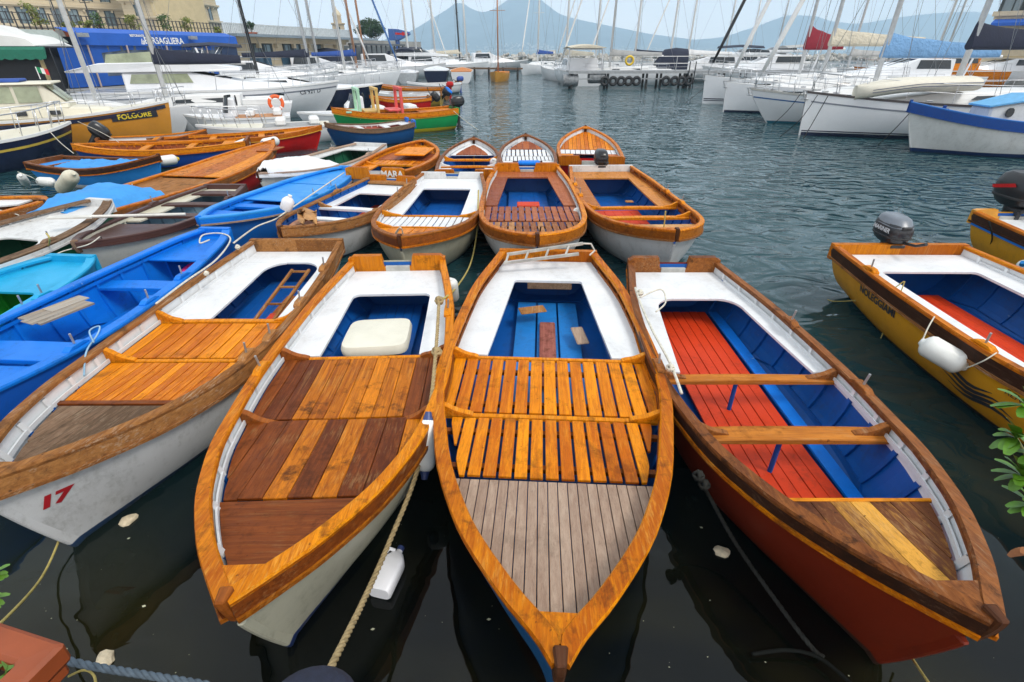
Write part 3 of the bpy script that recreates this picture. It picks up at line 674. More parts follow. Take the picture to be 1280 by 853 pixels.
ld = m.build('boarding_ladder', plain('ladder_aluminium', (.5, .47, .42), .45, .4, .25)); ld.matrix_world = Matrix.Translation(BSL.location) @ Matrix.Rotation(BSL.rotation_euler.z, 4, 'Z')
tag(ld, 'pale metal boarding ladder laid across the stern of the boat with slatted decks', 'ladder')
# open red floored boat
b_, s_ = ends((1248, 772), (790, 327), (893, 325))
BRD, FRD = boat('rowing_boat', 'dark red hulled open boat with a red floor and two thwarts', b_, s_, 1.53, FR, hull=HRB, strake=W_BLK, strake_h=.10, cap=W_BRN, cap_w=.085, sw=.68, zb=.84, band=W_OR, deck_drop=.105, pins=((.33, 1), (.57, 1), (.50, -1)), transom=W_BRN, layout=(
    ('bench', dict(s=(.012, .165, .478), w0=.42, w1=.56, r=.20, mat=WHITE, shift=.05)),
    ('thwart', dict(s=.50, mat=W_THW, w=.05, post=BLUE_IN, kmat=W_BRN, py=-.07)), ('thwart', dict(s=.664, mat=W_THW, w=.075, post=BLUE_IN, kmat=W_BRN, py=-.05)),
    ('deck', dict(s=(.812, .962), n=8, gap=.003, mat=W_PINE)), ('floor', dict(s=(.09, .80), n=7, gap=.006, mat=RED_FL, ymax=.34, z=.14)),
    ('cross', dict(s=(.806, .813), n=1, mat=W_ORY, name='deck_edge', drop=-.004))))
m = MB()
for k in range(10):
    s0, s1 = .10 + .07 * k, .17 + .07 * k
    for sd in (1,):
        xs = [FRD.X(s0), FRD.X(s1)]; m.strip(xs, [min(.36, FRD.inW(x, .15, .08)) for x in xs], [min(.47, FRD.inW(x, .16, .05)) for x in xs], [.165, .165], .02, cap0=False, cap1=False)
m.build('floor_border', BLUE_BR, BRD)
# yellow pair on the right
b_, s_ = Vector((4.85, 1.1)), Vector((4.90, 6.08))
BYE, FYE = boat('rowing_boat', 'yellow hulled boat with a grey outboard and dark lettering along its side', b_, s_, 1.90, FR, hull=HYE, strake=W_BLK, strake_h=.14, cap=W_OR, cap_w=.075, sw=.86, zs=.66, zm=.64, zb=.88, d=.22, deck_drop=.10, band=W_OLD, pins=((.165, -1), (.50, -1)), notch=.0, horn=0, transom=W_ORZ, layout=(
    ('bench', dict(s=(.012, .12, .55), w0=.56, w1=.60, r=.07, mat=WHITE)), ('thwart', dict(s=.55, mat=W_OR, w=.07, kmat=W_DK)), ('floor', dict(s=(.08, .9), n=7, mat=RED_FL, ymax=.42, z=.16)),
    ('thwart', dict(s=.74, mat=W_OR, w=.07)), ('deck', dict(s=(.82, .96), n=6, mat=W_SLAT))),
    motor=dict(mat=COWL_G, top=plain('cowling_grey_top', (.16, .18, .21), .3, bmp=.02), text='MARINER', s=1.0, y=-.05))
hull_text(BYE, FYE, 'NOLEGGIAMI', .225, .42, .115, -1, T_DK, font_bold=.004)
hull_text(BYE, FYE, 'RENE', .585, .44, .075, -1, T_DK, shear=.3)
m = MB()   # the blue wave emblem under the fender
for q in range(4):
    x0 = .42 + .012 * q; rg = []
    for i in range(9):
        s_i = x0 + (.55 - x0 + .02 * q) * i / 8; z = .30 - .045 * q + .035 * math.sin(i * .9 + q) + .02 * i / 8; th = .026 * math.sin(PI * (i + .3) / 8.6)
        x = FYE.X(s_i); rg.append([(x, -FYE.inW(x, z + th, -.004), z + th), (x, -FYE.inW(x, z - th * .5, -.004), z - th * .5)])
    k = len(m.v); m.add([v for r_ in rg for v in r_], [(2 * i, 2 * i + 1, 2 * i + 3, 2 * i + 2) for i in range(8)])
m.build('emblem', T_DK, BYE, fix=False)
lettering('B', .07, lambda v: Vector((FYE.X(0) + .036, v.x + .32, .605 + v.y)), plain('lettering_grey', (.5, .5, .5)), BYE, font_bold=.004)
b_, s_ = Vector((7.6, 2.6)), Vector((7.72, 7.6))
BY2, FY2 = boat('rowing_boat', 'second yellow boat with a black outboard, cut by the right edge', b_, s_, 1.6, FR, hull=HYE, strake=W_BLK, strake_h=.13, cap=W_OR, sw=.80, zs=.66, zm=.64, zb=.9, deck_drop=.10, horn=.02, notch=.3, transom=plain('yellow_varnish', (.60, .26, .02), .35), stripe=BLUE_BR, layout=(
    ('bench', dict(s=(.012, .12, .55), w0=.5, w1=.55, r=.07, mat=WHITE)), ('floor', dict(s=(.08, .9), n=7, mat=RED_FL, z=.16))), motor=dict(s=1.5, stripe=RED, y=.1))
# second row
b_, s_ = ends((352, 285), (470, 229), (520, 224)); b_.z = 0
BC0, FC0 = boat('rowing_boat', 'small white hulled boat with a torn brown cover on its foredeck', at(350, 287, .72), at(490, 224, .58), 1.28, FR, hull=HW, strake=W_OLD, strake_h=.12, cap=W_OLD, cap_w=.07, sw=.75, side=BLUE_IN, zb=.74, deck_drop=.10, notch=.1, horn=.03, layout=(
    ('bench', dict(s=(.015, .2, .46), w0=.36, w1=.40, r=.05, mat=WHITE)), ('thwart', dict(s=.02, mat=W_OLD, w=.11, knees=False, up=.05)), ('thwart', dict(s=.47, mat=WHITE, w=.07, kmat=W_OLD)), ('thwart', dict(s=.66, mat=WHITE, w=.07, kmat=W_OLD)),
    ('floor', dict(s=(.08, .8), n=6, mat=RED_FL, ymax=.3)), ('deck', dict(s=(.70, .93), n=5, mat=wood('foredeck_pinkish', (.22, .10, .07), (.62, .32, .2), rough=.6, vary=1.8), label='pinkish worn foredeck'))), pins=((.3, -1), (.14, 1), (.3, 1)))
b_, s_ = ends((498, 291), (530, 217), (600, 214))
BC1, FC1 = boat('rowing_boat', 'beige hulled boat with a white slatted deck and a wide orange foredeck', b_, s_, 1.66, FR, hull=HB, strake=W_DK, strake_h=.13, cap=W_MID, cap_w=.075, sw=.74, zb=.80, band=W_OR, deck_drop=.10, transom=WHITE_W, horn=.0, notch=.12, stem=W_BLK, layout=(
    ('bench', dict(s=(.012, .17, .56), w0=.46, w1=.48, r=.04, mat=WHITE)), ('beam', dict(s=.565, mat=W_OR, w=.02, span=.3)), ('slats', dict(s=(.575, .72), n=15, gap=.018, mat=WHITE, label='white painted slats')), ('beam', dict(s=.726, mat=W_OR, w=.015)),
    ('slats', dict(s=(.733, .85), n=7, gap=.012, mat=W_SLAT, name='plank_deck')), ('deck', dict(s=(.856, .97), n=17, gap=.006, mat=W_GREY)), ('floor', dict(s=(.06, .6), n=3, mat=BLUE_IN, ymax=.4)), ('loose', dict(name='floor_board', s=.40, y=.2, z=.17, l=.5, w=.4, h=.02, mat=W_GREY))))
b_, s_ = ends((672, 289), (620, 208), (697, 206))
BC2, FC2 = boat('rowing_boat', 'white hulled round bowed boat with red brown slats and an orange strake', b_, s_, 1.70, FR, hull=HW, strake=W_MID, strake_h=.13, cap=W_OR, cap_w=.085, sw=.80, zb=.80, band=W_OLD, deck_drop=.10, tab=[(0, .80), (.28, .97), (.52, 1), (.70, .95), (.80, .85), (.87, .72), (.925, .53), (.965, .32), (1, .02)], layout=(
    ('bench', dict(s=(.012, .10, .50), w0=.42, w1=.58, r=.02, mat=W_RED)), ('slats', dict(s=(.515, .70), n=14, gap=.02, mat=W_RED)), ('slats', dict(s=(.715, .90), n=13, gap=.022, mat=wood('slat_worn_brown', (.20, .06, .03), (.48, .24, .10), rough=.5, worn=.5), off=.09)),
    ('floor', dict(s=(.06, .6), n=3, mat=BLUE_IN, ymax=.4)), ('loose', dict(name='engine_lid', s=.37, y=-.02, z=.26, l=.28, w=.42, h=.05, mat=RED_FL))))
b_, s_ = ends((848, 283), (716, 211), (784, 203))
BC3, FC3 = boat('rowing_boat', 'white hulled boat with a black outboard, orange side benches and two slim thwarts', b_, s_, 1.68, FR, hull=HW, strake=W_MID, strake_h=.13, cap=W_OR, cap_w=.075, sw=.80, zb=.80, side=W_DK, band=W_OLD, deck_drop=.10, transom=WHITE_W, horn=.0, notch=.0, tab=[(0, .80), (.28, .97), (.52, 1), (.70, .95), (.80, .85), (.87, .70), (.925, .50), (.965, .29), (1, .02)], layout=(
    ('bench', dict(s=(.012, .12, .53), w0=.48, w1=.50, r=.04, mat=wood('bench_varnished', (.38, .12, .02), (.60, .24, .05)))), ('thwart', dict(s=.55, mat=W_OR, w=.045, kmat=W_OR)), ('thwart', dict(s=.69, mat=W_OR, w=.055, kmat=W_OR)),
    ('floor', dict(s=(.35, .9), n=5, mat=RED_FL, ymax=.42)), ('deck', dict(s=(.79, .96), n=6, mat=wood('foredeck_pale', (.5, .24, .07), (.7, .38, .14)))), ('loose', dict(name='small_board', s=.52, y=.0, z=.52, l=.1, w=.14, h=.02, mat=W_OLD))), pins=((.42, 1), (.58, 1), (.3, -1), (.46, -1)),
    motor=dict(s=.95, y=.02))
# third row: sterns towards the quay
b_, s_ = ends((528, 169), (437, 214), (503, 221))
BD1, FD1 = boat('rowing_boat', 'orange varnished boat with a thick lettered transom and a raised deck hatch', b_, s_, 1.56, FR, hull=HW, strake=W_MID, strake_h=.13, cap=W_OR, cap_w=.09, sw=.76, zb=.74, zs=.68, zm=.62, deck_drop=.09, horn=.04, notch=.12, side=W_OR, ribs=False, layout=(
    ('bench', dict(s=(.012, .04, .36), w0=.38, w1=.42, r=.03, mat=W_SLAT)), ('beam', dict(s=.37, mat=W_OR, w=.03)), ('slats', dict(s=(.385, .52), n=11, gap=.02, mat=W_SLAT)), ('slats', dict(s=(.54, .74), n=9, gap=.004, mat=W_RED, name='plank_deck')), ('deck', dict(s=(.75, .95), n=7, mat=W_SLAT)),
    ('hatch', dict(s=(.52, .80), y=(-.50, .22), dz=.09, h=.04, mat=W_SLAT, name='raised_hatch')), ('floor', dict(s=(.06, .4), n=4, mat=BLUE_IN))))
lettering('MARA', .17, lambda v: Vector((FD1.X(0) - .036, -(v.x + .36), .625 + v.y)), T_WH, BD1, font_bold=.006)
b_, s_ = ends((592, 168), (545, 211), (617, 216))
BD2, FD2 = boat('rowing_boat', 'brown railed boat with a peaked wooden bow locker and red floor', b_, s_, 1.42, FR, hull=HB, strake=W_BRN, strake_h=.12, cap=W_BRN, cap_w=.08, sw=.84, zb=.78, deck_drop=.10, horn=.02, notch=.2, layout=(
    ('bench', dict(s=(.012, .05, .30), w0=.36, w1=.38, r=.02, mat=WHITE)), ('thwart', dict(s=.36, mat=W_OR, w=.05, kmat=WHITE)), ('thwart', dict(s=.58, mat=W_OR, w=.06, kmat=W_OR)), ('floor', dict(s=(.05, .55), n=5, mat=RED_FL, ymax=.36)), ('deck', dict(s=(.72, .93), n=5, mat=W_RED, off=.2)), ('deck', dict(s=(.72, .96), n=1, mat=WHITE, drop=.012, name='bow_shelf'))))
b_, s_ = ends((657, 164), (628, 204), (695, 206))
BD3, FD3 = boat('rowing_boat', 'brown railed boat decked over with white slats', b_, s_, 1.40, FR, hull=paint('hull_vermilion', (.5, .06, .02), .35), strake=W_BRN, strake_h=.12, cap=W_BRN, cap_w=.08, sw=.84, zb=.78, deck_drop=.09, horn=.02, notch=.2, layout=(
    ('bench', dict(s=(.012, .03, .34), w0=.34, w1=.36, r=.02, mat=WHITE)), ('slats', dict(s=(.36, .52), n=13, gap=.02, mat=WHITE)), ('slats', dict(s=(.54, .72), n=11, gap=.028, mat=WHITE)), ('deck', dict(s=(.74, .92), n=5, mat=W_RED, off=.14)), ('floor', dict(s=(.05, .4), n=4, mat=RED_FL)), ('loose', dict(name='blue_tarpaulin', s=.02, y=.0, z=.58, l=.22, w=.5, h=.09, mat=BLUE_BR, bev=.03))))
b_, s_ = ends((732, 157), (703, 199), (776, 195))
BD4, FD4 = boat('rowing_boat', 'red hulled boat with a fan planked foredeck and red transom', b_, s_, 1.62, FR, hull=RED, strake=W_OR, strake_h=.13, cap=W_OR, cap_w=.09, sw=.92, zb=.84, deck_drop=.10, horn=.03, notch=.26, transom=W_ORZ, layout=(
    ('bench', dict(s=(.012, .05, .36), w0=.38, w1=.4, r=.02, mat=W_SLAT)), ('slats', dict(s=(.38, .52), n=11, gap=.016, mat=WHITE)), ('deck', dict(s=(.54, .96), n=13, gap=.008, mat=W_SLAT)), ('floor', dict(s=(.05, .4), n=4, mat=RED_FL))))
lettering('MARIA', .10, lambda v: Vector((FD4.X(0) - .034, -(v.x - .34), .40 + v.y)), plain('lettering_blue', (.03, .05, .3)), BD4, font_bold=.004)
# ------------------------------------------------------------------ the mixed boats on the left
LB = 'mixed wooden boats crowded on the left'
HBR = paint('hull_bright_blue', (.008, .10, .50), .4, .3, (.02, .05, .12), wl=.16, wlcol=(.02, .03, .07))
HLB = paint('hull_light_blue', (.03, .27, .72), .38, .25, (.02, .1, .2), wl=.10, wlcol=(.7, .7, .7))
HTQ = paint('hull_turquoise', (.015, .34, .62), .38, .25, wl=.08, wlcol=(.6, .6, .6))
HGW = paint('hull_grey_white', (.52, .52, .48), .45, .4, wl=.05, wlcol=(.05, .05, .05))
HGN = paint('hull_dark_green', (.01, .13, .06), .4, .3)
HCB = paint('hull_cobalt', (.012, .07, .34), .35, .25, wl=.05, wlcol=(.02, .02, .04))
HNB = paint('hull_navy', (.012, .075, .22), .35, .3, wl=.06, wlcol=(.02, .02, .04))
HGR = paint('hull_green', (.012, .30, .085), .35, .25, wl=.14, wlcol=(.55, .42, .02))
CANVAS_B = plain('canvas_blue', (.045, .28, .66), .8, var=.12, scale=3, bmp=.4, dist=.02)
CANVAS_W = plain('canvas_white', (.72, .72, .72), .8, var=.08, scale=3, bmp=.4, dist=.02)
def bt(label, bow, stern, B, zb=.72, zs=.58, **k): return boat('rowing_boat', label, at(*bow, zb), at(*stern, zs), B, LB, zb=zb, zs=zs, **k)
# bright blue boat next to the seventeen boat
E1, FE1 = boat('rowing_boat', 'bright blue boat with blue thwarts and a splintered grey board on its bench', Vector((-4.38, 1.6)), Vector((-4.10, 6.75)), 1.24, LB, hull=HBR, strake=None, cap=BLUE_BR, cap_w=.11, lining=BLUE_BR, side=BLUE_BR, transom=BLUE_BR, stem=BLUE_BR,
    notch=0, horn=0, zs=.66, zm=.60, zb=.82, deck_drop=.08, tab=[(0, .30), (.06, .52), (.16, .70), (.35, .92), (.55, 1), (.72, .87), (.84, .64), (.93, .34), (1, .015)], rib_n=15, pins=((.42, 1), (.60, 1), (.30, 1)), layout=(
    ('cross', dict(s=(.01, .17), n=1, mat=BLUE_BR, name='stern_deck')), ('thwart', dict(s=.29, mat=BLUE_BR, w=.11, knees=False, drop=.05)), ('thwart', dict(s=.58, mat=BLUE_BR, w=.16, knees=False, drop=.03)), ('cross', dict(s=(.70, .97), n=2, mat=BLUE_BR)),
    ('floor', dict(s=(.08, .8), n=5, mat=BLUE_BR, ymax=.4)), ('loose', dict(name='engine_box', s=.66, y=0, z=.14, l=.45, w=.5, h=.34, mat=BLUE_BR)), ('hatch', dict(s=(.74, .88), y=(-.3, .4), h=.07, mat=BLUE_BR))))
m = MB(); m.box(-.24, .24, -.17, .17, 0, .016); m.box(-.28, .1, -.12, .05, .014, .022); m.box(-.05, .29, -.02, .14, .016, .026)
o = m.build('splintered_board', wood('board_silver', (.22, .19, .16), (.44, .40, .35), (.08, .07, .06), rough=.8)); o.location = (-4.42, 4.35, .60); o.rotation_euler = (0, 0, 1.2)
tag(o, 'splintered silver grey board lying on the blue thwart', 'board')
m = MB(); m.torus((0, 0, 0), .16, .045, n=24)
o = m.build('life_ring', plain('pink_rubber', (.72, .04, .22), .45, bmp=.02), smooth='all'); o.location = (-4.0, 5.95, .36); o.rotation_euler = (.3, 0, 0); tag(o, 'pink ring stowed under the stern deck of the blue boat', 'ring')
E2, FE2 = boat('rowing_boat', 'turquoise boat with a bright green floor, cut by the left edge', Vector((-5.75, 1.5)), Vector((-5.42, 5.85)), 1.45, LB, hull=HTQ, strake=None, cap=TURQ, cap_w=.10, lining=GREEN_BR, side=TURQ, transom=TURQ, stem=TURQ, notch=0, horn=0, deck_drop=.05,
    tab=[(0, .38), (.05, .58), (.16, .78), (.35, .95), (.55, 1), (.75, .84), (.88, .52), (1, .015)], pins=((.24, 1), (.30, 1)), layout=(('bench', dict(s=(.01, .2, .45), w0=.34, w1=.5, r=.1, mat=TURQ)), ('thwart', dict(s=.45, mat=TURQ, w=.14, knees=False)), ('floor', dict(s=(.05, .8), n=7, mat=GREEN_BR)), ('cross', dict(s=(.6, .95), n=1, mat=TURQ))))
E3, FE3 = bt('brown decked boat with a grey white hull, brown thwarts and a cream side bench', (92, 304), (282, 232), 1.22, hull=HGW, strake=BROWN_P, strake_h=.07, cap=BROWN_P, cap_w=.09, lining=GREY_IN, side=CREAM, transom=BROWN_P, notch=0, horn=.0, stem=W_WEA, sw=.6, deck_drop=.06, layout=(
    ('bench', dict(s=(.01, .12, .55), w0=.35, w1=.44, r=.1, mat=CREAM, shift=.1)), ('thwart', dict(s=.10, mat=BROWN_P, w=.12, knees=False, up=.02)), ('thwart', dict(s=.30, mat=BROWN_P, w=.09, knees=False, up=.02)), ('thwart', dict(s=.48, mat=BROWN_P, w=.09, knees=False, up=.02)),
    ('cross', dict(s=(.60, .965), n=1, mat=BROWN_P)), ('floor', dict(s=(.05, .6), n=6, mat=GREY_IN))), pins=((.25, 1), (.35, -1)))
E4, FE4 = boat('rowing_boat', 'worn white and green boat with a scuffed brown gunwale, cut by the left edge', Vector((-7.3, 3.4)), Vector((-6.35, 7.75)), 1.7, LB, hull=HGN, strake=WHITE_W, strake_h=.08, cap=W_WEA, cap_w=.12, lining=GREEN_IN, side=WHITE_W, transom=WHITE_W, notch=0, horn=.0, zs=.80, zm=.66, tab=[(0, .22), (.06, .45), (.2, .78), (.4, .97), (.55, 1), (.75, .84), (.88, .52), (1, .015)], deck_drop=.08, layout=(
    ('bench', dict(s=(.01, .28, .7), w0=.42, w1=.5, r=.25, mat=WHITE_W)), ('floor', dict(s=(.1, .8), n=6, mat=GREEN_IN))), pins=((.32, 1),))
E5, FE5 = bt('bright blue boat with a long flat thwart deck and a pale chafed gunwale', (247, 273), (433, 209), 1.32, hull=paint('hull_blue_two', (.012, .15, .56), .4, .3, wl=.05, wlcol=(.02, .05, .2)), strake=BLUE_BR, strake_h=.10, cap=BLUE_LT, cap_w=.10, lining=BLUE_BR, side=BLUE_BR, transom=BLUE_LT, notch=0, horn=0, band=W_GREY, deck_drop=.05, stem=BLUE_BR,
    tab=[(0, .2), (.05, .42), (.16, .7), (.35, .94), (.55, 1), (.75, .84), (.88, .52), (1, .015)], layout=(('cross', dict(s=(.02, .30), n=1, mat=BLUE_LT, name='stern_deck')), ('cross', dict(s=(.31, .60), n=2, mat=BLUE_LT, name='thwart_deck', gap=.012)), ('thwart', dict(s=.68, mat=BLUE_BR, w=.1, knees=False, drop=.03)), ('floor', dict(s=(.1, .8), n=5, mat=BLUE_BR)), ('bench', dict(s=(.30, .32, .78), w0=.45, w1=.45, r=.03, mat=BLUE_BR, drop=.04)), ('cross', dict(s=(.80, .96), n=1, mat=BLUE_BR))), pins=((.4, 1), (.55, 1)))
E6, FE6 = bt('white boat with a white foredeck cover and a green interior', (322, 217), (463, 180), 1.5, hull=paint('hull_offwhite', (.6, .62, .58), .4, .4), strake=WHITE_W, strake_h=.07, cap=W_GREY, cap_w=.09, lining=GREEN_IN, side=WHITE_W, transom=WHITE_W, notch=0, horn=.04, sw=.6, deck_drop=.06, layout=(
    ('bench', dict(s=(.01, .12, .52), w0=.46, w1=.5, r=.1, mat=WHITE_W)), ('cross', dict(s=(.54, .72), n=1, mat=BROWN_P, name='side_deck')), ('floor', dict(s=(.05, .6), n=5, mat=GREEN_IN))), pins=((.3, 1), (.2, -1)))
def canvas(name, F, T, s0, s1, hgt, mat, label, cat, grow=.03, seed=1, parent=None, n=40, z0=.03, sag=1.0):
    """a crumpled cloth lying over a stretch of boat"""
    m = MB(); rings = []; rr = random.Random(seed)
    for i in range(n + 1):
        f_ = i / n; s = lerp(s0, s1, f_); W = F.W(s) + grow; rg = []; env = min(1, .25 + 1.5 * math.sin(PI * min(.97, max(.03, f_))))
        for j in range(15):
            q = -1 + 2 * j / 14; y = q * W
            z = F.G(s) + z0 + hgt * env * (1 - abs(q) ** 2.2) * sag + .06 * mnoise.noise(Vector((s * 14, q * 3.5, seed))) + .035 * abs(mnoise.noise(Vector((s * 34, q * 7, seed + 5))))
            if abs(q) > .96: z -= .09
            rg.append(Vector((F.X(s) + .03 * mnoise.noise(Vector((q * 4, s * 8, seed + 9))), y, z)))
        rings.append(rg + [Vector((v.x, v.y * .98, v.z - .012)) for v in rg[::-1]])
    m.loft(rings, True, True)
    o = m.build(name, mat, smooth=60); o.location = T.location; o.rotation_euler = T.rotation_euler
    return tag(o, label, cat)
canvas('canvas_cover', FE6, E6, .60, .97, .16, CANVAS_W, 'white canvas cover over the bow of the white and green boat', 'cover', seed=3)
E7, FE7 = boat('rowing_boat', 'long red boat with a bare orange wooden deck running to its bow', Vector((-6.15, 13.75)), Vector((-7.0, 7.5)), 1.55, LB, hull=RED, strake=W_OLD, strake_h=.14, cap=W_OR, cap_w=.10, lining=W_OLD, side=W_OLD, transom=W_DK, notch=0, horn=0, zb=.80, zs=.60, zm=.56, sw=.62, deck_drop=.06, band=W_OR, layout=(
    ('deck', dict(s=(.50, .96), n=3, mat=W_OR, name='long_deck', off=.03, drop=-.05)), ('cross', dict(s=(.03, .5), n=3, mat=W_OLD, name='midship_deck')), ('hatch', dict(s=(.84, .94), y=(-.5, -.1), h=.03, dz=.02, mat=W_DK))))
canvas('canvas_cover', FE7, E7, -.0, .25, .22, CANVAS_B, 'crumpled light blue tarpaulin over the stern half of the long red boat', 'tarpaulin', seed=8, grow=-.02)
E7b, FE7b = boat('rowing_boat', 'red boat with wooden rail and white bench, below the light blue boat', at(54, 252, .7), at(-160, 262, .6), 1.8, LB, hull=RED, strake=W_OLD, strake_h=.14, cap=W_OR, lining=W_OLD, side=W_OLD, transom=W_DK, zb=.7, deck_drop=.04, layout=(('bench', dict(s=(.05, .3, .7), w0=.4, w1=.45, r=.1, mat=WHITE)), ('deck', dict(s=(.8, .96), n=3, mat=W_DK))))
E8, FE8 = boat('rowing_boat', 'light blue boat with a dark brown rail and cream fenders on its side', Vector((-8.1, 12.05)), Vector((-11.4, 12.75)), 1.35, LB, hull=HLB, strake=W_BLK, strake_h=.13, cap=W_BRN, cap_w=.08, lining=BLUE_LT, side=W_BRN, zb=.72, zs=.50, zm=.46, sw=.66, band=W_OR, notch=0, horn=.0, transom=W_BRN, stem=W_BLK, deck_drop=.07, layout=(
    ('bench', dict(s=(.02, .1, .5), w0=.3, w1=.3, r=.05, mat=BLUE_LT)), ('cross', dict(s=(.0, .12), n=1, mat=W_BRN, name='stern_deck')), ('floor', dict(s=(.05, .8), n=4, mat=BLUE_LT)), ('deck', dict(s=(.82, .96), n=3, mat=W_BRN))))
canvas('canvas_cover', FE8, E8, .22, .80, .07, CANVAS_B, 'light blue cloth stretched over the middle of the light blue boat', 'cover', seed=12, grow=-.16, z0=-.04)
E9, FE9 = boat('rowing_boat', 'cobalt blue hulled open boat with a long orange rail and bare ribs', Vector((-11.6, 14.0)), Vector((-7.65, 15.4)), 1.5, LB, hull=HCB, strake=W_OR, strake_h=.13, cap=W_OR, cap_w=.09, lining=W_RED, side=W_OR, zb=.66, zs=.58, zm=.50, sw=.66, notch=.0, horn=.02, transom=W_DK, band=W_OR, deck_drop=.05, rib_n=22, layout=(
    ('floor', dict(s=(.05, .9), n=6, mat=W_RED)), ('thwart', dict(s=.12, mat=W_OR, w=.15, knees=False)), ('thwart', dict(s=.35, mat=W_OR, w=.09, knees=False)), ('thwart', dict(s=.62, mat=W_OR, w=.09, knees=False))))
E10, FE10 = boat('rowing_boat', 'long red boat with a sharp bow and white fenders, in front of the white launch', Vector((-6.2, 17.55)), Vector((-10.4, 15.75)), 1.4, LB, hull=RED, strake=W_OR, strake_h=.12, cap=W_OR, cap_w=.09, lining=W_RED, side=W_OR, zb=.68, zs=.52, zm=.50, sw=.6, notch=0, horn=0, transom=W_DK, band=plain('yellow_line', (.6, .3, .02)), deck_drop=.05, rib_n=22, layout=(
    ('floor', dict(s=(.05, .9), n=6, mat=W_RED)), ('thwart', dict(s=.3, mat=W_OR, w=.09, knees=False)), ('thwart', dict(s=.6, mat=W_OR, w=.09, knees=False)), ('deck', dict(s=(.75, .96), n=5, mat=W_OR))))
E11, FE11 = boat('rowing_boat', 'navy blue boat with a worn grey rail and pink floor, moored beside the green boat', at(406, 154, .75), at(513, 153, .62), 1.55, LB, hull=HNB, strake=W_WEA, strake_h=.11, cap=W_WEA, cap_w=.09, lining=paint('interior_pink', (.5, .14, .1), .5, .3), side=WHITE_W, zb=.75, zs=.66, sw=.66, notch=.2, horn=.06, transom=paint('transom_blue', (.02, .13, .5)), deck_drop=.06, layout=(
    ('thwart', dict(s=.3, mat=WHITE, w=.1, knees=False)), ('thwart', dict(s=.6, mat=WHITE, w=.08, knees=False)), ('floor', dict(s=(.05, .9), n=4, mat=RED_FL)), ('bench', dict(s=(.01, .12, .3), w0=.4, w1=.42, r=.1, mat=WHITE))))
E12, FE12 = boat('rowing_boat', 'green hulled boat with a yellow band, orange rail and pastel seat frames', Vector((-6.7, 20.4)), Vector((-2.35, 22.3)), 1.7, LB, hull=HGR, strake=W_OR, strake_h=.16, cap=W_OR, cap_w=.09, lining=W_OLD, side=W_OR, zb=.95, zs=.80, zm=.72, d=.25, sw=.7, notch=0, horn=0, transom=HGR, stripe=plain('yellow_paint', (.62, .45, .02)), deck_drop=.06, layout=(
    ('floor', dict(s=(.05, .9), n=4, mat=W_OLD)), ('cross', dict(s=(.02, .3), n=4, mat=W_OR, name='stern_deck')), ('deck', dict(s=(.75, .96), n=5, mat=W_OR))), motor=dict(s=1.15))
PASG, PASY, PASR = plain('pastel_green', (.36, .62, .44)), plain('pastel_ochre', (.62, .40, .12)), plain('coral_red', (.70, .09, .08))
for nm, s0, mt in (('seat_frame', .80, PASG), ('seat_frame', .66, PASY), ('seat_frame', .47, PASR)):
    m = MB(); x = FE12.X(s0)
    for y in (-.5, .5): m.box(x - .05, x + .05, y - .07, y + .07, .55, 1.55)
    m.box(x - .06, x + .06, -.57, .57, 1.5, 1.6); m.box(x - .05, x + .5, -.5, .5, .78, .84); m.build(nm, mt, E12, bev=.01)
# small boats further along the quay
YB = paint('hull_yellowed', (.5, .32, .05), .4)
sm_specs = (
 ('orange red boat with its black outboard tipped up, behind the green boat', (462, 121), (537, 122), 1.6, RED, W_OR, dict(s=1.1, tilt=-.9)),
 ('white topped yellow boat with a blue hooded outboard, behind the orange red boat', (446, 113), (553, 116), 1.7, YB, WHITE, dict(s=1.1, tilt=-.8, top=BLUE_BR)),
 ('slim brown railed boat with a red outboard, second from the navy yacht', (470, 106), (560, 110), 1.5, W_OLD, W_OR, dict(s=1.0, mat=RED)),
 ('white dinghy with a blue covered outboard, nearest the grey pier', (508, 103), (573, 103), 1.6, HW, WHITE, dict(s=1.1, mat=plain('hood_blue', (.02, .06, .3)))),
)
for lb, b0, s0, B, hm, cm, mo in sm_specs:
    bb, ss = at(*b0, .8), at(*s0, .7)
    boat('rowing_boat', lb, bb, ss, B, 'small boats along the far quay', hull=hm, strake=cm, cap=cm, lining=W_OLD, side=None, ribs=False, zb=.85, zs=.72, zm=.66, transom=W_OLD, notch=.2, deck_drop=.06, layout=(('floor', dict(s=(.05, .9), n=3, mat=W_OLD)), ('thwart', dict(s=.4, mat=cm, w=.1, knees=False)), ('cross', dict(s=(.65, .95), n=1, mat=cm))), motor=mo, detail=0)
# fenders and rings hung from the boats
def fender(a, b, r, label, mat=None, tip=None, group='fenders hung from the boats', name='fender'):
    a, b = Vector(a), Vector(b); d = (b - a); L = d.length; mt = mat or PLASTIC_W
    o = MB(); pr = [(-.06, .25), (-.03, .32), (0, .38), (.03, .62), (.08, .86), (.16, 1), (.84, 1), (.92, .86), (.97, .62), (1, .38), (1.03, .32), (1.06, .25)]
    o.tube([a + d * q for q, _ in pr], [r * max(.2, k) for _, k in pr], 14)
    T = o.build(name, mt, smooth=60); tag(T, label, 'fender', group)
    if tip:
        for q in (0, 1):
            o = MB(); e = a if q == 0 else b; dd = d.normalized() * (1 if q else -1); o.tube([e - dd * .05, e + dd * .0, e + dd * .05], [r * .72, r * .5, r * .3], 12); o.build('end_cap', tip, T, smooth=60)
    return T
fender(at(26, 220, .45), at(33, 230, .2), .085, 'slim white fender at the stern of the light blue boat')
fender(at(48, 227, .25), at(67, 228, .25), .10, 'white fender lying along the light blue hull')
fender(at(91, 218, .55), at(77, 238, .15), .15, 'large cream fender hanging amidships on the light blue hull', plain('fender_cream', (.66, .62, .48), .45))
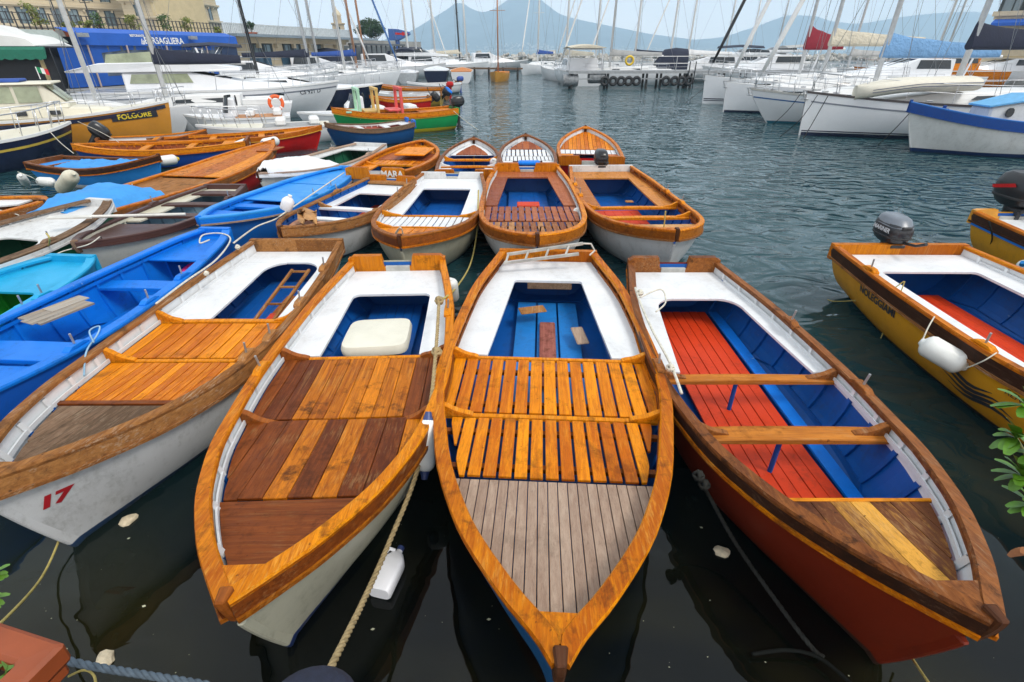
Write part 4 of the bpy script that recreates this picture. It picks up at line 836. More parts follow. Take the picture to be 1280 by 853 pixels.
fender(at(199, 202, .4), at(221, 199, .4), .12, 'white fender with yellow ends on the cobalt blue boat', None, plain('fender_yellow', (.7, .5, .02), .4))
fender(at(294, 184, .4), at(310, 178, .45), .13, 'white fender between the cobalt blue boat and the red boat')
fender(at(328, 180, .5), at(347, 176, .5), .13, 'white fender with dark ends on the sharp bowed red boat', None, plain('fender_navy', (.02, .03, .1), .4))
fender(at(532, 146, .5), at(549, 145, .5), .10, 'small white fender on the green boat')
fender(at(1153, 428, .52), at(1206, 459, .42), .105, 'long white fender hanging on the side of the yellow boat')
fender(at(535, 524, .62), at(531, 590, .34), .068, 'white fender with a navy end between the beige boat and the slatted boat', None, plain('fender_navy2', (.03, .05, .16), .4))
fender(at(563, 350, .55), at(566, 376, .25), .08, 'white fender at the stern of the beige hulled boat')
fender(at(300, 480, .45), at(294, 493, .25), .06, 'small white fender between the seventeen boat and the beige boat')
fender(at(1279, 330, .35), at(1284, 340, .2), .08, 'white and blue fender on the second yellow boat', None, BLUE_LT)
fender(at(722, 262, .5), at(724, 280, .2), .09, 'pale fender between the two white boats of the second row')
fender(at(617, 200, .55), at(617, 215, .2), .09, 'pale fender beside the boat with the peaked locker')
fender(at(533, 210, .45), at(531, 222, .15), .09, 'pale fender beside the lettered orange boat')
fender(at(98, 318, .30), at(101, 336, .05), .14, 'yellowed fender in the water by the brown decked boat', plain('fender_yellowed', (.6, .52, .2), .5))
# plastic bottle floats and the jerrycan
m = MB()
Mj = Matrix.Translation(at(487, 718, .03)) @ Matrix.Rotation(math.radians(-13), 4, 'Z') @ Matrix.Scale(.72, 4)
m.loft([[Mj @ Vector((q.x, q.z, q.y + .03)) for q in m.ring((0, 0, y), a, b, 20, e)] for y, a, b, e in ((-.20, .088, .062, 4), (-.185, .098, .07, 4.5), (.07, .10, .07, 4.5), (.10, .096, .066, 4), (.17, .055, .045, 3), (.19, .03, .028, 2), (.23, .028, .026, 2), (.232, .02, .02, 2))])
jc = m.build('jerrycan', plain('jerrycan_white', (.80, .80, .83), .35, var=.05, bmp=.05), smooth=40); tag(jc, 'white plastic canister floating in dark water beside the twisted rope', 'jerrycan')
m = MB(); m.tube([Mj @ Vector(q) for q in ((-.075, .07, .07), (-.085, .11, .10), (-.07, .17, .095), (-.03, .185, .06))], .013, 8); m.build('handle', MATS['jerrycan_white'], jc, smooth=60)
m = MB(); m.loft([[Mj @ Vector((q.x, q.z, q.y + .03)) for q in m.ring((0, 0, y), .031, .031, 12, 2)] for y in (.21, .25)]); m.build('cap', MATS['fender_navy2'], jc)
# ------------------------------------------------------------------ yachts and launches
GEL = plain('gelcoat_white', (.76, .77, .79), .22, var=.04, scale=1.5, bmp=.02)
GELD = plain('deck_white', (.72, .72, .71), .5, var=.06, scale=2)
GELC = plain('deck_cream', (.68, .64, .52), .5, var=.06, scale=2)
NAVY = plain('hull_navy_gloss', (.012, .018, .045), .2, var=.2, bmp=.02)
GLASS = plain('tinted_glass', (.02, .025, .03), .08, bmp=0)
GLASSG = plain('pale_glass', (.30, .33, .22), .1, var=.3, scale=2, bmp=0)
ALU = plain('mast_alloy', (.62, .63, .64), .45, .25, .1)
ALUW = plain('mast_white', (.74, .74, .73), .4, var=.08)
MBLK = plain('mast_black', (.015, .015, .018), .4)
MWOOD = plain('mast_wood', (.42, .20, .10), .4, var=.25)
MBLUE = plain('sail_sleeve_blue', (.05, .16, .42), .6)
WIRE = plain('rigging_wire', (.30, .31, .32), .5, .5, bmp=0)
CANV = {'navy': plain('canvas_navy', (.010, .014, .035), .8, bmp=.5, dist=.02, scale=3), 'cream': plain('canvas_cream', (.62, .56, .44), .85, bmp=1, dist=.08, scale=1, var=.1), 'sky': plain('canvas_sky', (.17, .34, .58), .8, bmp=1, dist=.08, scale=1, var=.15),
        'maroon': plain('canvas_maroon', (.24, .010, .025), .8, bmp=.5, dist=.02, scale=3), 'grey': plain('canvas_grey', (.38, .38, .37), .8, bmp=.4, scale=3), 'white': CANVAS_W, 'blue': plain('canvas_royal', (.02, .07, .30), .8, bmp=.4, scale=3)}
YG = 'white yachts moored in the harbour'
def loftx(m, secs):
    """secs: (x, half width bottom, half width top, z0, z1)"""
    m.loft([[Vector((x, -a, z0)), Vector((x, -b, z1)), Vector((x, b, z1)), Vector((x, a, z0))] for x, a, b, z0, z1 in secs])
def hullbits(T, F, hullm, deckm, boot=None, bead=None, stripe=None, stripe_z=(-.25, -.30), nu=10):
    m = MB(); S_ = [i / 16 for i in range(14)] + [.86, .90, .94, .97, .985, 1]
    for sd in (-1, 1): m.loft([[F.pt(s, u / nu, sd) for u in range(nu + 1)] for s in S_], False, False)
    a = [F.pt(0, u / nu, -1) for u in range(nu + 1)][::-1] + [F.pt(0, u / nu, 1) for u in range(1, nu + 1)]; m.add(a, [tuple(range(len(a)))])
    m.build('hull', hullm, T, smooth=55)
    m = MB(); xs = [F.x(s, 1) for s in S_]; wv = [max(.01, F.W(s) - .02) for s in S_]; m.strip(xs, [-q for q in wv], wv, [F.G(s) + .03 for s in S_], .05); m.build('deck', deckm, T, bev=0)
    def band(nm, mt, o, d0, d1, s0=0, s1=1):
        m = MB()
        for sd in (-1, 1): m.loft([[F.edge(s, oo, dz, sd) for oo, dz in ((o, d0), (o, d1), (-.03, d1), (-.03, d0))] for s in S_ if s0 <= s <= s1])
        m.build(nm, mt, T)
    if bead: band('toe_rail', bead, .02, .05, -.02)
    if stripe:
        m = MB()
        for sd in (-1, 1):
            rg = []
            for s in S_[:-1]:
                z = F.G(s) + stripe_z[0]; z2 = F.G(s) + stripe_z[1]; x = F.X(s)
                rg.append([Vector((x, sd * (F.inW(x, z, -.008)), z)), Vector((x, sd * (F.inW(x, z2, -.008)), z2))])
            m.loft(rg, False, False)
        m.build('painted_stripe', stripe, T, fix=False)
def tubes(T, name, segs, r, mat, n=5):
    m = MB()
    for q in segs: m.tube(q, r, n)
    return m.build(name, mat, T, smooth='all')
def sail_cover(T, x0, x1, z, h, mat, y=0, droop=.0):
    m = MB(); rings = []; n = 14
    for i in range(n + 1):
        f_ = i / n; x = lerp(x0, x1, f_); hh = lerp(h, h * .38, f_ ** .6) * (1 + .02 * math.sin(f_ * 21)) ; ww = lerp(.17, .10, f_)
        rings.append([Vector((x + .02 * mnoise.noise(Vector((i * .9, j, 3))), y + ww * (math.cos(a) if math.sin(a) < .2 else math.cos(a) * .55) * (1 + .2 * mnoise.noise(Vector((i, j * .8, 1)))), z - .08 - droop * f_ + (hh if math.sin(a) > 0 else .12) * math.sin(a))) for j in range(12) for a in (2 * PI * j / 12,)])
    m.loft(rings); return m.build('sail_cover', mat, T, smooth=70)
def sail_yacht(label, bow, az, L, B, zb=1.4, zm=1.1, rb=.4, hull=GEL, deck=GELD, mast_at=.45, mast_h=13, mast=ALU, mast_r=.075, cover='navy', boom_z=1.35, furl=None, boot=None, stripe=None, bead=None, cabin=True, rails=True, rig=True, group=YG, name='sailing_yacht', lean=0, cov_h=.6, boom_l=.42, spreaders=2, hood=None, furl_r=.06):
    d = Vector((math.cos(az), math.sin(az), 0)); mid = Vector((bow[0], bow[1], 0)) - d * L / 2
    T = empty(name, mid, az, label, 'sailing yacht', group); F = Form(L, B, .72, zm + .05, zm, zb, .5, rb, .35, tab=[(0, .68), (.3, .96), (.45, 1), (.65, .86), (.80, .60), (.92, .27), (1, .012)], kst=.48)
    hullbits(T, F, hull, deck, bead=bead, stripe=stripe)
    zd = lambda s: F.G(s) + .03
    if cabin:
        m = MB(); q = F.W(.45) * .62
        loftx(m, [(F.X(.24), q, q * .9, zd(.3) - .02, zd(.3) + .42), (F.X(.45), q, q * .85, zd(.45) - .02, zd(.45) + .42), (F.X(.62), q * .8, q * .62, zd(.6) - .02, zd(.6) + .33), (F.X(.76), q * .5, q * .3, zd(.76) - .02, zd(.76) + .05)])
        c_ = m.build('cabin', deck, T, bev=.06)
        for sd in (-1, 1):
            m = MB(); m.add([(F.X(.30), sd * (q * .965 + .012), zd(.3) + .13), (F.X(.55), sd * (q * .90 + .014), zd(.5) + .14), (F.X(.53), sd * (q * .84 + .014), zd(.5) + .26), (F.X(.31), sd * (q * .925 + .012), zd(.3) + .30)], [(0, 1, 2, 3)]); m.build('window', GLASS, c_, fix=False)
        for sd in (-1, 1):
            m = MB(); m.box(F.X(.04), F.X(.235), sd * q - .1, sd * q + .1, zd(.1) - .03, zd(.1) + .22); m.build('coaming', deck, T, bev=.04)
    mx = F.X(1 - mast_at) ; base = Vector((mx, 0, zd(.5) + .1)); top = Vector((mx - lean, 0, mast_h))
    m = MB(); m.tube([base - Vector((0, 0, .2)), base.lerp(top, .5), top], [mast_r, mast_r * .95, mast_r * .7], 10); ms = m.build('mast', mast, T, smooth='all')
    if spreaders:
        sg = []
        for k in range(spreaders):
            z = lerp(base.z, mast_h, (k + 1) / (spreaders + .75)); x = lerp(base.x, top.x, (z - base.z) / (top.z - base.z))
            sg.append([(x, -.75, z + .05), (x, .75, z + .05)])
        tubes(ms, 'spreader', sg, .025, mast)
    if cover:
        x0 = mx - .12; x1 = x0 - L * boom_l; zz = zd(.4) + boom_z
        m = MB(); m.tube([(x0, 0, zz), (x1, 0, zz - .03)], .07, 10); b_ = m.build('boom', ALUW, T, smooth='all')
        sail_cover(b_, x0 + .2, x1 + .15, zz + .12, cov_h, CANV[cover])
    bt_ = Vector((F.X(1) - .12, 0, F.G(1) + .08))
    if rig:
        sg = [[bt_, top], [(F.X(.01), 0, zd(0)), top]]
        for sd in (-1, 1): sg += [[(mx - .1, sd * F.W(.5) * .92, zd(.5)), top], [(mx - .35, sd * F.W(.5) * .92, zd(.5)), base.lerp(top, .48)]]
        tubes(T, 'rigging', sg, .009, WIRE, 4)
    if furl:
        m = MB(); a = bt_.lerp(top, .04); b = bt_.lerp(top, .96); m.tube([a, a.lerp(b, .1), a.lerp(b, .5), b], [furl_r * .7, furl_r, furl_r * .9, furl_r * .5], 10); m.build('furled_sail', furl, T, smooth='all')
    if rails:
        sg = []
        for sd in (-1, 1):
            pts = [F.edge(s, -.08, .05, sd) for s in (.08, .22, .36, .5, .64, .76, .86)]
            for q in pts: sg.append([q, q + Vector((0, 0, .6))])
            sg.append([q + Vector((0, 0, .6)) for q in pts]); sg.append([q + Vector((0, 0, .32)) for q in pts])
        m = MB()
        for q in sg: m.tube(q, .010, 4)
        m.build('lifelines', STEEL, T)
        m = MB(); pr = [F.edge(s, -.08, .05, 1) for s in (.86, .93, .985)]; pl = [Vector((q.x, -q.y, q.z)) for q in pr]; up = Vector((.10, 0, .62))
        m.tube([q + up for q in pr] + [q + up for q in pl[::-1]], .016, 6)
        m.tube([q + up * .5 for q in pr] + [q + up * .5 for q in pl[::-1]], .012, 6)
        for q in pr + pl: m.tube([q, q + up], .014, 6)
        m.build('pulpit', STEEL, T, smooth='all')
    if hood:
        m = MB(); q = F.W(.3) * .75; m.loft([[Vector((x, math.cos(a) * q * w, zd(.2) + .1 + h * max(0, math.sin(a)) ** .6)) for a in [PI * j / 10 for j in range(11)]] for x, w, h in ((F.X(.10), .95, 1.75), (F.X(.2), 1, 1.85), (F.X(.30), .95, 1.7), (F.X(.37), .8, .7))], False, False)
        m.build('spray_hood', CANV[hood], T, smooth='all')
    return T, F
def motor_yacht(label, bow, az, L, B, zb=1.5, zm=1.0, hull=GEL, deck=GEL, house=True, fly=False, glass=GLASS, group=None, name='motor_yacht', cat='motor yacht', rails=True, stripe=None, arch=False, top=None, rb=1.2, house_s=(.22, .62), house_h=1.0, sw=.86):
    d = Vector((math.cos(az), math.sin(az), 0)); mid = Vector((bow[0], bow[1], 0)) - d * L / 2
    T = empty(name, mid, az, label, cat, group); F = Form(L, B, sw, zm, zm, zb, .35, rb, .1, tab=[(0, sw), (.3, .98), (.5, 1), (.68, .90), (.82, .64), (.93, .30), (1, .012)], kst=.2)
    hullbits(T, F, hull, deck, bead=GELD, stripe=stripe, stripe_z=(-.18, -.24))
    zd = lambda s: F.G(s) + .03
    if house:
        a, b = house_s; q = F.W(.45) * .80; h = house_h; m = MB()
        loftx(m, [(F.X(a), q, q * .92, zd(a) - .03, zd(a) + h), (F.X(lerp(a, b, .55)), q, q * .88, zd(a) - .03, zd(a) + h * 1.02), (F.X(b), q * .86, q * .66, zd(b) - .05, zd(b) + h * .42), (F.X(b + .2), q * .5, q * .28, zd(b + .2) - .05, zd(b + .2) + .06)])
        hs = m.build('deckhouse', deck, T, bev=.05)
        m = MB()   # wrap windscreen
        x0, x1, x2 = F.X(a + .02), F.X(lerp(a, b, .55)), F.X(b - .012)
        z0, z1 = zd(a) + h * .45, zd(a) + h * .93
        for sd in (-1, 1):
            m = MB(); m.add([(x0, sd * (q * .975 + .004), z0), (x1 + .1, sd * (q * .955 + .006), z0), (x1 - .05, sd * (q * .90 + .006), z1), (x0 + .15, sd * (q * .935 + .006), z1)], [(0, 1, 2, 3)]); m.build('side_window', glass, hs, fix=False)
        m = MB()
        f0, f1 = .06, .80
        def ws(t_, y): return Vector((lerp(x1, x2, t_) + .012, y, lerp(zd(a) + h * 1.02, zd(b) + h * .42, t_) + .015))
        yy = lambda t_: lerp(q * .88, q * .66, t_) * .94
        m.add([ws(f0, -yy(f0)), ws(f0, yy(f0)), ws(f1, yy(f1)), ws(f1, -yy(f1))], [(0, 1, 2, 3)]); m.build('windscreen', glass, hs, fix=False)
        m = MB()
        for k in (-.34, .34): m.beam(ws(f0, yy(f0) * k) + Vector((.012, 0, .012)), ws(f1, yy(f1) * k) + Vector((.012, 0, .012)), .05, .03)
        m.build('mullions', BLACKP, hs)
    if fly:
        m = MB(); q = F.W(.4) * .78; z = zd(.3) + house_h
        loftx(m, [(F.X(.0), q * .9, q, z + .02, z + .08), (F.X(.12), q, q * 1.03, z + .02, z + .36), (F.X(.42), q, q * .98, z + .02, z + .40), (F.X(.60), q * .7, q * .62, z + .02, z + .16)]); fb = m.build('flybridge', deck, T, bev=.04)
        m = MB(); rg = []
        for j in range(13):
            a = -PI / 2 + PI * j / 12; rg.append([Vector((F.X(.36) + math.cos(a) * .9, math.sin(a) * q * .93, z + .4)), Vector((F.X(.33) + math.cos(a) * .5, math.sin(a) * q * .88, z + .78))])
        rg = [[Vector((F.X(.14), -q * .95, z + .36)), Vector((F.X(.15), -q * .9, z + .66))]] + rg + [[Vector((F.X(.14), q * .95, z + .36)), Vector((F.X(.15), q * .9, z + .66))]]
        m.loft(rg, False, False); m.build('wind_screen', glass, fb, fix=False)
    if arch:
        m = MB(); q = F.W(.2) * .9; z = zd(.15); m.tube([(F.X(.16), -q, z), (F.X(.12), -q * .92, z + 1.7), (F.X(.12), q * .92, z + 1.7), (F.X(.16), q, z)], .07, 8); m.build('radar_arch', deck, T, smooth=60)
    if top:
        m = MB(); q = F.W(.3) * .85; z = zd(.2) + 1.9; m.loft([[Vector((x, y, z + .18 * (1 - (y / q) ** 2) - dz)) for y in [q * (k / 5 - 1) for k in range(11)]] + [Vector((x, q * (1 - k / 5), z - .03 - dz)) for k in range(11)] for x, dz in ((F.X(.04), .1), (F.X(.2), 0), (F.X(.38), .12))]); tp = m.build('bimini', CANV[top], T, smooth=60)
        tubes(tp, 'frame', [[(F.X(.1), sd * q * .95, zd(.1)), (F.X(.06 + .1 * k), sd * q * .95, z - .1)] for sd in (-1, 1) for k in (0, 1, 2)], .02, STEEL)
    if rails:
        sg = []; pr = [F.edge(s, -.1, .05, 1) for s in (.5, .6, .7, .8, .88, .94, .985)]; pl = [Vector((q.x, -q.y, q.z)) for q in pr]; up = Vector((.08, 0, .55))
        m = MB(); m.tube([pr[0]] + [q + up for q in pr] + [q + up for q in pl[::-1]] + [pl[0]], .018, 6)
        for q in pr[1:] + pl[1:]: m.tube([q, q + up], .013, 5)
        m.build('bow_rail', STEEL, T, smooth='all')
    return T, F
# the four sailing yachts on the right, bows to the fairway
Y4, FY4 = sail_yacht('nearest white sailing yacht with a navy boom cover and a dinghy on its foredeck', (10.75, 20.3), math.radians(183), 12, 3.7, 1.47, 1.10, .15, mast_at=.46, mast_h=16, cover='navy', boom_z=1.75, stripe=plain('line_grey', (.2, .22, .26)), bead=plain('toe_rail_dark', (.06, .05, .05)), cov_h=.75, mast_r=.10, lean=.2)
for F_, T_, dzs in ():
    for nm, (z0, z1), mt in zip(('boot_stripe', 'boot_top'), dzs, (NAVY, NAVY)):
        m = MB()
        for sd in (-1, 1):
            m.loft([[Vector((F_.X(s) if s < .985 else F_.X(.998), sd * F_.inW(F_.X(min(s, .998)), z, -.009), z)) for z in (z0, z1)] for s in [k / 20 for k in range(20)] + [.98, .998]], False, False)
        m.build(nm, mt, T_, fix=False)
Y3, FY3 = sail_yacht('white sailing yacht with a raked bow, blue side lines and a pale blue boom cover', (10.35, 24.2), math.radians(182), 11, 3.3, 1.33, 1.0, 1.5, mast_at=.49, mast_h=15, cover='sky', boom_z=1.55, furl=ALUW, stripe=plain('line_blue', (.05, .14, .34)), bead=plain('toe_rail_grey', (.35, .35, .33)), cov_h=.85, mast_r=.10, boom_l=.46, furl_r=.10)
Y2, FY2 = sail_yacht('white sailing yacht with a plumb bow and a cream boom cover', (10.9, 28.6), math.radians(181), 11, 3.5, 1.38, 1.1, .15, mast_at=.44, mast_h=15, cover='cream', boom_z=1.9, furl=ALUW, cov_h=.7, mast_r=.09, furl_r=.10)
Y1, FY1 = sail_yacht('white sailing yacht with a maroon boom cover and a black furled headsail', (11.4, 33.4), math.radians(180), 12, 3.6, 1.5, 1.15, .15, mast_at=.46, mast_h=16, cover='maroon', boom_z=1.7, furl=MBLK, stripe=None, cov_h=1.2, boom_l=.18, mast_r=.09, furl_r=.09)
for F_, T_, dzs, c2 in ((FY4, Y4, ((.20, .165), (.135, .0)), NAVY), (FY3, Y3, ((.09, .085), (.08, .0)), plain('boot_teal', (.02, .16, .24), .4)), (FY2, Y2, ((.12, .115), (.10, .0)), NAVY), (FY1, Y1, ((.30, .25), (.20, .16)), NAVY)):
    for nm, (z0, z1), mt in zip(('boot_stripe', 'boot_top'), dzs, (NAVY, c2)):
        m = MB()
        for sd in (-1, 1):
            rg = []
            for s in [k / 20 for k in range(20)] + [.97, .985, .995]:
                rg.append([])
                for z in (z0, z1):
                    zz = (z - F_.K(s)) / (F_.G(s) - F_.K(s)); u = math.acos(1 - zz) / (PI / 2); p = F_.pt(s, u, sd); rg[-1].append(Vector((p.x + .006 * s, p.y + sd * .009, z)))
            m.loft(rg, False, False)
        m.build(nm, mt, T_, fix=False)
# inflatable dinghy upside down on the nearest yacht
m = MB(); q0 = Y4.matrix_basis
rings = []
for i in range(15):
    f_ = i / 14; x = -1.9 + 3.9 * f_; hw = .66 if f_ < .62 else .66 * math.sqrt(max(.02, 1 - ((f_ - .62) / .39) ** 2)); z = .25 + (.0 if f_ < .55 else -.22 * ((f_ - .55) / .45) ** 1.4)
    rings.append([Vector((x, hw * math.cos(2 * PI * j / 16), z + .24 * math.copysign(abs(math.sin(2 * PI * j / 16)) ** .7, math.sin(2 * PI * j / 16)))) for j in range(16)])
m.loft(rings)
dg = m.build('inflatable_dinghy', plain('hypalon_cream', (.66, .62, .52), .6, var=.06), smooth=60); dg.matrix_world = Matrix.Translation((14.15, 19.75, 1.50)) @ Matrix.Rotation(math.radians(180), 4, 'Z') @ Matrix.Rotation(.02, 4, 'Y')
tag(dg, 'cream inflatable dinghy turned over on the foredeck of the nearest yacht', 'dinghy')
m = MB()
for sd in (-1, 1):
    for dz in (.05, -.03): m.loft([[Vector((-1.9 + 3.55 * f_, sd * ((.668 if f_ < .68 else .668 * math.sqrt(max(.02, 1 - ((f_ - .68) / .43) ** 2)))), .25 + dz + d2 + (.0 if f_ < .55 else -.18 * ((f_ - .55) / .45) ** 1.4))) for d2 in (0, .02)] for f_ in [k / 12 for k in range(13)]], False, False)
m.build('side_stripe', plain('stripe_navy', (.03, .05, .12)), dg, fix=False)
# blue and white wooden launch on the right
BL = paint('launch_blue', (.008, .06, .27), .35, .25); BLW = paint('launch_white', (.66, .67, .66), .4, .35, wl=.12, wlcol=(.01, .03, .10))
T, F = boat('wooden_launch', 'white wooden launch with a broad blue bulwark and a low cabin, at the right edge', Vector((12.2, 16.9)), Vector((19.6, 16.3)), 2.5, None, zs=1.0, zm=.95, zb=1.43, d=.4, rb=.75, hull=BLW, strake=BL, strake_h=.27, cap=plain('bright_blue_cap', (.01, .13, .45), .4), cap_w=.12, lining=BL, side=BL, transom=BL, stem=BL, notch=0, horn=0, deck_drop=.25, rib_n=16, sw=.6, cat='launch',
    layout=(('cross', dict(s=(.04, .97), n=1, mat=BLUE_BR, name='deck')),), band=BL)
m = MB(); z = F.G(.5) - .25; loftx(m, [(F.X(.15), .8, .72, z, z + .95), (F.X(.55), .78, .68, z, z + .9), (F.X(.72), .5, .42, z, z + .62)]); cb = m.build('cabin', BLW, T, bev=.05)
m = MB(); loftx(m, [(F.X(.14), .78, .78, z + .955, z + 1.0), (F.X(.55), .74, .74, z + .905, z + .95), (F.X(.73), .46, .46, z + .625, z + .67)]); m.build('roof', plain('roof_skyblue', (.12, .38, .66), .5), cb)
for k, s_ in enumerate((.66, .56, .46)):
    for sd in (-1, 1):
        m = MB(); y = lerp(.80, .52, max(0, (s_ - .55) / .17)) if s_ > .55 else .79
        yy = (y - .04) * sd; m.loft([[Vector((F.X(s_) + math.cos(a) * .10, yy + o_ * sd, z + .5 + math.sin(a) * .13)) for a in [2 * PI * j / 14 for j in range(14)]] for o_ in (-.03, .03)]); m.build('porthole', GLASS, cb, smooth=40)
m = MB(); m.tube([(F.X(.86), 0, z + .1), (F.X(.86), 0, F.G(.86) + .12)], .05, 8); m.tube([(F.X(.86), -.2, F.G(.86) + .02), (F.X(.86), .2, F.G(.86) + .02)], .03, 8); m.build('mooring_bitt', BL, T, smooth=60)

# left: varnished cruiser lettered on its bow
az = math.radians(28); bow = Vector((-11.75, 18.9)); OC = plain('hull_ochre', (.58, .25, .03), .3, var=.12, scale=1.2, bmp=.04)
T, F = motor_yacht('ochre wooden cruiser with a cream deckhouse and yellow name on its bow', bow, az, 8.2, 2.5, 1.28, .95, hull=OC, deck=GELC, house=False, rails=False, name='cabin_cruiser', cat='cabin cruiser', rb=.35, stripe=None)
m = MB()
for sd in (-1, 1): m.loft([[F.edge(s, .012, dz, sd) for dz in (-.06, -.17)] for s in SS[:-2]], False, False)
m.build('rub_band', NAVY, T, fix=False)
m = MB()
for sd in (-1,):
    m.loft([[Vector((F.X(.80 + .15 * k / 8), sd * F.inW(F.X(.80 + .15 * k / 8), z + .05 * k / 8, -.014), z + .05 * k / 8)) for z in (.80, .85, .90, .96, 1.02)] for k in range(9)], False, False)
m.build('name_board', T_DK, T, fix=False)
hull_text(T, F, 'FOLGORE', .875, .935, .205, -1, T_YE, font_bold=.006, slope=.045, off=-.024)
m = MB(); z = F.G(.3) + .03
loftx(m, [(F.X(.10), .85, .85, z - .02, z + .30), (F.X(.62), .80, .72, z - .02, z + .33), (F.X(.80), .4, .25, z - .02, z + .2)]); tr = m.build('trunk_cabin', GELC, T, bev=.05)
for s_ in (.40, .52, .62):
    for sd in (-1, 1): m = MB(); m.box(F.X(s_), F.X(s_) + .26, sd * .79 - .04, sd * .79 + .04, z + .10, z + .22); m.build('window', GLASS, tr, bev=.01)
m = MB(); loftx(m, [(F.X(.44), .72, .66, z + .25, z + .92), (F.X(.62), .70, .62, z + .25, z + .92), (F.X(.68), .62, .5, z + .25, z + .38)]); wh = m.build('wheelhouse', GELC, T, bev=.04)
for sd in (-1, 1):
    for a, b in ((.45, .53), (.54, .61)): m = MB(); m.add([(F.X(a), sd * .712, z + .45), (F.X(b), sd * .705, z + .45), (F.X(b), sd * .655, z + .88), (F.X(a), sd * .668, z + .88)], [(0, 1, 2, 3)]) if False else m.add([(F.X(a), sd * .716, z + .45), (F.X(b), sd * .709, z + .45), (F.X(b), sd * .659, z + .88), (F.X(a), sd * .672, z + .88)], [(0, 1, 2, 3)]); m.build('window', GLASSG, wh, fix=False)
for a, b in ((-.6, -.03), (.03, .6)): m = MB(); m.add([(F.X(.676), a * .9, z + .46), (F.X(.676), b * .9, z + .46), (F.X(.632), b * .93, z + .88), (F.X(.632), a * .93, z + .88)], [(0, 1, 2, 3)]); m.build('windscreen', GLASSG, wh, fix=False)
m = MB(); loftx(m, [(F.X(.38), .76, .72, z + .925, z + .98), (F.X(.655), .72, .66, z + .925, z + .98)]); rf = m.build('roof', GELC, wh, bev=.02)
m = MB(); loftx(m, [(F.X(.36), .5, .46, z + .985, z + 1.07), (F.X(.56), .5, .4, z + .985, z + 1.07)]); m.build('rolled_awning', CANV['blue'], rf, bev=.03)
tubes(T, 'bow_rail', [[F.edge(s, -.1, .05 + h, -1) for s in (.3, .45, .6, .75, .88)] for h in (.35,)] + [[F.edge(s, -.1, .04, sd), F.edge(s, -.1, .42, sd)] for s in (.3, .45, .6, .75, .88) for sd in (-1, 1)], .012, STEEL)
def flag(p, h, lab, sz=.26, rz=.6):
    T = empty('flag', p, rz, lab, 'flag'); m = MB(); m.tube([(0, 0, 0), (0, 0, h)], .012, 6); m.build('staff', ALUW, T)
    for k, c in enumerate(((.0, .22, .08), (.75, .75, .75), (.6, .02, .03))):
        m = MB(); m.loft([[Vector((.01 + (k + q) * sz / 3, .05 * math.sin((k + q) * 1.6), h - (k + q) * sz * .10 - dz)) for dz in (0, sz * .62)] for q in (0, .5, 1)], False, False); m.build('stripe', plain('flag_%d' % k, c, .7, bmp=0), T, fix=False)
    return T
wp = T.location
flag((-14.55, 17.4, 2.02), .34, 'small green white and red flag on the cruiser roof')
# dark hulled launch
T, F = motor_yacht('black hulled launch with a cream deck and steel bow rail, at the left edge', (-13.2, 16.2), math.radians(66), 5.4, 2.0, .92, .72, hull=NAVY, deck=GELC, house=False, name='launch', cat='launch', rb=.5, stripe=plain('line_gold', (.5, .36, .05)))
# small brown boat with its motor tipped up
boat('rowing_boat', 'brown boat with a tipped up black outboard, under the ochre cruiser bow', Vector((-9.7, 17.05)), Vector((-12.3, 15.95)), 1.25, LB, zs=.5, zm=.46, zb=.62, hull=RED, strake=W_BRN, cap=W_OR, lining=W_OLD, side=None, ribs=False, transom=W_BRN, notch=.2, deck_drop=.05, layout=(('floor', dict(s=(.05, .9), n=3, mat=W_OLD)), ('thwart', dict(s=.5, mat=W_OR, w=.1, knees=False))), motor=dict(s=1.15, tilt=.75))
# white launches in the middle distance
def launch(lab, bow, stern, B, zb=.75, zm=.55, deckm=GEL, cons=True, hullm=GEL, **k):
    bow, stern = Vector(bow), Vector(stern); d = bow - stern
    T, F = motor_yacht(lab, bow, math.atan2(d.y, d.x), d.length, B, zb, zm, hull=hullm, deck=deckm, house=False, rails=k.get('rails', True), name='motorboat', cat='motorboat', group='white motorboats on the left', rb=.7, stripe=k.get('stripe'))
    m = MB(); q = F.W(.3) * .72; z = F.G(.3) + .035; m.box(F.X(.08), F.X(.52), -q, q, z, z + .012); m.build('cockpit_sole', k.get('sole', plain('sole_grey', (.30, .30, .30), .7)), T)
    m = MB()
    for s0, s1 in ((.08, .16), (.34, .42)):
        m = MB(); m.box(F.X(s0), F.X(s1), -q * .8, q * .8, z + .012, z + .24); m.build('seat', GELD, T, bev=.05)
    if cons:
        m = MB(); loftx(m, [(F.X(.5), .32, .30, z, z + .62), (F.X(.56), .32, .28, z, z + .66), (F.X(.64), .3, .2, z, z + .3)]); c_ = m.build('console', GEL, T, bev=.04)
        m = MB(); m.loft([[Vector((F.X(.60) + .25 * math.cos(a) - .1, q * math.sin(a), z + .18)), Vector((F.X(.57) + .18 * math.cos(a) - .1, q * .9 * math.sin(a), z + .72))] for a in [-PI / 2 + PI * j / 10 for j in range(11)]], False, False); m.build('windscreen', GLASS, T, fix=False)
        m = MB(); m.torus((F.X(.49), 0, z + .55), .17, .018, 'x', 18, 6); m.build('steering_wheel', BLACKP, c_, smooth='all')
    return T, F
launch('long cream launch with its bow to the left, just behind the sharp bowed red boat', (-10.5, 17.95), (-6.55, 19.45), 1.5, .62, .5, GELC, False)
launch('white motorboat with a dark windscreen and wooden console, beside the ochre cruiser', (-12.1, 20.1), (-8.7, 21.4), 1.7, .72, .58, rails=False, sole=plain('sole_teak', (.45, .2, .07), .6))
launch('white motorboat with a grey windscreen, directly behind the green hulled boat', (-8.6, 21.9), (-3.9, 24.2), 1.8, .62, .5, rails=False)
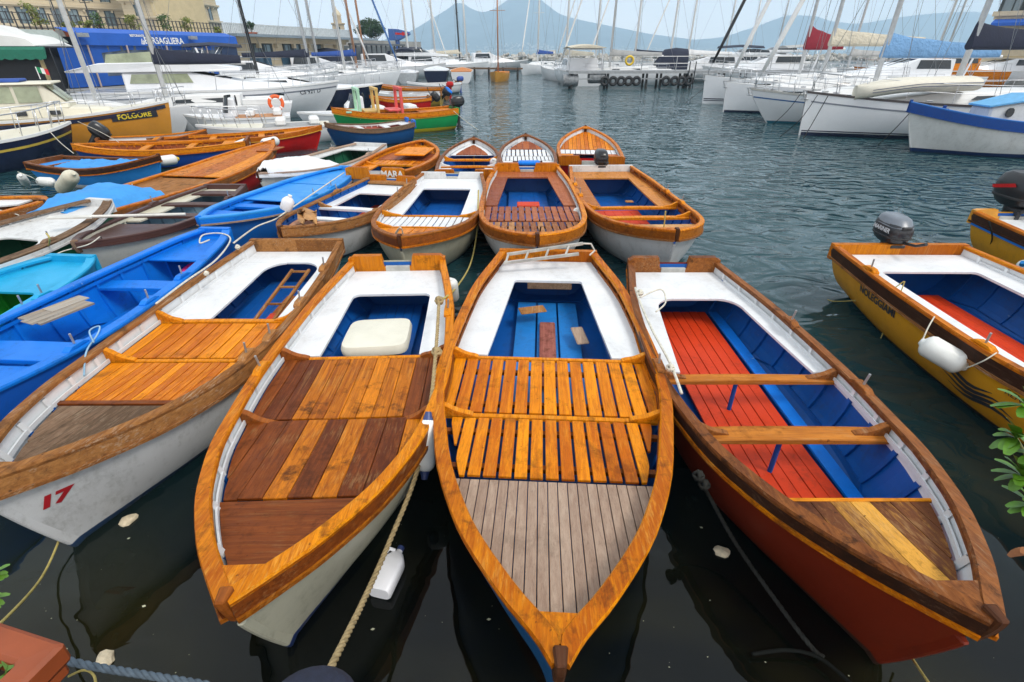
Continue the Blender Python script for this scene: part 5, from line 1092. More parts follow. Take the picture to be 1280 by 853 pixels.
m = MB(); m.torus((0, 0, 0), .24, .065, 'y', 26, 10); o = m.build('lifebuoy', plain('buoy_orange', (.78, .12, .02), .45, bmp=.02), smooth='all'); o.location = (-9.3, 21.75, 1.0); o.rotation_euler = (0, 0, .5); tag(o, 'orange lifebuoy standing between two white motorboats', 'lifebuoy')
for k in range(4):
    m = MB(); a0 = PI / 4 + k * PI / 2; m.loft([[Vector(((.24 + .068 * math.cos(b)) * math.cos(a0 + da), .068 * math.sin(b), (.24 + .068 * math.cos(b)) * math.sin(a0 + da))) for b in [2 * PI * j / 10 for j in range(10)]] for da in (-.12, .12)], False); m.build('band', T_WH, o, smooth='all')
# big motor yacht with registration
T, F = motor_yacht('large white flybridge motor yacht with a black registration on its bow', (-8.5, 27.6), math.radians(22), 10.5, 3.5, 1.48, 1.25, fly=True, stripe=plain('line_grey', (.2, .22, .26)), glass=GLASSG, house_s=(.18, .60), house_h=.70, rb=1.3)
hull_text(T, F, 'CS 921 D', .865, 1.10, .24, -1, T_DK, font_bold=.003, slope=.05)
m = MB(); x = F.X(.73); m.loft([[Vector((x + math.cos(a) * .26, -F.inW(x + math.cos(a) * .26, 1.05, o_), 1.05 + math.sin(a) * .07)) for a in [2 * PI * j / 14 for j in range(14)]] for o_ in (.01, -.012)]); m.build('porthole', GLASS, T)
T, F = motor_yacht('white motor yacht with a navy hull, its bow showing past the registered yacht', (-6.9, 30.0), math.radians(24), 8.5, 2.8, 1.25, 1.05, hull=NAVY, rb=1.4, house_h=.5)
# two sailing boats on the left with masts and a navy boom cover
sail_yacht('white sailing boat with a bare pale mast, behind the ochre cruiser bow', (-12.4, 21.2), math.radians(20), 7, 2.0, .95, .8, .8, mast_at=.42, mast_h=13, mast=ALUW, cover=None, furl=None, mast_r=.085, rails=True)
sail_yacht('white sailing boat with a long navy boom cover, alongside the flybridge yacht', (-17.0, 21.1), math.radians(200), 8, 2.0, 1.0, .8, .8, mast_at=.42, mast_h=14, mast=ALUW, cover='navy', boom_z=1.55, furl=None, mast_r=.085, rails=False, boom_l=.38, cov_h=.5)
def anchor(T, F, mat):
    m = MB(); x, z = F.X(1), F.G(1) + .08; m.beam((x - .5, 0, z), (x + .15, 0, z - .02), .05, .06); m.beam((x + .15, 0, z), (x + .02, 0, z - .32), .04, .05); m.beam((x + .02, -.16, z - .30), (x + .02, .16, z - .30), .10, .04); m.build('anchor', mat, T, bev=.01)
for T_, F_ in ((Y1, FY1), (Y2, FY2), (Y3, FY3), (Y4, FY4)):
    anchor(T_, F_, GALV)
    for s_ in (.93, .70, .12):
        for sd in (-1, 1): m = MB(); e = F_.edge(s_, -.12, .05, sd); m.box(e.x - .12, e.x + .12, e.y - .03, e.y + .03, e.z, e.z + .07); m.build('cleat', STEEL, T_, bev=.015)
    m = MB(); m.box(F_.X(.80), F_.X(.86), -.26, .26, F_.G(.83) + .03, F_.G(.83) + .09); m.build('fore_hatch', GLASS, T_, bev=.02)
for (T_, F_), s_, lb in (((Y4, FY4), .30, 'white fender hanging from the side of the nearest yacht'),):
    pass
# ------------------------------------------------------------------ quay, buildings, pier, far fleet, breakwater, mountains
STONE = plain('facade_stone', (.52, .41, .27), .8, var=.10, scale=.8, bmp=.3, dist=.02)
STONE2 = plain('facade_yellow_stone', (.55, .44, .25), .8, var=.10, scale=.8, bmp=.3, dist=.02)
CORN = plain('cornice_stone', (.60, .50, .34), .8, var=.1)
CONC = plain('quay_concrete', (.30, .29, .27), .85, var=.2, scale=1)
WALLW = plain('lime_wall', (.72, .71, .68), .8, var=.08, scale=1)
AWN = plain('awning_blue', (.012, .10, .46), .7, var=.10, scale=1.5, bmp=.3, dist=.02)
CLEARP = plain('plastic_curtain', (.11, .14, .19), .25, var=.35, scale=1.2, bmp=.5, dist=.04)
IRON = plain('iron_railing', (.05, .05, .055), .5)
LEAF = plain('leaf_green', (.055, .12, .018), .6, var=.6, scale=9, bmp=0)
LEAF_D = plain('pine_green', (.022, .062, .016), .7, var=.6, scale=5, bmp=0)
LEAF_Y = plain('leaf_yellowish', (.16, .19, .02), .6, var=.5, scale=9, bmp=0)
BARK = plain('bark', (.14, .09, .06), .9, var=.4)
TERRA = plain('terracotta', (.36, .085, .030), .7, var=.18, scale=3)
PANE = plain('window_pane', (.16, .22, .25), .12, var=.3, scale=.5, bmp=0)
WFR = plain('window_frame_dark', (.02, .03, .03), .5)
def leaves(m, n, fn, s0, s1, rr):
    for _ in range(n):
        p, nr = fn(); a = Vector((rr.uniform(-1, 1), rr.uniform(-1, 1), rr.uniform(-.6, .6))); a.normalize()
        b = (nr + Vector((rr.uniform(-.7, .7), rr.uniform(-.7, .7), rr.uniform(-.3, .9)))).normalized().cross(a)
        if b.length < .1: continue
        b.normalize(); s = rr.uniform(s0, s1); m.add([p - a * s, p + b * s * .5, p + a * s, p - b * s * .5], [(0, 1, 2, 3)])
def clump_fn(cs, rr):
    def f():
        c, r, sq = rr.choice(cs); d = Vector((rr.gauss(0, 1), rr.gauss(0, 1), rr.gauss(0, 1))).normalized(); k = rr.random() ** .4
        return Vector(c) + Vector((d.x * r * k, d.y * r * k, d.z * r * k * sq)), d
    return f
def plant(name, base, h, r, lab, cat='shrub', pot=True, leaf=None, n=500, group=None, seed=1, ls=(.05, .11)):
    T = empty(name, base, 0, lab, cat, group); rr = random.Random(seed); z0 = 0
    if pot:
        m = MB(); m.loft([m.ring((0, 0, z), a, a * .6, 16, 5) for z, a in ((0, r * .75), (.28, r * .85), (.30, r * .95), (.36, r * .95), (.36, r * .8), (.30, r * .75))]); m.build('pot', TERRA, T, smooth=30); z0 = .34
    m = MB(); m.tube([(0, 0, z0 - .1), (.02, .03, z0 + h * .5)], [.04, .02], 6)
    for k in range(4): a = k * 1.7; m.tube([(0, 0, z0 + h * .2), (math.cos(a) * r * .5, math.sin(a) * r * .5, z0 + h * .7)], [.02, .008], 5)
    m.build('stem', BARK, T)
    cs = [((rr.uniform(-.6, .6) * r, rr.uniform(-.6, .6) * r, z0 + h * rr.uniform(.3, .85)), r * rr.uniform(.3, .6), .8) for _ in range(9)]
    m = MB(); leaves(m, n, clump_fn(cs, rr), ls[0], ls[1], rr); m.build('foliage', leaf or LEAF, T, fix=False)
    return T
# quay and raised street
A = Vector((-24.7, 32.8, 0)); U = Vector((3.3, 12.0, 0)).normalized(); Nn = Vector((U.y, -U.x, 0))   # Nn faces the water
def fac(u, out, z): return A + U * u + Nn * out + Vector((0, 0, z))
def prism(m, pts, z0, z1):
    b = [Vector((p.x, p.y, z0)) for p in pts]; t_ = [Vector((p.x, p.y, z1)) for p in pts]; m.loft([b, t_])
m = MB(); prism(m, [fac(-40, 1.6, 0), fac(62, 1.6, 0), fac(62, -60, 0), fac(-40, -60, 0)], -1.5, .9); tag(m.build('quay', CONC), 'low concrete quay along the left shore', None, None, 'structure')
m = MB(); prism(m, [fac(-60, -12.6, 0), fac(75, -12.6, 0), fac(75, -200, 0), fac(-60, -200, 0)], .2, 4.1); tag(m.build('street', CONC), 'raised street behind the restaurants', None, None, 'structure')
# restaurant
def upx(px, out=0.0):
    a = (px - 640) / FPX; o = A + Nn * out
    return (a * CT * o.y - o.x) / (U.x - a * CT * U.y)
RT = empty('restaurant', A, math.atan2(U.y, U.x), 'blue awninged quayside restaurant with white lettering on its valance', 'restaurant')
u0, u1 = upx(60), upx(291)
def R_(m, a, b, y0, y1, z0, z1): m.box(a, b, y0, y1, z0, z1)
m = MB(); R_(m, u0, u1, .3, 14, .9, 3.45); m.build('wall', plain('interior_shade', (.03, .035, .045), .8), RT)  # solid block coloured near black for the shaded room behind the curtain
m = MB(); m.loft([[Vector((q, .4, 3.9)), Vector((q, -.55, 3.66)), Vector((q, -.60, 3.03)), Vector((q, -.57, 3.03)), Vector((q, -.50, 3.62)), Vector((q, .4, 3.86))] for q in [lerp(upx(86), u1, k / 30) for k in range(31)]]); aw = m.build('awning', AWN, RT)
m = MB(); m.loft([[Vector((q, -.42 + .05 * math.sin(q * 7), 3.03)), Vector((q, -.20 + .05 * math.sin(q * 9 + 1), 1.0))] for q in [lerp(upx(92), upx(270), k / 80) for k in range(81)]], False, False); m.build('plastic_curtain', CLEARP, RT, smooth='all')
for a, b in ((upx(64), upx(91)), (upx(93), upx(118)), (upx(270), upx(290))):
    m = MB(); m.loft([[Vector((q, -.48, 3.0)), Vector((q, -.30, .95))] for q in (a, b)], False, False); m.build('side_curtain', AWN if a < 3 else plain('shutter_navy', (.02, .04, .10), .6), RT)
m = MB(); m.loft([[Vector((q, -.46, 3.02)), Vector((q, -.43, 2.55 if q < upx(150) else 2.8))] for q in (upx(93), upx(150), upx(150) + .01, upx(262))], False, False); m.build('curtain_header', AWN, RT)
m = MB(); m.loft([[Vector((q, -.31, 1.45)), Vector((q, -.24, .95))] for q in (upx(96), upx(262))], False, False); m.build('curtain_skirt', AWN, RT)
for q in (upx(89), upx(101), upx(150), upx(200), upx(250)):
    m = MB(); m.tube([(q, -.62, 3.05), (q + .03, -.5, .9)], .05, 8); m.build('post', plain('post_pinkish', (.5, .40, .36), .6), RT)
def awn_txt(txt, size, q, z, **k):
    lettering(txt, size, lambda v: Vector((q + v.x, -.612 + (z + v.y - 3.03) * .079, z + v.y)), T_WH, aw, **k)
awn_txt('BERSAGLIERA', .50, (upx(178.5) + upx(220.5)) / 2, 3.30, font_bold=.012); awn_txt('la', .42, upx(172), 3.24, shear=.4, font_bold=.008); awn_txt('RISTORANTE', .17, upx(168), 3.56, font_bold=.006)
for q in (upx(95), upx(232)):
    m = MB(); R_(m, q - .25, q + .25, -1.05, -.75, 3.42, 3.62); m.tube([(q, -.55, 3.6), (q, -.9, 3.62)], .02, 6); m.build('floodlight', GALV, RT, bev=.02)
# grey lean-to left of the awning
m = MB(); m.loft([[Vector((q, .5, 3.75)), Vector((q, -.3, 3.2)), Vector((q, -.3, 3.14)), Vector((q, .5, 3.7))] for q in (upx(20), upx(84))]); m.build('lean_to_roof', plain('roof_greygreen', (.30, .34, .31), .5), RT)
# green canopied kiosk
kb = dep(22, 112, 23.5); kz = .9
K = empty('kiosk', (kb.x, kb.y, kz), math.radians(12), 'dark open kiosk with a white domed top and green valance, at the left edge', 'kiosk')
def zpx(y, k): return dep(0, y, k).z - kz
m = MB(); zt0, zt1 = zpx(58, 23.5), zpx(34, 23.5); m.loft([[Vector((x, -.6, zt0)), Vector((x, -.55, lerp(zt0, zt1, f_))), Vector((x, 1.8, lerp(zt0, zt1, f_) + .1)), Vector((x, 2.6, zt0))] for x, f_ in [(-6, 1), (-1.0, 1), (-.45, .98), (0.05, .86), (.35, .60), (.55, .52), (.95, .48), (1.45, .35), (1.75, .03)]]); m.build('domed_roof', WALLW, K, smooth=50)
m = MB(); m.loft([[Vector((x, -.62, zt0 - .02)), Vector((x, -.75, zt0 - .14)), Vector((x, -.78, zt0 - .52 + .04 * math.sin(x * 16))), Vector((x, -.70, zt0 - .40)), Vector((x, -.56, zt0 - .05))] for x in [lerp(-6, 2.1, k / 60) for k in range(61)]]); m.build('valance', plain('valance_green', (.008, .14, .085), .7, bmp=.3), K)
m = MB(); R_(m, -6, 1.9, .1, .2, 0, zt0); R_(m, -6, 1.9, -.6, 2.5, zt0 - .06, zt0); m.build('shade_panel', plain('kiosk_shade', (.012, .013, .018), .5), K)  # near-black panels, the kiosk's inner shade painted as colour
for x in (-2.0, 1.75):
    m = MB(); R_(m, x - .06, x + .06, -.62, -.5, 0, zt0 - .06); m.build('post', plain('post_ochre', (.40, .30, .14), .6), K)
# railing, planters and lamps on the raised street
RL = empty('street_railing', fac(0, -13, 4.1), math.atan2(U.y, U.x), 'dark iron railing along the raised street above the awning', 'railing')
m = MB()
for z in (.08, .55, 1.0): m.box(upx(-40, -13), upx(292, -13), -.03, .03, z, z + .05)
for k in range(60):
    q = lerp(upx(-40, -13), upx(292, -13), k / 59); m.box(q - .03, q + .03, -.04, .04, 0, 1.08)
m.build('rails', IRON, RL)
TR = empty('terrace_railing', fac(0, -2.6, 3.74), math.atan2(U.y, U.x), 'pale blue grey balustrade on the roof of the low white building', 'railing')
m = MB(); xs0, xs1 = upx(286, -2.6), upx(440, -2.6)
for z in (.05, .92): m.box(xs0, xs1, -.05, .05, z, z + .08)
for k in range(90): q = lerp(xs0, xs1, k / 89); m.box(q - .06, q + .06, -.04, .04, .1, .95)
m.build('balusters', plain('balusters_white', (.55, .60, .63), .6), TR)
for i, (px, h, r, lf, lb) in enumerate(((3, 1.3, .55, LEAF, 'dark shrub in a trough on the raised street, at the left edge'), (62, 1.75, .80, LEAF_Y, 'broad yellowish shrub in a terracotta trough above the kiosk'), (97, .6, .5, LEAF_Y, 'low yellow green plant in a pot beside the first street lamp'),
    (120, .9, .45, LEAF_Y, 'small yellowish bush left of the second street lamp'), (134, 1.4, .6, LEAF, 'green shrub in a terracotta trough at the second street lamp'), (176, 1.6, .7, LEAF_Y, 'shrub in a trough above the restaurant lettering'),
    (216, 1.7, .75, LEAF, 'tall shrub in a trough below the corner of the hotel'), (241, 1.5, .75, LEAF_Y, 'spreading shrub in a trough below the receding hotel side'), (279, 1.1, .4, LEAF_Y, 'narrow shrub at the end of the blue awning'), (319, .9, .5, LEAF_D, 'pot plant on the white terrace by the black mast'))):
    plant('potted_shrub', fac(upx(px, -12.3 if px < 284 else -2.0), -12.3 if px < 284 else -2.0, 3.7 if px < 284 else 3.74), h, r, lb, 'shrub', True, lf, 420, 'potted shrubs along the raised street', 20 + i)
GLOBE = plain('lamp_globe', (.8, .8, .8), .25, var=.02, bmp=0)
for px, lb in ((87, 'triple globe street lamp on the raised street above the kiosk'), (127, 'triple globe street lamp behind the pale mast')):
    T = empty('street_lamp', fac(upx(px, -13.6), -13.6, 4.1), 0, lb, 'street lamp', 'globe street lamps')
    m = MB(); m.tube([(0, 0, 0), (0, 0, .3), (0, 0, 2.3)], [.10, .06, .04], 8)
    for dx in (-.38, .38): m.tube([(0, 0, 2.0), (dx, 0, 2.0), (dx, 0, 2.15)], .025, 6)
    m.build('pole', IRON, T)
    for dx, z in ((-.38, 2.35), (0, 2.55), (.38, 2.35)):
        m = MB(); m.loft([m.ring((dx, 0, z + .22 * math.sin(b)), .22 * max(.02, math.cos(b)), .22 * max(.02, math.cos(b)), 14) for b in [-PI / 2 + PI * j / 8 for j in range(9)]]); m.build('globe', GLOBE, T, smooth='all')
# hotel: two wings
def wing(name, label, p0, p1, z0, z1, rows, cols, mat, wd, ww, wh, thick=14, corn=(), grp=None, arch=False):
    d = (p1 - p0); L = d.length; az = math.atan2(d.y, d.x)
    T = empty(name, (p0.x, p0.y, z0), az, label, 'building', grp); H = z1 - z0
    m = MB(); m.box(0, L, 0, thick, 0, H); wl = m.build('wall', mat, T)
    m = MB()
    for z in corn: m.box(-.3, L + .3, -.55, -.002, z - z0, z - z0 + .35); m.box(-.15, L + .15, -.30, -.003, z - z0 - .25, z - z0)
    for k in range(int(L / 2.4)):
        for z in corn[:1]: m.box(k * 2.4 + .8, k * 2.4 + 1.1, -.42, -.004, z - z0 - .6, z - z0 - .252)
    for k in range(int(H / .6)): m.box(0, L, -.03, -.0015, k * .6, k * .6 + .54)
    m.build('cornice', CORN, T)
    for zc in rows:
        for u in cols:
            x = u * L if u <= 1 else u; m = MB(); z = zc - z0
            m.box(x - ww / 2 - .22, x - ww / 2, -.14, -.035, z - wh / 2 - .1, z + wh / 2 + .25); m.box(x + ww / 2, x + ww / 2 + .22, -.14, -.035, z - wh / 2 - .1, z + wh / 2 + .25); m.box(x - ww / 2, x + ww / 2, -.14, -.035, z + wh / 2, z + wh / 2 + .25)
            m.box(x - .05, x + .05, -.09, -.04, z - wh / 2, z + wh / 2)
            w_ = m.build('window', WFR, T); m = MB(); m.box(x - ww / 2, x + ww / 2, -.075, -.036, z - wh / 2, z + wh / 2); m.build('pane', PANE, w_)
    return T
def hor(px, k): v = dep(px, 62.7, k); v.z = 0; return v
def wcols(p0, p1, pxs):
    d = p1 - p0; o = []
    for px in pxs:
        a = (px - 640) / FPX * CT; t_ = (a * p0.y - p0.x) / (d.x - a * d.y); o.append(max(.001, min(.999, t_)))
    return o
HG = 'hotel wings behind the raised street'
p0, p1 = hor(-70, 86), hor(174, 107)
wing('hotel_wing', 'pale stone hotel wing with dark framed windows, at the top left corner', p0, p1, 3.7, 24, (dep(0, 20, 93).z, dep(0, -12, 93).z), wcols(p0, p1, (-38, -10, 6, 24, 47, 68, 89, 108, 131, 152)), STONE, 0, 1.35, 2.5, corn=(dep(0, 7.5, 93).z, dep(0, 33, 93).z))
p1b, p2, p3 = hor(170, 99), hor(209, 97), hor(284, 121)
wing('hotel_wing', 'yellow stone hotel front with a single window beside the receding wing', p1b, p2, 3.7, 26, (dep(0, 13, 97).z, dep(0, -22, 97).z), wcols(p1b, p2, (189,)), STONE2, 0, 1.3, 2.6, 12, corn=(dep(0, 3, 97).z, dep(0, 24, 97).z))
wing('hotel_wing', 'yellow stone hotel side receding to the right with narrow windows', p2, p3, 3.7, 26, (dep(0, 15.5, 108).z, dep(0, -14, 108).z), wcols(p2, p3, (215.5, 227, 239, 255, 264.5, 274)), STONE2, 0, 1.2, 3.0, .6, corn=(dep(0, 5, 108).z, dep(0, 26, 108).z))
# low white building under the street
p0, p1 = fac(upx(286, -2.2), -2.2, 0), fac(upx(430, -2.2), -2.2, 0)
T = wing('waterfront_building', 'low white waterfront building with blue glazed doors under the railing', p0, p1, .9, 3.72, (2.75,), [.2, .26, .44, .50, .72], WALLW, 0, 1.1, .9, 2.2, corn=(3.55,))
m = MB(); L_ = (p1 - p0).length
for u in (.16, .20, .24, .40, .45, .62, .66): m.box(u * L_ - .6, u * L_ + .6, -.16, -.04, .05, 1.35)
m.build('glazed_door', plain('door_blue_glass', (.06, .13, .20), .2), T)
m = MB(); m.box(-.4, L_ * 1.3, -1.5, -.6, 2.85, 3.05); m.build('roof_edge', plain('slate_edge', (.20, .25, .29), .6), T)
m = MB(); m.box(L_ * 1.0, L_ * 1.75, -1.2, -.6, 2.35, 2.55); 
for k in range(12): x = L_ * (1.0 + .75 * k / 11); m.box(x - .08, x + .08, -.9, -.75, 0, 2.35)
m.build('pergola', plain('pergola_dark', (.09, .10, .11), .6), T)
m = MB(); m.box(L_ * 1.0, L_ * 1.75, .3, 1.5, 0, 2.3); m.build('pergola_wall', plain('pergola_back', (.14, .16, .17), .7), T)
for px, y, k, w_, lb in ((357, 42, 62, 1.9, 'small pink parasol on the terrace'), (375, 44, 70, 3.6, 'long red terrace awning beyond the pink parasol')):
    b_ = dep(px, y, k); T = empty('terrace_parasol', (b_.x, b_.y, 3.7), .4, lb, 'parasol'); m = MB(); m.tube([(0, 0, 0), (0, 0, b_.z - 3.7)], .04, 6); m.build('pole', IRON, T)
    m = MB(); m.loft([[Vector((x * w_ / 2, y_, b_.z - 3.7 + .35 * (1 - abs(x)) - (.12 if ab else 0))) for x in (-1, -.5, 0, .5, 1)] for y_, ab in ((-1, 1), (0, 0), (1, 1))], False, False); m.build('canopy', plain('parasol_pink', (.68, .10, .16), .7), T)
# church tower far behind
b_ = dep(425, 48, 170); T = empty('church_tower', (b_.x, b_.y, 3.7), .3, 'small pale domed bell tower behind the terraces', 'tower')
m = MB(); m.box(-1.9, 1.9, -1.9, 1.9, 0, 6.5); m.box(-2.2, 2.2, -2.2, 2.2, 6.5, 6.9); m.box(-1.3, 1.3, -1.3, 1.3, 6.9, 9.0); m.build('shaft', STONE, T)
m = MB(); m.loft([m.ring((0, 0, z), a, a, 12) for z, a in ((9, 1.5), (9.6, 1.35), (10.3, .9), (10.8, .3), (11.6, .08))]); m.build('dome', CORN, T, smooth=60)
for a in range(4):
    m = MB(); m.box(-.5, .5, -1.93, -1.905, 4.0, 5.8); o = m.build('window', WFR, T); o.rotation_euler = (0, 0, a * PI / 2)
# stone pine and greenery at the root of the far quay
tb = dep(470, 74, 82); tb.z = .9; T = empty('stone_pine', tb, 0, 'dark green umbrella pine standing on the far quay', 'tree')
cz = dep(466, 40, 82).z - .9; rr = random.Random(4)
m = MB(); m.tube([(0, 0, 0), (.1, 0, cz * .4), (-.4, .1, cz * .75)], [.24, .19, .14], 8)
for k in range(7): a = k * .9; m.tube([(-.3, .1, cz * .6), (-.3 + 1.6 * math.cos(a), 1.4 * math.sin(a), cz * (.88 + .05 * (k % 3)))], [.10, .03], 5)
m.build('trunk', BARK, T)
cs = []
for k in range(26):
    a = rr.uniform(0, 2 * PI); q = rr.uniform(0, 2.5); cs.append(((-.5 + q * math.cos(a), q * .9 * math.sin(a), cz + rr.uniform(-.6, 1.5) * (1 - q / 3.6)), rr.uniform(.6, 1.05), .7))
m = MB(); leaves(m, 8500, clump_fn(cs, rr), .08, .17, rr); m.build('crown', LEAF_D, T, fix=False)
for px, k, h, r, lf, lb in ((452, 80, 1.9, 1.2, LEAF_D, 'dark bush on the far quay below the pine'), (478, 78, 1.6, 1.3, LEAF_D, 'dark bush right of the pine trunk'), (466, 76, 1.0, 1.4, LEAF, 'light green low bush in front of the pine'), (490, 84, 1.5, .9, LEAF_Y, 'yellowish bush beside the blue hoist'), (500, 86, 1.4, 1.0, LEAF_D, 'dark bush behind the blue hoist')):
    b_ = dep(px, 70, k); b_.z = .9; plant('bush', b_, h, r, lb, 'bush', False, lf, 900, 'bushes on the far quay', int(px), (.08, .16))
m = MB(); prism(m, [hor(430, 66), hor(520, 74), hor(540, 92), hor(430, 96)], -1, .95); tag(m.build('far_quay', CONC), 'far quay with stacked nets', None, None, 'structure')
m = MB(); rr = random.Random(9)
for k in range(16): q = dep(lerp(455, 505, k / 15), 76, 72); m.loft([m.ring((q.x, q.y, .9 + z * rr.uniform(.8, 1.1)), a, a * .8, 10) for z, a in ((0, .7), (.35, .65), (.7, .3), (.75, .05))])
tag(m.build('fishing_nets', plain('nets_ochre', (.45, .26, .06), .9, var=.4, scale=3), smooth=60), 'heaps of ochre fishing net on the far quay', 'nets', None, 'stuff')
# blue boat hoist
b_ = dep(499, 73, 76); T = empty('boat_hoist', (b_.x, b_.y, .9), .0, 'blue jib crane with a red arrow on its boxy head', 'crane'); CB = plain('crane_blue', (.025, .09, .30), .4)
hz = dep(496, 45, 76).z - .9
m = MB(); m.tube([(0, 0, 0), (0, 0, hz)], .33, 12); m.build('column', CB, T, smooth=50)
m = MB(); m.loft([[Vector((x, -.6, hz - z0)), Vector((x, .6, hz - z0)), Vector((x, .6, hz + z1)), Vector((x, -.6, hz + z1))] for x, z0, z1 in ((-1.15, .65, .85), (.35, .6, .8), (1.95, -.1, .42))]); hd = m.build('jib_head', CB, T, bev=.05)
m = MB(); m.add([(-.1, -.63, hz + .38), (.9, -.63, hz + .28), (.9, -.63, hz + .48), (1.9, -.63, hz + .2), (.9, -.63, hz - .05), (.9, -.63, hz + .08), (-.1, -.63, hz + .1)], [(0, 1, 2, 3, 4, 5, 6)]); m.build('red_arrow', RED, hd, fix=False)
# pier with railings, tyres and float drums
PM = plain('pier_steel', (.36, .37, .38), .5, .4, .2)
pa, pb = at(702, 100, .8), at(965, 100, .8); pa.z = pb.z = 0
pa = Vector((4.6, 47.0, 0)); pb = Vector((25.0, 48.6, 0)); d = pb - pa; LP = d.length
P = empty('pier', pa, math.atan2(d.y, d.x), 'grey steel pier with railings across the fairway', 'pier')
m = MB(); m.box(0, LP, -.7, .7, 1.22, 1.34); m.box(0, LP, -.78, -.702, 1.12, 1.30); m.box(0, LP, -.74, -.66, .70, .78); m.build('deck', PM, P)
m = MB()
for x in (6.0, 8.9, 12.9, 17.0, LP):
    m.tube([(x, -.7, 1.3), (x, -.7, 2.35)], .035, 6)
for z in (1.85, 2.35): m.tube([(6, -.7, z), (12.9, -.7, z)], .03, 6); m.tube([(13.2, -.7, z), (LP, -.7, z)], .03, 6)
for x in (2.8,): m.tube([(x, -.7, 1.3), (x, -.7, 2.3)], .03, 6)
m.build('railing', GALV, P)
for x in (.3, 3.3, 6.6, 7.8, 9.8, 10.4, 13.2, 15.1, 17.6, 20):
    m = MB(); m.tube([(x, -.5, -.5), (x, -.5, 1.2)], .10, 8); m.tube([(x, .5, -.5), (x, .5, 1.2)], .10, 8); m.build('pile', plain('pile_dark', (.035, .032, .03), .8), P)
for x in (10.0, 10.5): 
    m = MB(); m.tube([(x, -.85, -.3), (x, -.85, 2.0)], .045, 6); m.build('ladder_rail', BLACKP, P)
tyre_l = ('leftmost of the black tyres hung on the pier', 'second black tyre from the left on the pier', 'third black tyre from the left on the pier', 'black tyre left of the gap before the ladder', 'black tyre closest to the pier ladder', 'first black tyre right of the pier ladder', 'second black tyre right of the pier ladder', 'third black tyre right of the pier ladder', 'rightmost black tyre on the pier')
pzc = lambda px: ((px - 640) / FPX * CT * pa.y - pa.x) / (d.normalized().x - (px - 640) / FPX * CT * d.normalized().y)
for px, lb in zip((757, 767.5, 777.5, 787, 797, 834, 845, 853.5, 863), tyre_l):
    m = MB(); m.torus((0, 0, 0), .27, .12, 'y', 20, 8); o = m.build('tyre', BLACKP, smooth='all'); q = pa + d.normalized() * pzc(px); o.location = (q.x, q.y - .88, .58); o.rotation_euler = (0, 0, P.rotation_euler.z); tag(o, lb, 'tyre', 'tyres hung on the pier')
for px, lb in ((714, 'scuffed grey float drum at the pier end'), (747, 'grey float drum left of the pier tyres')):
    q = pa + d.normalized() * pzc(px); m = MB(); m.tube([(-.65, 0, 0), (-.62, 0, 0), (.62, 0, 0), (.65, 0, 0)], [.4, .46, .46, .4], 18)
    for x in (-.3, .3): m.torus((x, 0, 0), .46, .025, 'x', 18, 6)
    o = m.build('float_drum', plain('drum_grey', (.22, .23, .24), .6, var=.5, scale=4), smooth=50); o.location = (q.x, q.y - .3, .62 if px < 730 else .85); o.rotation_euler = (0, 0, P.rotation_euler.z); tag(o, lb, 'drum', 'float drums under the pier')
m = MB(); m.torus((0, 0, 0), .32, .09, 'y', 22, 8); o = m.build('lifebuoy', plain('buoy_yellow', (.75, .50, .01), .4), smooth='all'); q = dep(787, 76, 43); o.location = q; tag(o, 'yellow lifebuoy hanging above the pier tyres', 'lifebuoy')
# low timber jetty further left
pa2 = hor(556, 56); pb2 = hor(652, 54); d = pb2 - pa2
J = empty('jetty', pa2, math.atan2(d.y, d.x), 'low timber jetty behind the yellow sailing dinghy', 'jetty')
m = MB(); m.box(0, d.length, -.6, .6, .95, 1.1); m.build('deck', W_WEA, J)
for k in range(6):
    x = .3 + (d.length - .6) * k / 5; m = MB(); m.tube([(x, -.5, -.4), (x, -.5, 1.15)], .11, 8); m.build('pile', MATS['pile_dark'], J)
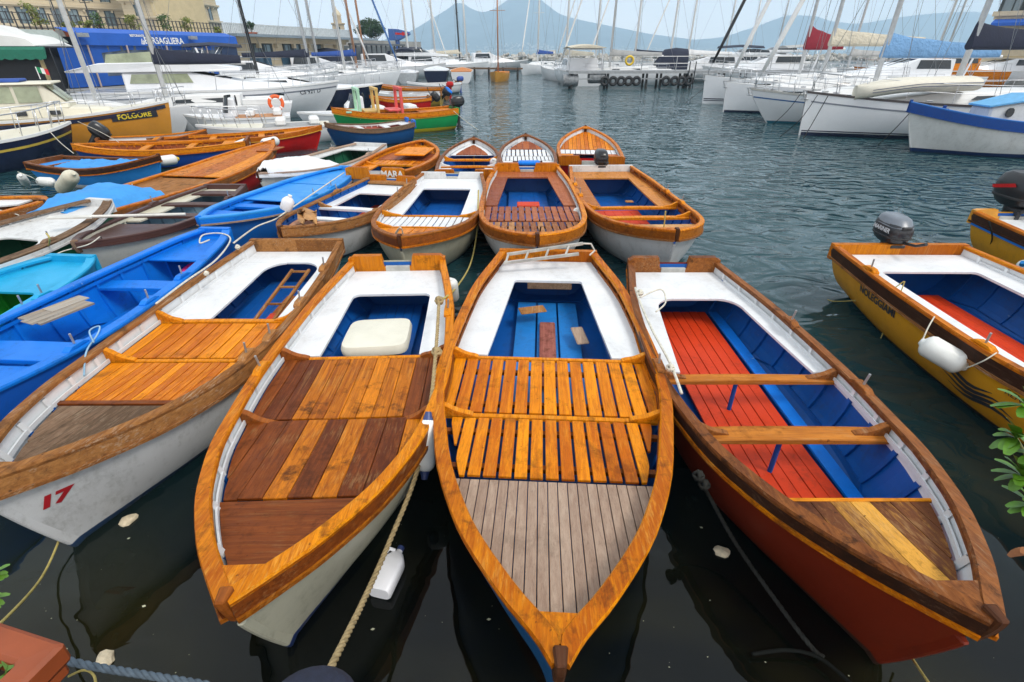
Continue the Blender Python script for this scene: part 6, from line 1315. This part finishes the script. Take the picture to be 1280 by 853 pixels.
# yachts lying beyond the pier, each on its own berth
bg = (
 # label, mast px (at the foot), distance y, azimuth deg, length, mast height, mast material, cover, hull
 ('white sailing yacht with a grey boom cover raised at an angle, behind the pier tyres', 762, 53, 170, 11, 16, ALU, 'grey', GEL),
 ('white sailing yacht with a navy spray hood behind the pier ladder', 792, 57, 175, 11, 17, ALUW, 'navy', GEL),
 ('white sailing yacht with a bare pale mast right of the pier ladder', 836, 62, 172, 12, 17, ALUW, None, GEL),
 ('white sailing yacht furthest right behind the pier railings', 858, 66, 178, 12, 16, ALUW, 'white', GEL),
 ('white sailing yacht with twin pale masts left of the tall pier flag', 744, 72, 165, 12, 18, ALUW, None, GEL),
 ('white sailing yacht just behind the pale bimini yacht', 707, 60, 120, 11, 18, ALUW, 'cream', GEL),
 ('white sailing yacht with a navy cover moored alone at the jetty end', 672, 77, 240, 11, 17, ALUW, 'blue', GEL),
 ('sailing yacht with a black mast left of the volcano', 575, 84, 20, 12, 18, MBLK, 'cream', GEL),
 ('sailing yacht with a white mast beside the black mast', 584, 80, 15, 10, 16, ALUW, None, GEL),
 ('sailing yacht with twin white masts left of the black mast', 545, 76, 12, 11, 17, ALUW, 'white', GEL),
 ('sailing yacht with a slim white mast beside the blue crane', 522, 80, 10, 10, 16, ALU, None, GEL),
 ('sailing yacht with a leaning white mast in front of the crane', 512, 74, 8, 11, 16, ALUW, 'navy', GEL),
 ('sailing yacht with a brown wooden mast under the pine', 457, 60, 15, 10, 15, MWOOD, None, GEL),
 ('sailing yacht with a brown mast and blue furled sail, left of the pine', 446, 52, 18, 9, 14, MWOOD, 'blue', GEL),
 ('sailing yacht with a white leaning mast in front of the blue doors', 431, 46, 20, 10, 16, ALUW, None, GEL),
 ('sailing yacht with thick twin alloy masts in front of the white building', 388, 44, 25, 11, 16, ALU, 'navy', GEL),
 ('sailing yacht with a grey mast left of the twin alloy masts', 399, 52, 22, 11, 17, ALU, None, GEL),
 ('sailing yacht with a black mast near the end of the blue awning', 322, 37, 28, 10, 14, MBLK, None, GEL),
 ('sailing yacht with an alloy mast showing behind the maroon cover', 1060, 52, 180, 12, 17, ALU, 'grey', GEL),
 ('sailing yacht with a white mast far behind the pale blue cover', 1165, 58, 180, 12, 17, ALUW, None, GEL),
 ('sailing yacht with a tall grey mast left of the ochre building', 1178, 72, 180, 12, 18, ALU, None, GEL),
 ('distant sailing yacht with a thin mast right of the pier', 905, 92, 175, 12, 18, ALUW, None, GEL),
 ('distant sailing yacht with a thin mast behind the black furled headsail', 935, 98, 175, 12, 18, ALUW, 'navy', GEL),
 ('distant sailing yacht with a thin mast behind the white furled headsail', 968, 88, 175, 12, 18, ALU, None, GEL),
)
for lb, px, Y, az, L, mh, mm, cv, hl in bg:
    x = (px - 640) / FPX * (Y * CT + .6); a = math.radians(az); mast_at = .44; off = L * mast_at
    bow = (x + math.cos(a) * off, Y + math.sin(a) * off)
    sail_yacht(lb, bow, a, L, L * .3, 1.3, 1.0, 1.0, hull=hl, mast=mm, cover=cv, mast_h=mh, rails=Y < 75, mast_at=mast_at, mast_r=.075 + Y * .0006, spreaders=2, cov_h=.5, furl=(MBLUE if 'blue furled' in lb else ALUW if int(px) % 3 == 0 else None), furl_r=.08, lean=(.5 if az < 90 else .3), hood=('navy' if 'hood' in lb or int(px) % 4 == 1 else None))
mb_bg = (
 ('white yacht with a pale fabric bimini, stern to us at the pier end', (5.6, 61), 96, 11, 3.8, 'cream'),
 ('white motor yacht with a navy bimini behind the pier railings', (13.5, 60), 165, 12, 3.9, 'navy'),
 ('white motor cruiser wrapped in grey covers, right end of the pier', (18.0, 54), 172, 11, 3.8, 'grey'),
 ('large white motor yacht far behind the pier, left of the black headsail', (22.0, 78), 178, 14, 4.2, None),
 ('white cruiser with a royal blue canopy behind the white furled headsails', (22.0, 41), 178, 11, 3.6, 'blue'),
 ('white cruiser behind the maroon cover', (28.5, 50), 180, 12, 3.8, None),
 ('white cruiser far right behind the pale blue cover', (38.0, 52), 180, 12, 3.8, 'white'),
 ('white cruiser behind the nearest yacht, at the right edge', (38.0, 40), 180, 10, 3.6, None),
 ('white motor yacht in front of the blue crane', (-7.6, 66), 10, 12, 3.8, None),
 ('white motor yacht behind the navy hulled boat', (-3.0, 74), 8, 13, 4.0, None),
 ('dark topped motor yacht below the left slope of the volcano', (-5.6, 92), 5, 14, 4.2, 'navy'),
 ('grey hulled motor yacht beside the jetty end', (2.5, 88), 10, 11, 3.8, None),
 ('white cruiser with a navy canopy in front of the blue doors', (-12.8, 42), 22, 10, 3.4, 'navy'),
 ('white cruiser below the pine', (-13.2, 56), 15, 10, 3.4, None),
 ('large white motor yacht far beyond the pier, right of the pale masts', (33.0, 95), 178, 15, 4.4, None),
)
for k, (lb, bow, az, L, B, tp) in enumerate(mb_bg):
    motor_yacht(lb, bow, math.radians(az), L, B, 1.5, 1.15, house_h=.95 + .15 * (k % 3), fly=k in (3, 9, 14), top=tp, arch=k % 2 == 0, rails=True, group='white motor yachts beyond the pier', hull=GEL if 'grey hulled' not in lb else plain('hull_grey', (.4, .42, .44), .3))
motor_yacht('brown varnished wooden motor yacht behind the cream boom cover', (27.0, 45), math.radians(178), 11, 3.6, 1.7, 1.4, hull=W_OR, deck=W_OR, house_h=1.1)
motor_yacht('navy hulled motorboat moored at the jetty, stern covered in dark canvas', (-8.0, 61), math.radians(96), 7, 2.5, 1.3, 1.1, hull=NAVY, house=False, rails=False, name='motorboat', cat='motorboat')
motor_yacht('white sterned wooden boat beside the navy motorboat at the jetty', (-5.3, 60.5), math.radians(94), 6, 2.3, 1.2, 1.0, hull=GEL, deck=W_OR, house=False, rails=False, name='motorboat', cat='motorboat')
motor_yacht('grey motorboat with a dark folded canopy left of the navy motorboat', (-10.9, 60), math.radians(98), 6, 2.2, 1.0, .9, hull=plain('hull_pale_grey', (.5, .52, .54), .3), house=False, top='navy', rails=False, name='motorboat', cat='motorboat')
sail_yacht('small varnished yellow sailing dinghy with one tall wooden mast', (-1.7, 56.5), math.radians(262), 5.2, 2.0, .95, .75, .3, hull=plain('hull_varnish_yellow', (.50, .24, .03), .3), deck=W_OR, mast=MWOOD, cover=None, cabin=False, rails=False, mast_h=10, mast_at=.38, group=None, name='sailing_dinghy', spreaders=1, mast_r=.075)
# ochre building at the top right
p0, p1 = hor(1229, 46), hor(1420, 40)
T = wing('waterfront_building', 'ochre building with wide dark windows above a blue awning, at the top right', p0, p1, .5, 14, (dep(1250, 5, 44).z, dep(1250, -55, 44).z), wcols(p0, p1, (1244, 1270, 1300, 1330)), plain('facade_ochre', (.50, .37, .16), .8, var=.08), 0, 1.4, 1.6, 10, corn=(dep(1250, 20, 44).z,))
m = MB(); z = dep(1250, 23, 44).z - .5; m.loft([[Vector((x, -.1, z)), Vector((x, -1.6, z - .35)), Vector((x, -1.6, z - .6)), Vector((x, -.1, z - .1))] for x in (0, 14)]); m.build('awning', AWN, T)
m = MB(); prism(m, [hor(1200, 47), hor(1500, 36), hor(1500, 90), hor(1200, 90)], -1, .5); tag(m.build('right_quay', CONC), 'concrete quay under the ochre building', None, None, 'structure')
# breakwater of pale boulders
m = MB(); rr = random.Random(3)
for k in range(900):
    px = rr.uniform(540, 1240); kk = 150 + rr.uniform(-4, 4); q = hor(px, kk); z = rr.uniform(-.2, 1.0 + .9 * rr.random()) if abs(kk - 150) < 2.2 else rr.uniform(-.4, .8); s = rr.uniform(.5, 1.1)
    M = Matrix.Translation((q.x, q.y, z)) @ Matrix.Rotation(rr.uniform(0, 6), 4, Vector((rr.random(), rr.random(), rr.random() + .1)).normalized())
    m.box(-s, s, -s * .8, s * .8, -s * .6, s * .6, M)
tag(m.build('breakwater', plain('breakwater_rock', (.40, .38, .34), .85, var=.35, scale=.3), bev=.18), 'breakwater of pale boulders under the volcano', 'breakwater', None, 'stuff')
# mountains: a volcano with two summits and a far ridge, modelled as terrain
prof = [(430, 58), (470, 52), (500, 44), (516, 38), (542, 24), (563, 12), (573, 6), (580, 6), (589, 11), (597, 14.5), (604, 16), (611, 15), (618, 12.5), (632, 4), (645, -4), (652, -5.5), (664, -5), (672, 0), (680, 6), (700, 19), (731, 27), (757, 32), (783, 37), (809, 42), (840, 46), (880, 51), (930, 57), (980, 61)]
prof2 = [(700, 61), (800, 54), (860, 50), (901, 46), (925, 38), (943, 32), (960, 25), (979, 20), (1006, 21), (1030, 27), (1060, 30), (1090, 26), (1130, 20), (1165, 17), (1198, 16), (1225, 20), (1250, 26), (1290, 34), (1400, 50), (1500, 60)]
ROCK = plain('mountain_slope', (.13, .155, .165), .9, var=.4, scale=.01, bmp=0)
def mountain(name, lab, prof, D, depth, seed, pxs, pxe, nx=150, ny=26):
    m = MB(); rows = []
    for j in range(ny + 1):
        f_ = j / ny * 2 - 1; rg = []
        for i in range(nx + 1):
            px = lerp(pxs, pxe, i / nx); y = pch(prof, px); top = dep(px, y, D / CT); base = dep(px, 62.7, D / CT)
            H = max(0, top.z - CAMH); q = max(0, 1 - abs(f_)) ** 1.15
            nz = mnoise.fractal(Vector((base.x * .006, f_ * 3, seed)), .9, 2.2, 5)
            z = H * q * (1 + .22 * nz * (1 - q) * 2) - 3 * (1 - q)
            rg.append(Vector((base.x, base.y + f_ * depth, z)))
        rows.append(rg)
    m.loft(rows, False, False); return tag(m.build(name, ROCK, smooth='all'), lab, None, None, 'structure')
mountain('mountain', 'twin peaked volcano fading into blue haze', prof, 2700, 620, 3, 425, 985)
mountain('mountain_ridge', 'faint far ridge on the right fading into the haze', prof2, 3560, 120, 8, 695, 1500)
def terr(px, y):
    D = 2700; b = dep(px, 62.7, D / CT); f_ = (y - b.y) / 620; q = max(0, 1 - abs(f_)) ** 1.15; return max(0, dep(px, pch(prof, px), D / CT).z - CAMH) * q - 3 * (1 - q)
m = MB(); rr = random.Random(12)
for k in range(1500):
    px = rr.triangular(520, 1010, 720); f_ = rr.random() ** 1.6; q = hor(px, (2060 + 260 * f_) / CT); s = rr.uniform(2.5, 6.0)
    if px > 560 and abs(q.x) < 1e9: z = terr(px, q.y)
    else: z = 3
    m.box(q.x - s, q.x + s, q.y - s, q.y + s, z - 8, z + s * rr.uniform(.6, 1.2) + 2)
tag(m.build('far_town', plain('town_pale', (.62, .58, .54), .8, var=.3, scale=.02, bmp=0)), 'pale houses scattered at the foot of the volcano', 'town', None, 'stuff')
# ------------------------------------------------------------------ ropes, planter, leaves, things afloat
def smooth_path(pts, n=12):
    o = []
    P = [pts[0]] + list(pts) + [pts[-1]]
    for i in range(1, len(P) - 2):
        a, b, c, d = P[i - 1], P[i], P[i + 1], P[i + 2]
        for k in range(n):
            t = k / n; o.append(.5 * ((2 * b) + (c - a) * t + (2 * a - 5 * b + 4 * c - d) * t * t + (3 * b - a - 3 * c + d) * t ** 3))
    return o + [P[-2]]
RG = 'mooring ropes between the boats'
def rope(pts, r, mat, label, strands=False, n=10, name='mooring_rope', group=RG, knots=()):
    P = smooth_path([at(*q) if not isinstance(q, Vector) else q for q in pts], n); m = MB()
    if strands:
        L = [0]
        for a, b in zip(P, P[1:]): L.append(L[-1] + (b - a).length)
        N = int(L[-1] / (r * .9)); Q = []
        for k in range(N + 1):
            l = L[-1] * k / N; i = max(j for j in range(len(L)) if L[j] <= l + 1e-9); i = min(i, len(P) - 2); f_ = (l - L[i]) / max(1e-6, L[i + 1] - L[i]); Q.append((P[i].lerp(P[i + 1], f_), (P[i + 1] - P[i]).normalized(), l))
        for s in range(3):
            pp = []
            for p, d, l in Q:
                a = d.cross(Vector((0, 0, 1))); a.normalize(); b = d.cross(a); th = l / (r * 7.0) * 2 * PI + s * 2 * PI / 3
                pp.append(p + (a * math.cos(th) + b * math.sin(th)) * r * .52)
            m.tube(pp, r * .56, 6)
    else: m.tube(P, r, 6)
    for c in knots:
        c = at(*c)
        for k in range(4): a = k * .8; m.torus((0, 0, 0), r * 2.2, r * .9, 'z', 12, 6, Matrix.Translation(c) @ Matrix.Rotation(a, 4, 'X') @ Matrix.Rotation(a * 1.7, 4, 'Y'))
    return tag(m.build(name, mat, smooth='all'), label, 'rope', group)
rope([(549, 374, .70), (547, 410, .69), (544, 450, .66), (538, 505, .56), (521, 590, .40), (488, 675, .34), (455, 750, .46), (412, 838, .75), (400, 870, .9)], .0155, ROPE_T, 'thick twisted tan rope hanging beside the beige hulled boat over dark water', True, knots=((549, 376, .71), (546, 440, .67)))
rope([(598, 238, .78), (596, 290, .35), (588, 330, .18), (570, 360, .42), (551, 376, .72)], .012, ROPE_Y, 'slack olive rope from the second row to the beige boat stern')
rope([(76, 659, .12), (72, 680, .08), (50, 725, .12), (5, 775, .55), (-30, 800, .8)], .007, ROPE_Y, 'thin yellow mooring line from the bow of the boat marked 17')
rope([(872, 596, .52), (885, 618, .36), (920, 680, .18), (975, 758, .10), (1015, 810, .06), (1030, 822, -.02)], .013, ROPE_G, 'dark wet rope trailing from the side of the red floored boat', True, knots=((873, 595, .52), (880, 606, .46)))
rope([(60, 820, 1.0), (110, 832, .98), (170, 842, .98), (260, 857, 1.0)], .013, plain('rope_bluegrey', (.10, .13, .16), .8, var=.3, scale=30), 'blue grey rope running from the planter along the bottom edge', True)
rope([(85, 846, .95), (105, 838, .93), (118, 846, .93), (120, 870, .93)], .004, ROPE_Y, 'thin yellow cord curling beneath the planter')
rope([(794, 360, .68), (800, 378, .68), (815, 412, .66), (838, 455, .65), (852, 492, .64)], .012, ROPE_W, 'pale rope lying along the near rail of the red floored boat', knots=((800, 366, .69), (838, 460, .67)))
rope([(800, 372, .70), (826, 362, .70), (832, 378, .66), (820, 390, .64)], .008, ROPE_W, 'pale loop of rope on the white stern bench of the red floored boat')
rope([(292, 304, .68), (320, 284, .62), (345, 274, .66), (362, 262, .76), (430, 216, .66)], .011, ROPE_W, 'pale rope from the bright blue boat to the torn covered boat', knots=((297, 309, .67),))
rope([(262, 300, .68), (250, 304, .67), (254, 294, .67), (276, 292, .67), (288, 300, .68), (270, 325, .66), (232, 352, .68), (195, 380, .69)], .010, ROPE_W, 'pale looped rope on the stern of the bright blue boat', knots=((258, 342, .67),))
rope([(117, 428, .66), (112, 414, .62), (124, 408, .64), (122, 418, .63), (108, 440, .62), (105, 470, .55)], .007, plain('rope_skyblue', (.28, .46, .62), .8), 'light blue cord coiled on the rail of the bright blue boat')
rope([(500, 284, .86), (495, 296, .62), (498, 312, .40), (503, 292, .74), (507, 310, .45), (501, 285, .86), (491, 300, .60), (494, 316, .35)], .008, ROPE_W, 'pale rope bundle looped over the bow of the beige second row boat')
rope([(676, 284, .85), (673, 300, .45), (672, 312, .1)], .010, ROPE_G, 'dark chain like rope on the bow of the round bowed boat')
rope([(832, 264, .82), (829, 290, .5), (823, 320, .05)], .010, ROPE_Y, 'olive rope down the bow of the boat with orange side benches')
rope([(1130, 352, .66), (1095, 372, .35), (1045, 377, .05), (1030, 372, -.02)], .006, ROPE_Y, 'thin rope from the yellow boat rail dipping left into the water')
rope([(1131, 352, .66), (1118, 385, .35), (1100, 425, -.02)], .006, ROPE_Y, 'thin rope from the yellow boat rail straight down its side')
rope([(1168, 396, .67), (1160, 410, .62), (1152, 428, .52)], .006, ROPE_W, 'thin lanyard holding the upper end of the long white fender')
rope([(1246, 441, .68), (1228, 452, .6), (1207, 461, .44)], .006, ROPE_W, 'thin lanyard holding the lower end of the long white fender')
rope([(1236, 277, .70), (1240, 300, .4), (1228, 325, .0)], .010, ROPE_G, 'dark rope at the stern of the second yellow boat')
rope([(567, 139, .75), (580, 150, .4), (598, 163, .0)], .012, ROPE_W, 'pale line from the green boat stern into the water')
rope([(0, 263, .66), (20, 268, .6), (38, 276, .66)], .008, ROPE_W, 'pale line across the red boat at the left edge')
rope([(125, 296, .75), (110, 306, .7), (80, 314, .62), (60, 323, .6)], .007, ROPE_W, 'pale line from the brown decked boat to the turquoise boat')
rope([(125, 296, .75), (135, 306, .5), (145, 318, .2)], .006, ROPE_G, 'dark line down the side of the brown decked boat')
rope([(58, 292, .85), (62, 300, .8), (58, 318, .4)], .010, ROPE_Y, 'ochre strap over the gunwale of the worn white and green boat')
rope([(165, 230, .72), (168, 250, .45), (175, 262, .3)], .008, ROPE_W, 'white cord on the side of the long red boat')
rope([(22, 215, .5), (40, 222, .45), (47, 228, .3)], .007, ROPE_W, 'white cord tying the fenders of the light blue boat')
rope([(58, 160, .9), (75, 178, .6), (92, 192, .5)], .010, ROPE_W, 'white line from the black launch to the cobalt blue boat')
rope([(97, 152, 1.1), (125, 165, .8), (152, 180, .5)], .008, ROPE_W, 'white line from the black launch past the tipped outboard')
rope([(24, 165, .85), (32, 180, .5), (40, 200, .1)], .010, ROPE_W, 'white line down the side of the black launch')
for pts, lb in ((((1022, 119, 1.4), (1000, 150, .6), (975, 171, 0)), 'first thin mooring line from the nearest yacht bow'), (((1035, 120, 1.4), (1018, 150, .6), (1004, 174, 0)), 'second thin mooring line from the nearest yacht bow'), (((1001, 117, 1.3), (985, 138, .6), (966, 156, 0)), 'thin mooring line under the raked yacht bow'),
               (((936, 103, 1.35), (924, 120, .7), (911, 137, 0)), 'thin mooring line across the plumb yacht bow'), (((1146, 131, 1.35), (1122, 158, .6), (1098, 181, 0)), 'dark mooring line from the blue and white launch'), (((893, 95, 1.4), (880, 110, .7), (856, 130, 0)), 'mooring line from the black headsail yacht')):
    rope(pts, .014, ROPE_G, lb, n=6, group='mooring lines of the yachts', name='mooring_line')
# oar across the brown boat, white bottle on the foredeck
m = MB(); a, b = at(116, 271, .80), at(232, 268, .72); m.tube([a, b], .022, 8); dv = (b - a).normalized(); m.beam(a - dv * .5, a, .12, .02); tag(m.build('oar', plain('oar_white', (.62, .60, .55), .5, var=.2), smooth=50), 'white painted oar lying across the brown decked boat', 'oar')
m = MB(); c = at(357, 262, .78); M = Matrix.Translation(c) @ Matrix.Rotation(.5, 4, 'Y')
m.loft([m.ring((0, 0, z), r, r * .8, 12, 3, M) for z, r in ((0, .075), (.02, .085), (.14, .085), (.19, .05), (.20, .028), (.235, .028))]); tag(m.build('plastic_bottle', MATS['jerrycan_white'], smooth=50), 'white plastic bottle tied at the bow of the torn covered boat', 'bottle')
# torn brown cover piece on the small white boat
m = MB(); rg = []
for i in range(9):
    rg.append([at(lerp(372, 392, i / 8) + 4 * math.sin(i), lerp(262, 278, j / 6) + 3 * math.sin(j * 2 + i), .70 + .05 * math.sin(i * .9) * math.cos(j)) for j in range(7)])
m.loft(rg, False, False); o = m.build('torn_cover', plain('cover_tan', (.45, .22, .07), .7, var=.3), smooth=60); sol = o.modifiers.new('sol', 'SOLIDIFY'); sol.thickness = .01; tag(o, 'torn tan cover crumpled on the foredeck of the small white boat', 'cover')
# terracotta planter at the bottom left
z = 1.72; c0, c1, c2 = at(80, 803, z), at(0, 777, z), at(15, 858, z)
e1 = (c1 - c0); e1.z = 0; e1.normalize(); e2 = Vector((-e1.y, e1.x, 0)); e2 = e2 if e2.dot(c2 - c0) > 0 else -e2
PT = empty('planter', c0, math.atan2(e1.y, e1.x), 'terracotta planter box with a thick rim at the bottom left corner', 'planter')
sy = 1 if Vector((-e1.y, e1.x, 0)).dot(e2) > 0 else -1
def sq(m, prof):
    rg = []
    for off, zz in prof: rg.append([Vector((off, sy * off, zz)), Vector((.8 - off, sy * off, zz)), Vector((.8 - off, sy * (.38 - off), zz)), Vector((off, sy * (.38 - off), zz))])
    m.loft(rg, True)
m = MB(); sq(m, ((.045, -.34), (.030, -.10), (.014, -.095), (.012, -.06), (.002, -.055), (.0, -.008), (.008, 0), (.05, 0), (.058, -.008), (.062, -.06)))
m.build('box', plain('terracotta_smooth', (.27, .055, .012), .55, var=.14, scale=8), PT, smooth=30, bev=.006)
m = MB(); m.box(.055, .745, sy * .055 if sy > 0 else -.325, sy * .325 if sy < 0 else .325, -.10, -.05) if False else m.box(.06, .74, min(sy * .06, sy * .32), max(sy * .06, sy * .32), -.12, -.05)
m.build('soil', plain('soil', (.02, .014, .010), .95), PT)
def leaf_quad(m, base, tip, w, bend=Vector((0, 0, .01)), n=5):
    d = tip - base; s = d.cross(Vector((0, .3, 1))); s = s.normalized(); rg = []
    for i in range(n + 1):
        t = i / n; q = base + d * t + bend * math.sin(PI * t); ww = w * (math.sin(PI * min(1, t * .86 + .06)) ** .8) * (.55 + .7 * t)
        rg.append([q - s * ww + Vector((0, 0, ww * .25)), q, q + s * ww + Vector((0, 0, ww * .25))])
    m.loft(rg, False, False)
LEAFB = plain('fresh_leaf', (.085, .21, .012), .42, var=.45, scale=14, bmp=.2, dist=.002)
LEAFB2 = plain('planter_leaf', (.07, .16, .015), .5, var=.6, scale=14, bmp=0)
m = MB(); rr = random.Random(31)
for k in range(420):
    x, y = rr.uniform(.07, .7), rr.uniform(.07, .3); b = Vector((x, sy * y, -.06)); leaf_quad(m, b + Vector((0, 0, rr.uniform(0, .03))), b + Vector((rr.uniform(-.05, .05), rr.uniform(-.05, .05), rr.uniform(.01, .06))), .006, n=3)
o = m.build('ground_cover', LEAFB2, PT, fix=False); o['kind'] = 'stuff'
def sprig(name, lab, base, clusters, mat, size, seed, stem_r=.004, brown=None):
    T = empty(name, base, 0, lab, 'plant'); rr = random.Random(seed); m = MB(); s = MB()
    for c, n, dr in clusters:
        c = c - Vector(base); d = dr.normalized(); s.tube([Vector((0, 0, 0)), c * .5 + Vector((0, 0, -.03)), c], stem_r, 5)
        a = d.cross(Vector((0, 0, 1))).normalized(); b = d.cross(a)
        for k in range(n):
            th = 2 * PI * k / n + rr.uniform(-.3, .3); sp = rr.uniform(.35, 1.0); ln = size * rr.uniform(.75, 1.1)
            tip = c + d * ln * .55 + (a * math.cos(th) + b * math.sin(th)) * ln * sp * .75; leaf_quad(m, c, tip, size * .19, Vector((0, 0, .006)))
    s.build('stem', plain('stem_green', (.16, .16, .05), .6), T, smooth='all'); o = m.build('foliage', mat, T, smooth='all', fix=False)
    return T
k = 1.25
sprig('leafy_shrub', 'fresh green leafy shoots reaching in over the water at the right edge', dep(1390, 700, k), [(dep(1284, 508, k), 8, Vector((-1, 0, .5))), (dep(1270, 548, k * .98), 9, Vector((-1, .1, .3))), (dep(1278, 596, k), 9, Vector((-1, 0, .2))), (dep(1290, 632, k), 7, Vector((-1, 0, .1))), (dep(1296, 572, k * .95), 7, Vector((-1, 0, .6)))], LEAFB, .078, 5)
o = MB(); p = dep(1274, 690, 1.25)
for j in range(3): leaf_quad(o, p + Vector((.03, 0, 0)), p + Vector((-.018, -.01 * j, .018 * (j - 1))), .014)
t_ = o.build('dry_leaf', plain('leaf_brown', (.28, .10, .03), .7), fix=False, smooth='all'); tag(t_, 'dry brown leaf curled at the right edge below the green shoots', 'leaf')
k = 1.18
sprig('leafy_shrub', 'broad green leaves at the left edge above the terracotta planter', dep(-60, 800, k), [(dep(-8, 722, k), 8, Vector((1, 0, .4))), (dep(-12, 752, k), 7, Vector((1, 0, .1)))], LEAFB2 if False else plain('leaf_mid', (.10, .22, .02), .45, var=.4, scale=12), .05, 9)
# dark blue wrapped fender on the quay edge at the bottom
c = dep(385, 905, 1.45); m = MB(); m.loft([m.ring((c.x, c.y, c.z + z), r, r, 28, 2) for z, r in ((-.4, .155), (-.05, .155), (.02, .15), (.055, .13), (.075, .09), (.08, .02))])
tag(m.build('wrapped_fender', plain('denim_cover', (.012, .016, .035), .85, var=.3, scale=40, bmp=.6), smooth=60), 'dark blue cloth wrapped bollard at the bottom edge by the twisted rope', 'bollard')
rope([(940, 818, .03), (985, 813, .05), (1025, 823, .05), (1070, 860, .06)], .011, plain('hose_dark', (.008, .009, .008), .8), 'dark hose looping in the water below the red floored boat', name='hose', group=None)
rope([(1135, 815, .1), (1150, 838, .3), (1165, 860, .6)], .006, ROPE_Y, 'thin yellow line under the bow of the red floored boat')
# bits floating on the water
BR = plain('bread_crumb', (.62, .52, .36), .8, var=.2, scale=30)
for px, py, s, lb, sd in ((160, 650, .045, 'pale chunk of bread floating by the boat marked 17', 1), (131, 824, .042, 'pale chunk of bread floating near the planter', 2), (902, 690, .04, 'tan chunk of bread floating by the dark wet rope', 3)):
    rr = random.Random(sd); bm = bmesh.new(); bmesh.ops.create_icosphere(bm, subdivisions=2, radius=s)
    for v in bm.verts: v.co *= 1 + .35 * mnoise.noise(v.co * 30 + Vector((sd * 9, 0, 0))); v.co.z *= .5; v.co.x *= 1.3
    me = bpy.data.meshes.new('bread_chunk'); bm.to_mesh(me); bm.free(); me.materials.append(BR); o = bpy.data.objects.new('bread_chunk', me); COL.objects.link(o); o.location = at(px, py, .01); o.rotation_euler = (0, 0, sd); tag(o, lb, 'bread')
m = MB(); rr = random.Random(77)
for k in range(120):
    px, py = rr.uniform(20, 1260), rr.uniform(560, 850); p = at(px, py, .0035) if rr.random() < .8 else at(rr.uniform(560, 800), rr.uniform(300, 345), .0035); s = rr.choice((.0015, .002, .002, .003, .003, .004, .008)); a = rr.uniform(0, 6)
    m.add([p + Vector((math.cos(a + q) * s * (1 if i % 2 else 1.7), math.sin(a + q) * s, 0)) for i, q in enumerate((0, 1.5, 3.1, 4.6))], [(0, 1, 2, 3)])
tag(m.build('floating_debris', plain('debris_pale', (.38, .38, .26), .7, var=.6, scale=2, bmp=0), fix=False), 'scattered specks and leaf bits on the dark water', None, None, 'stuff')
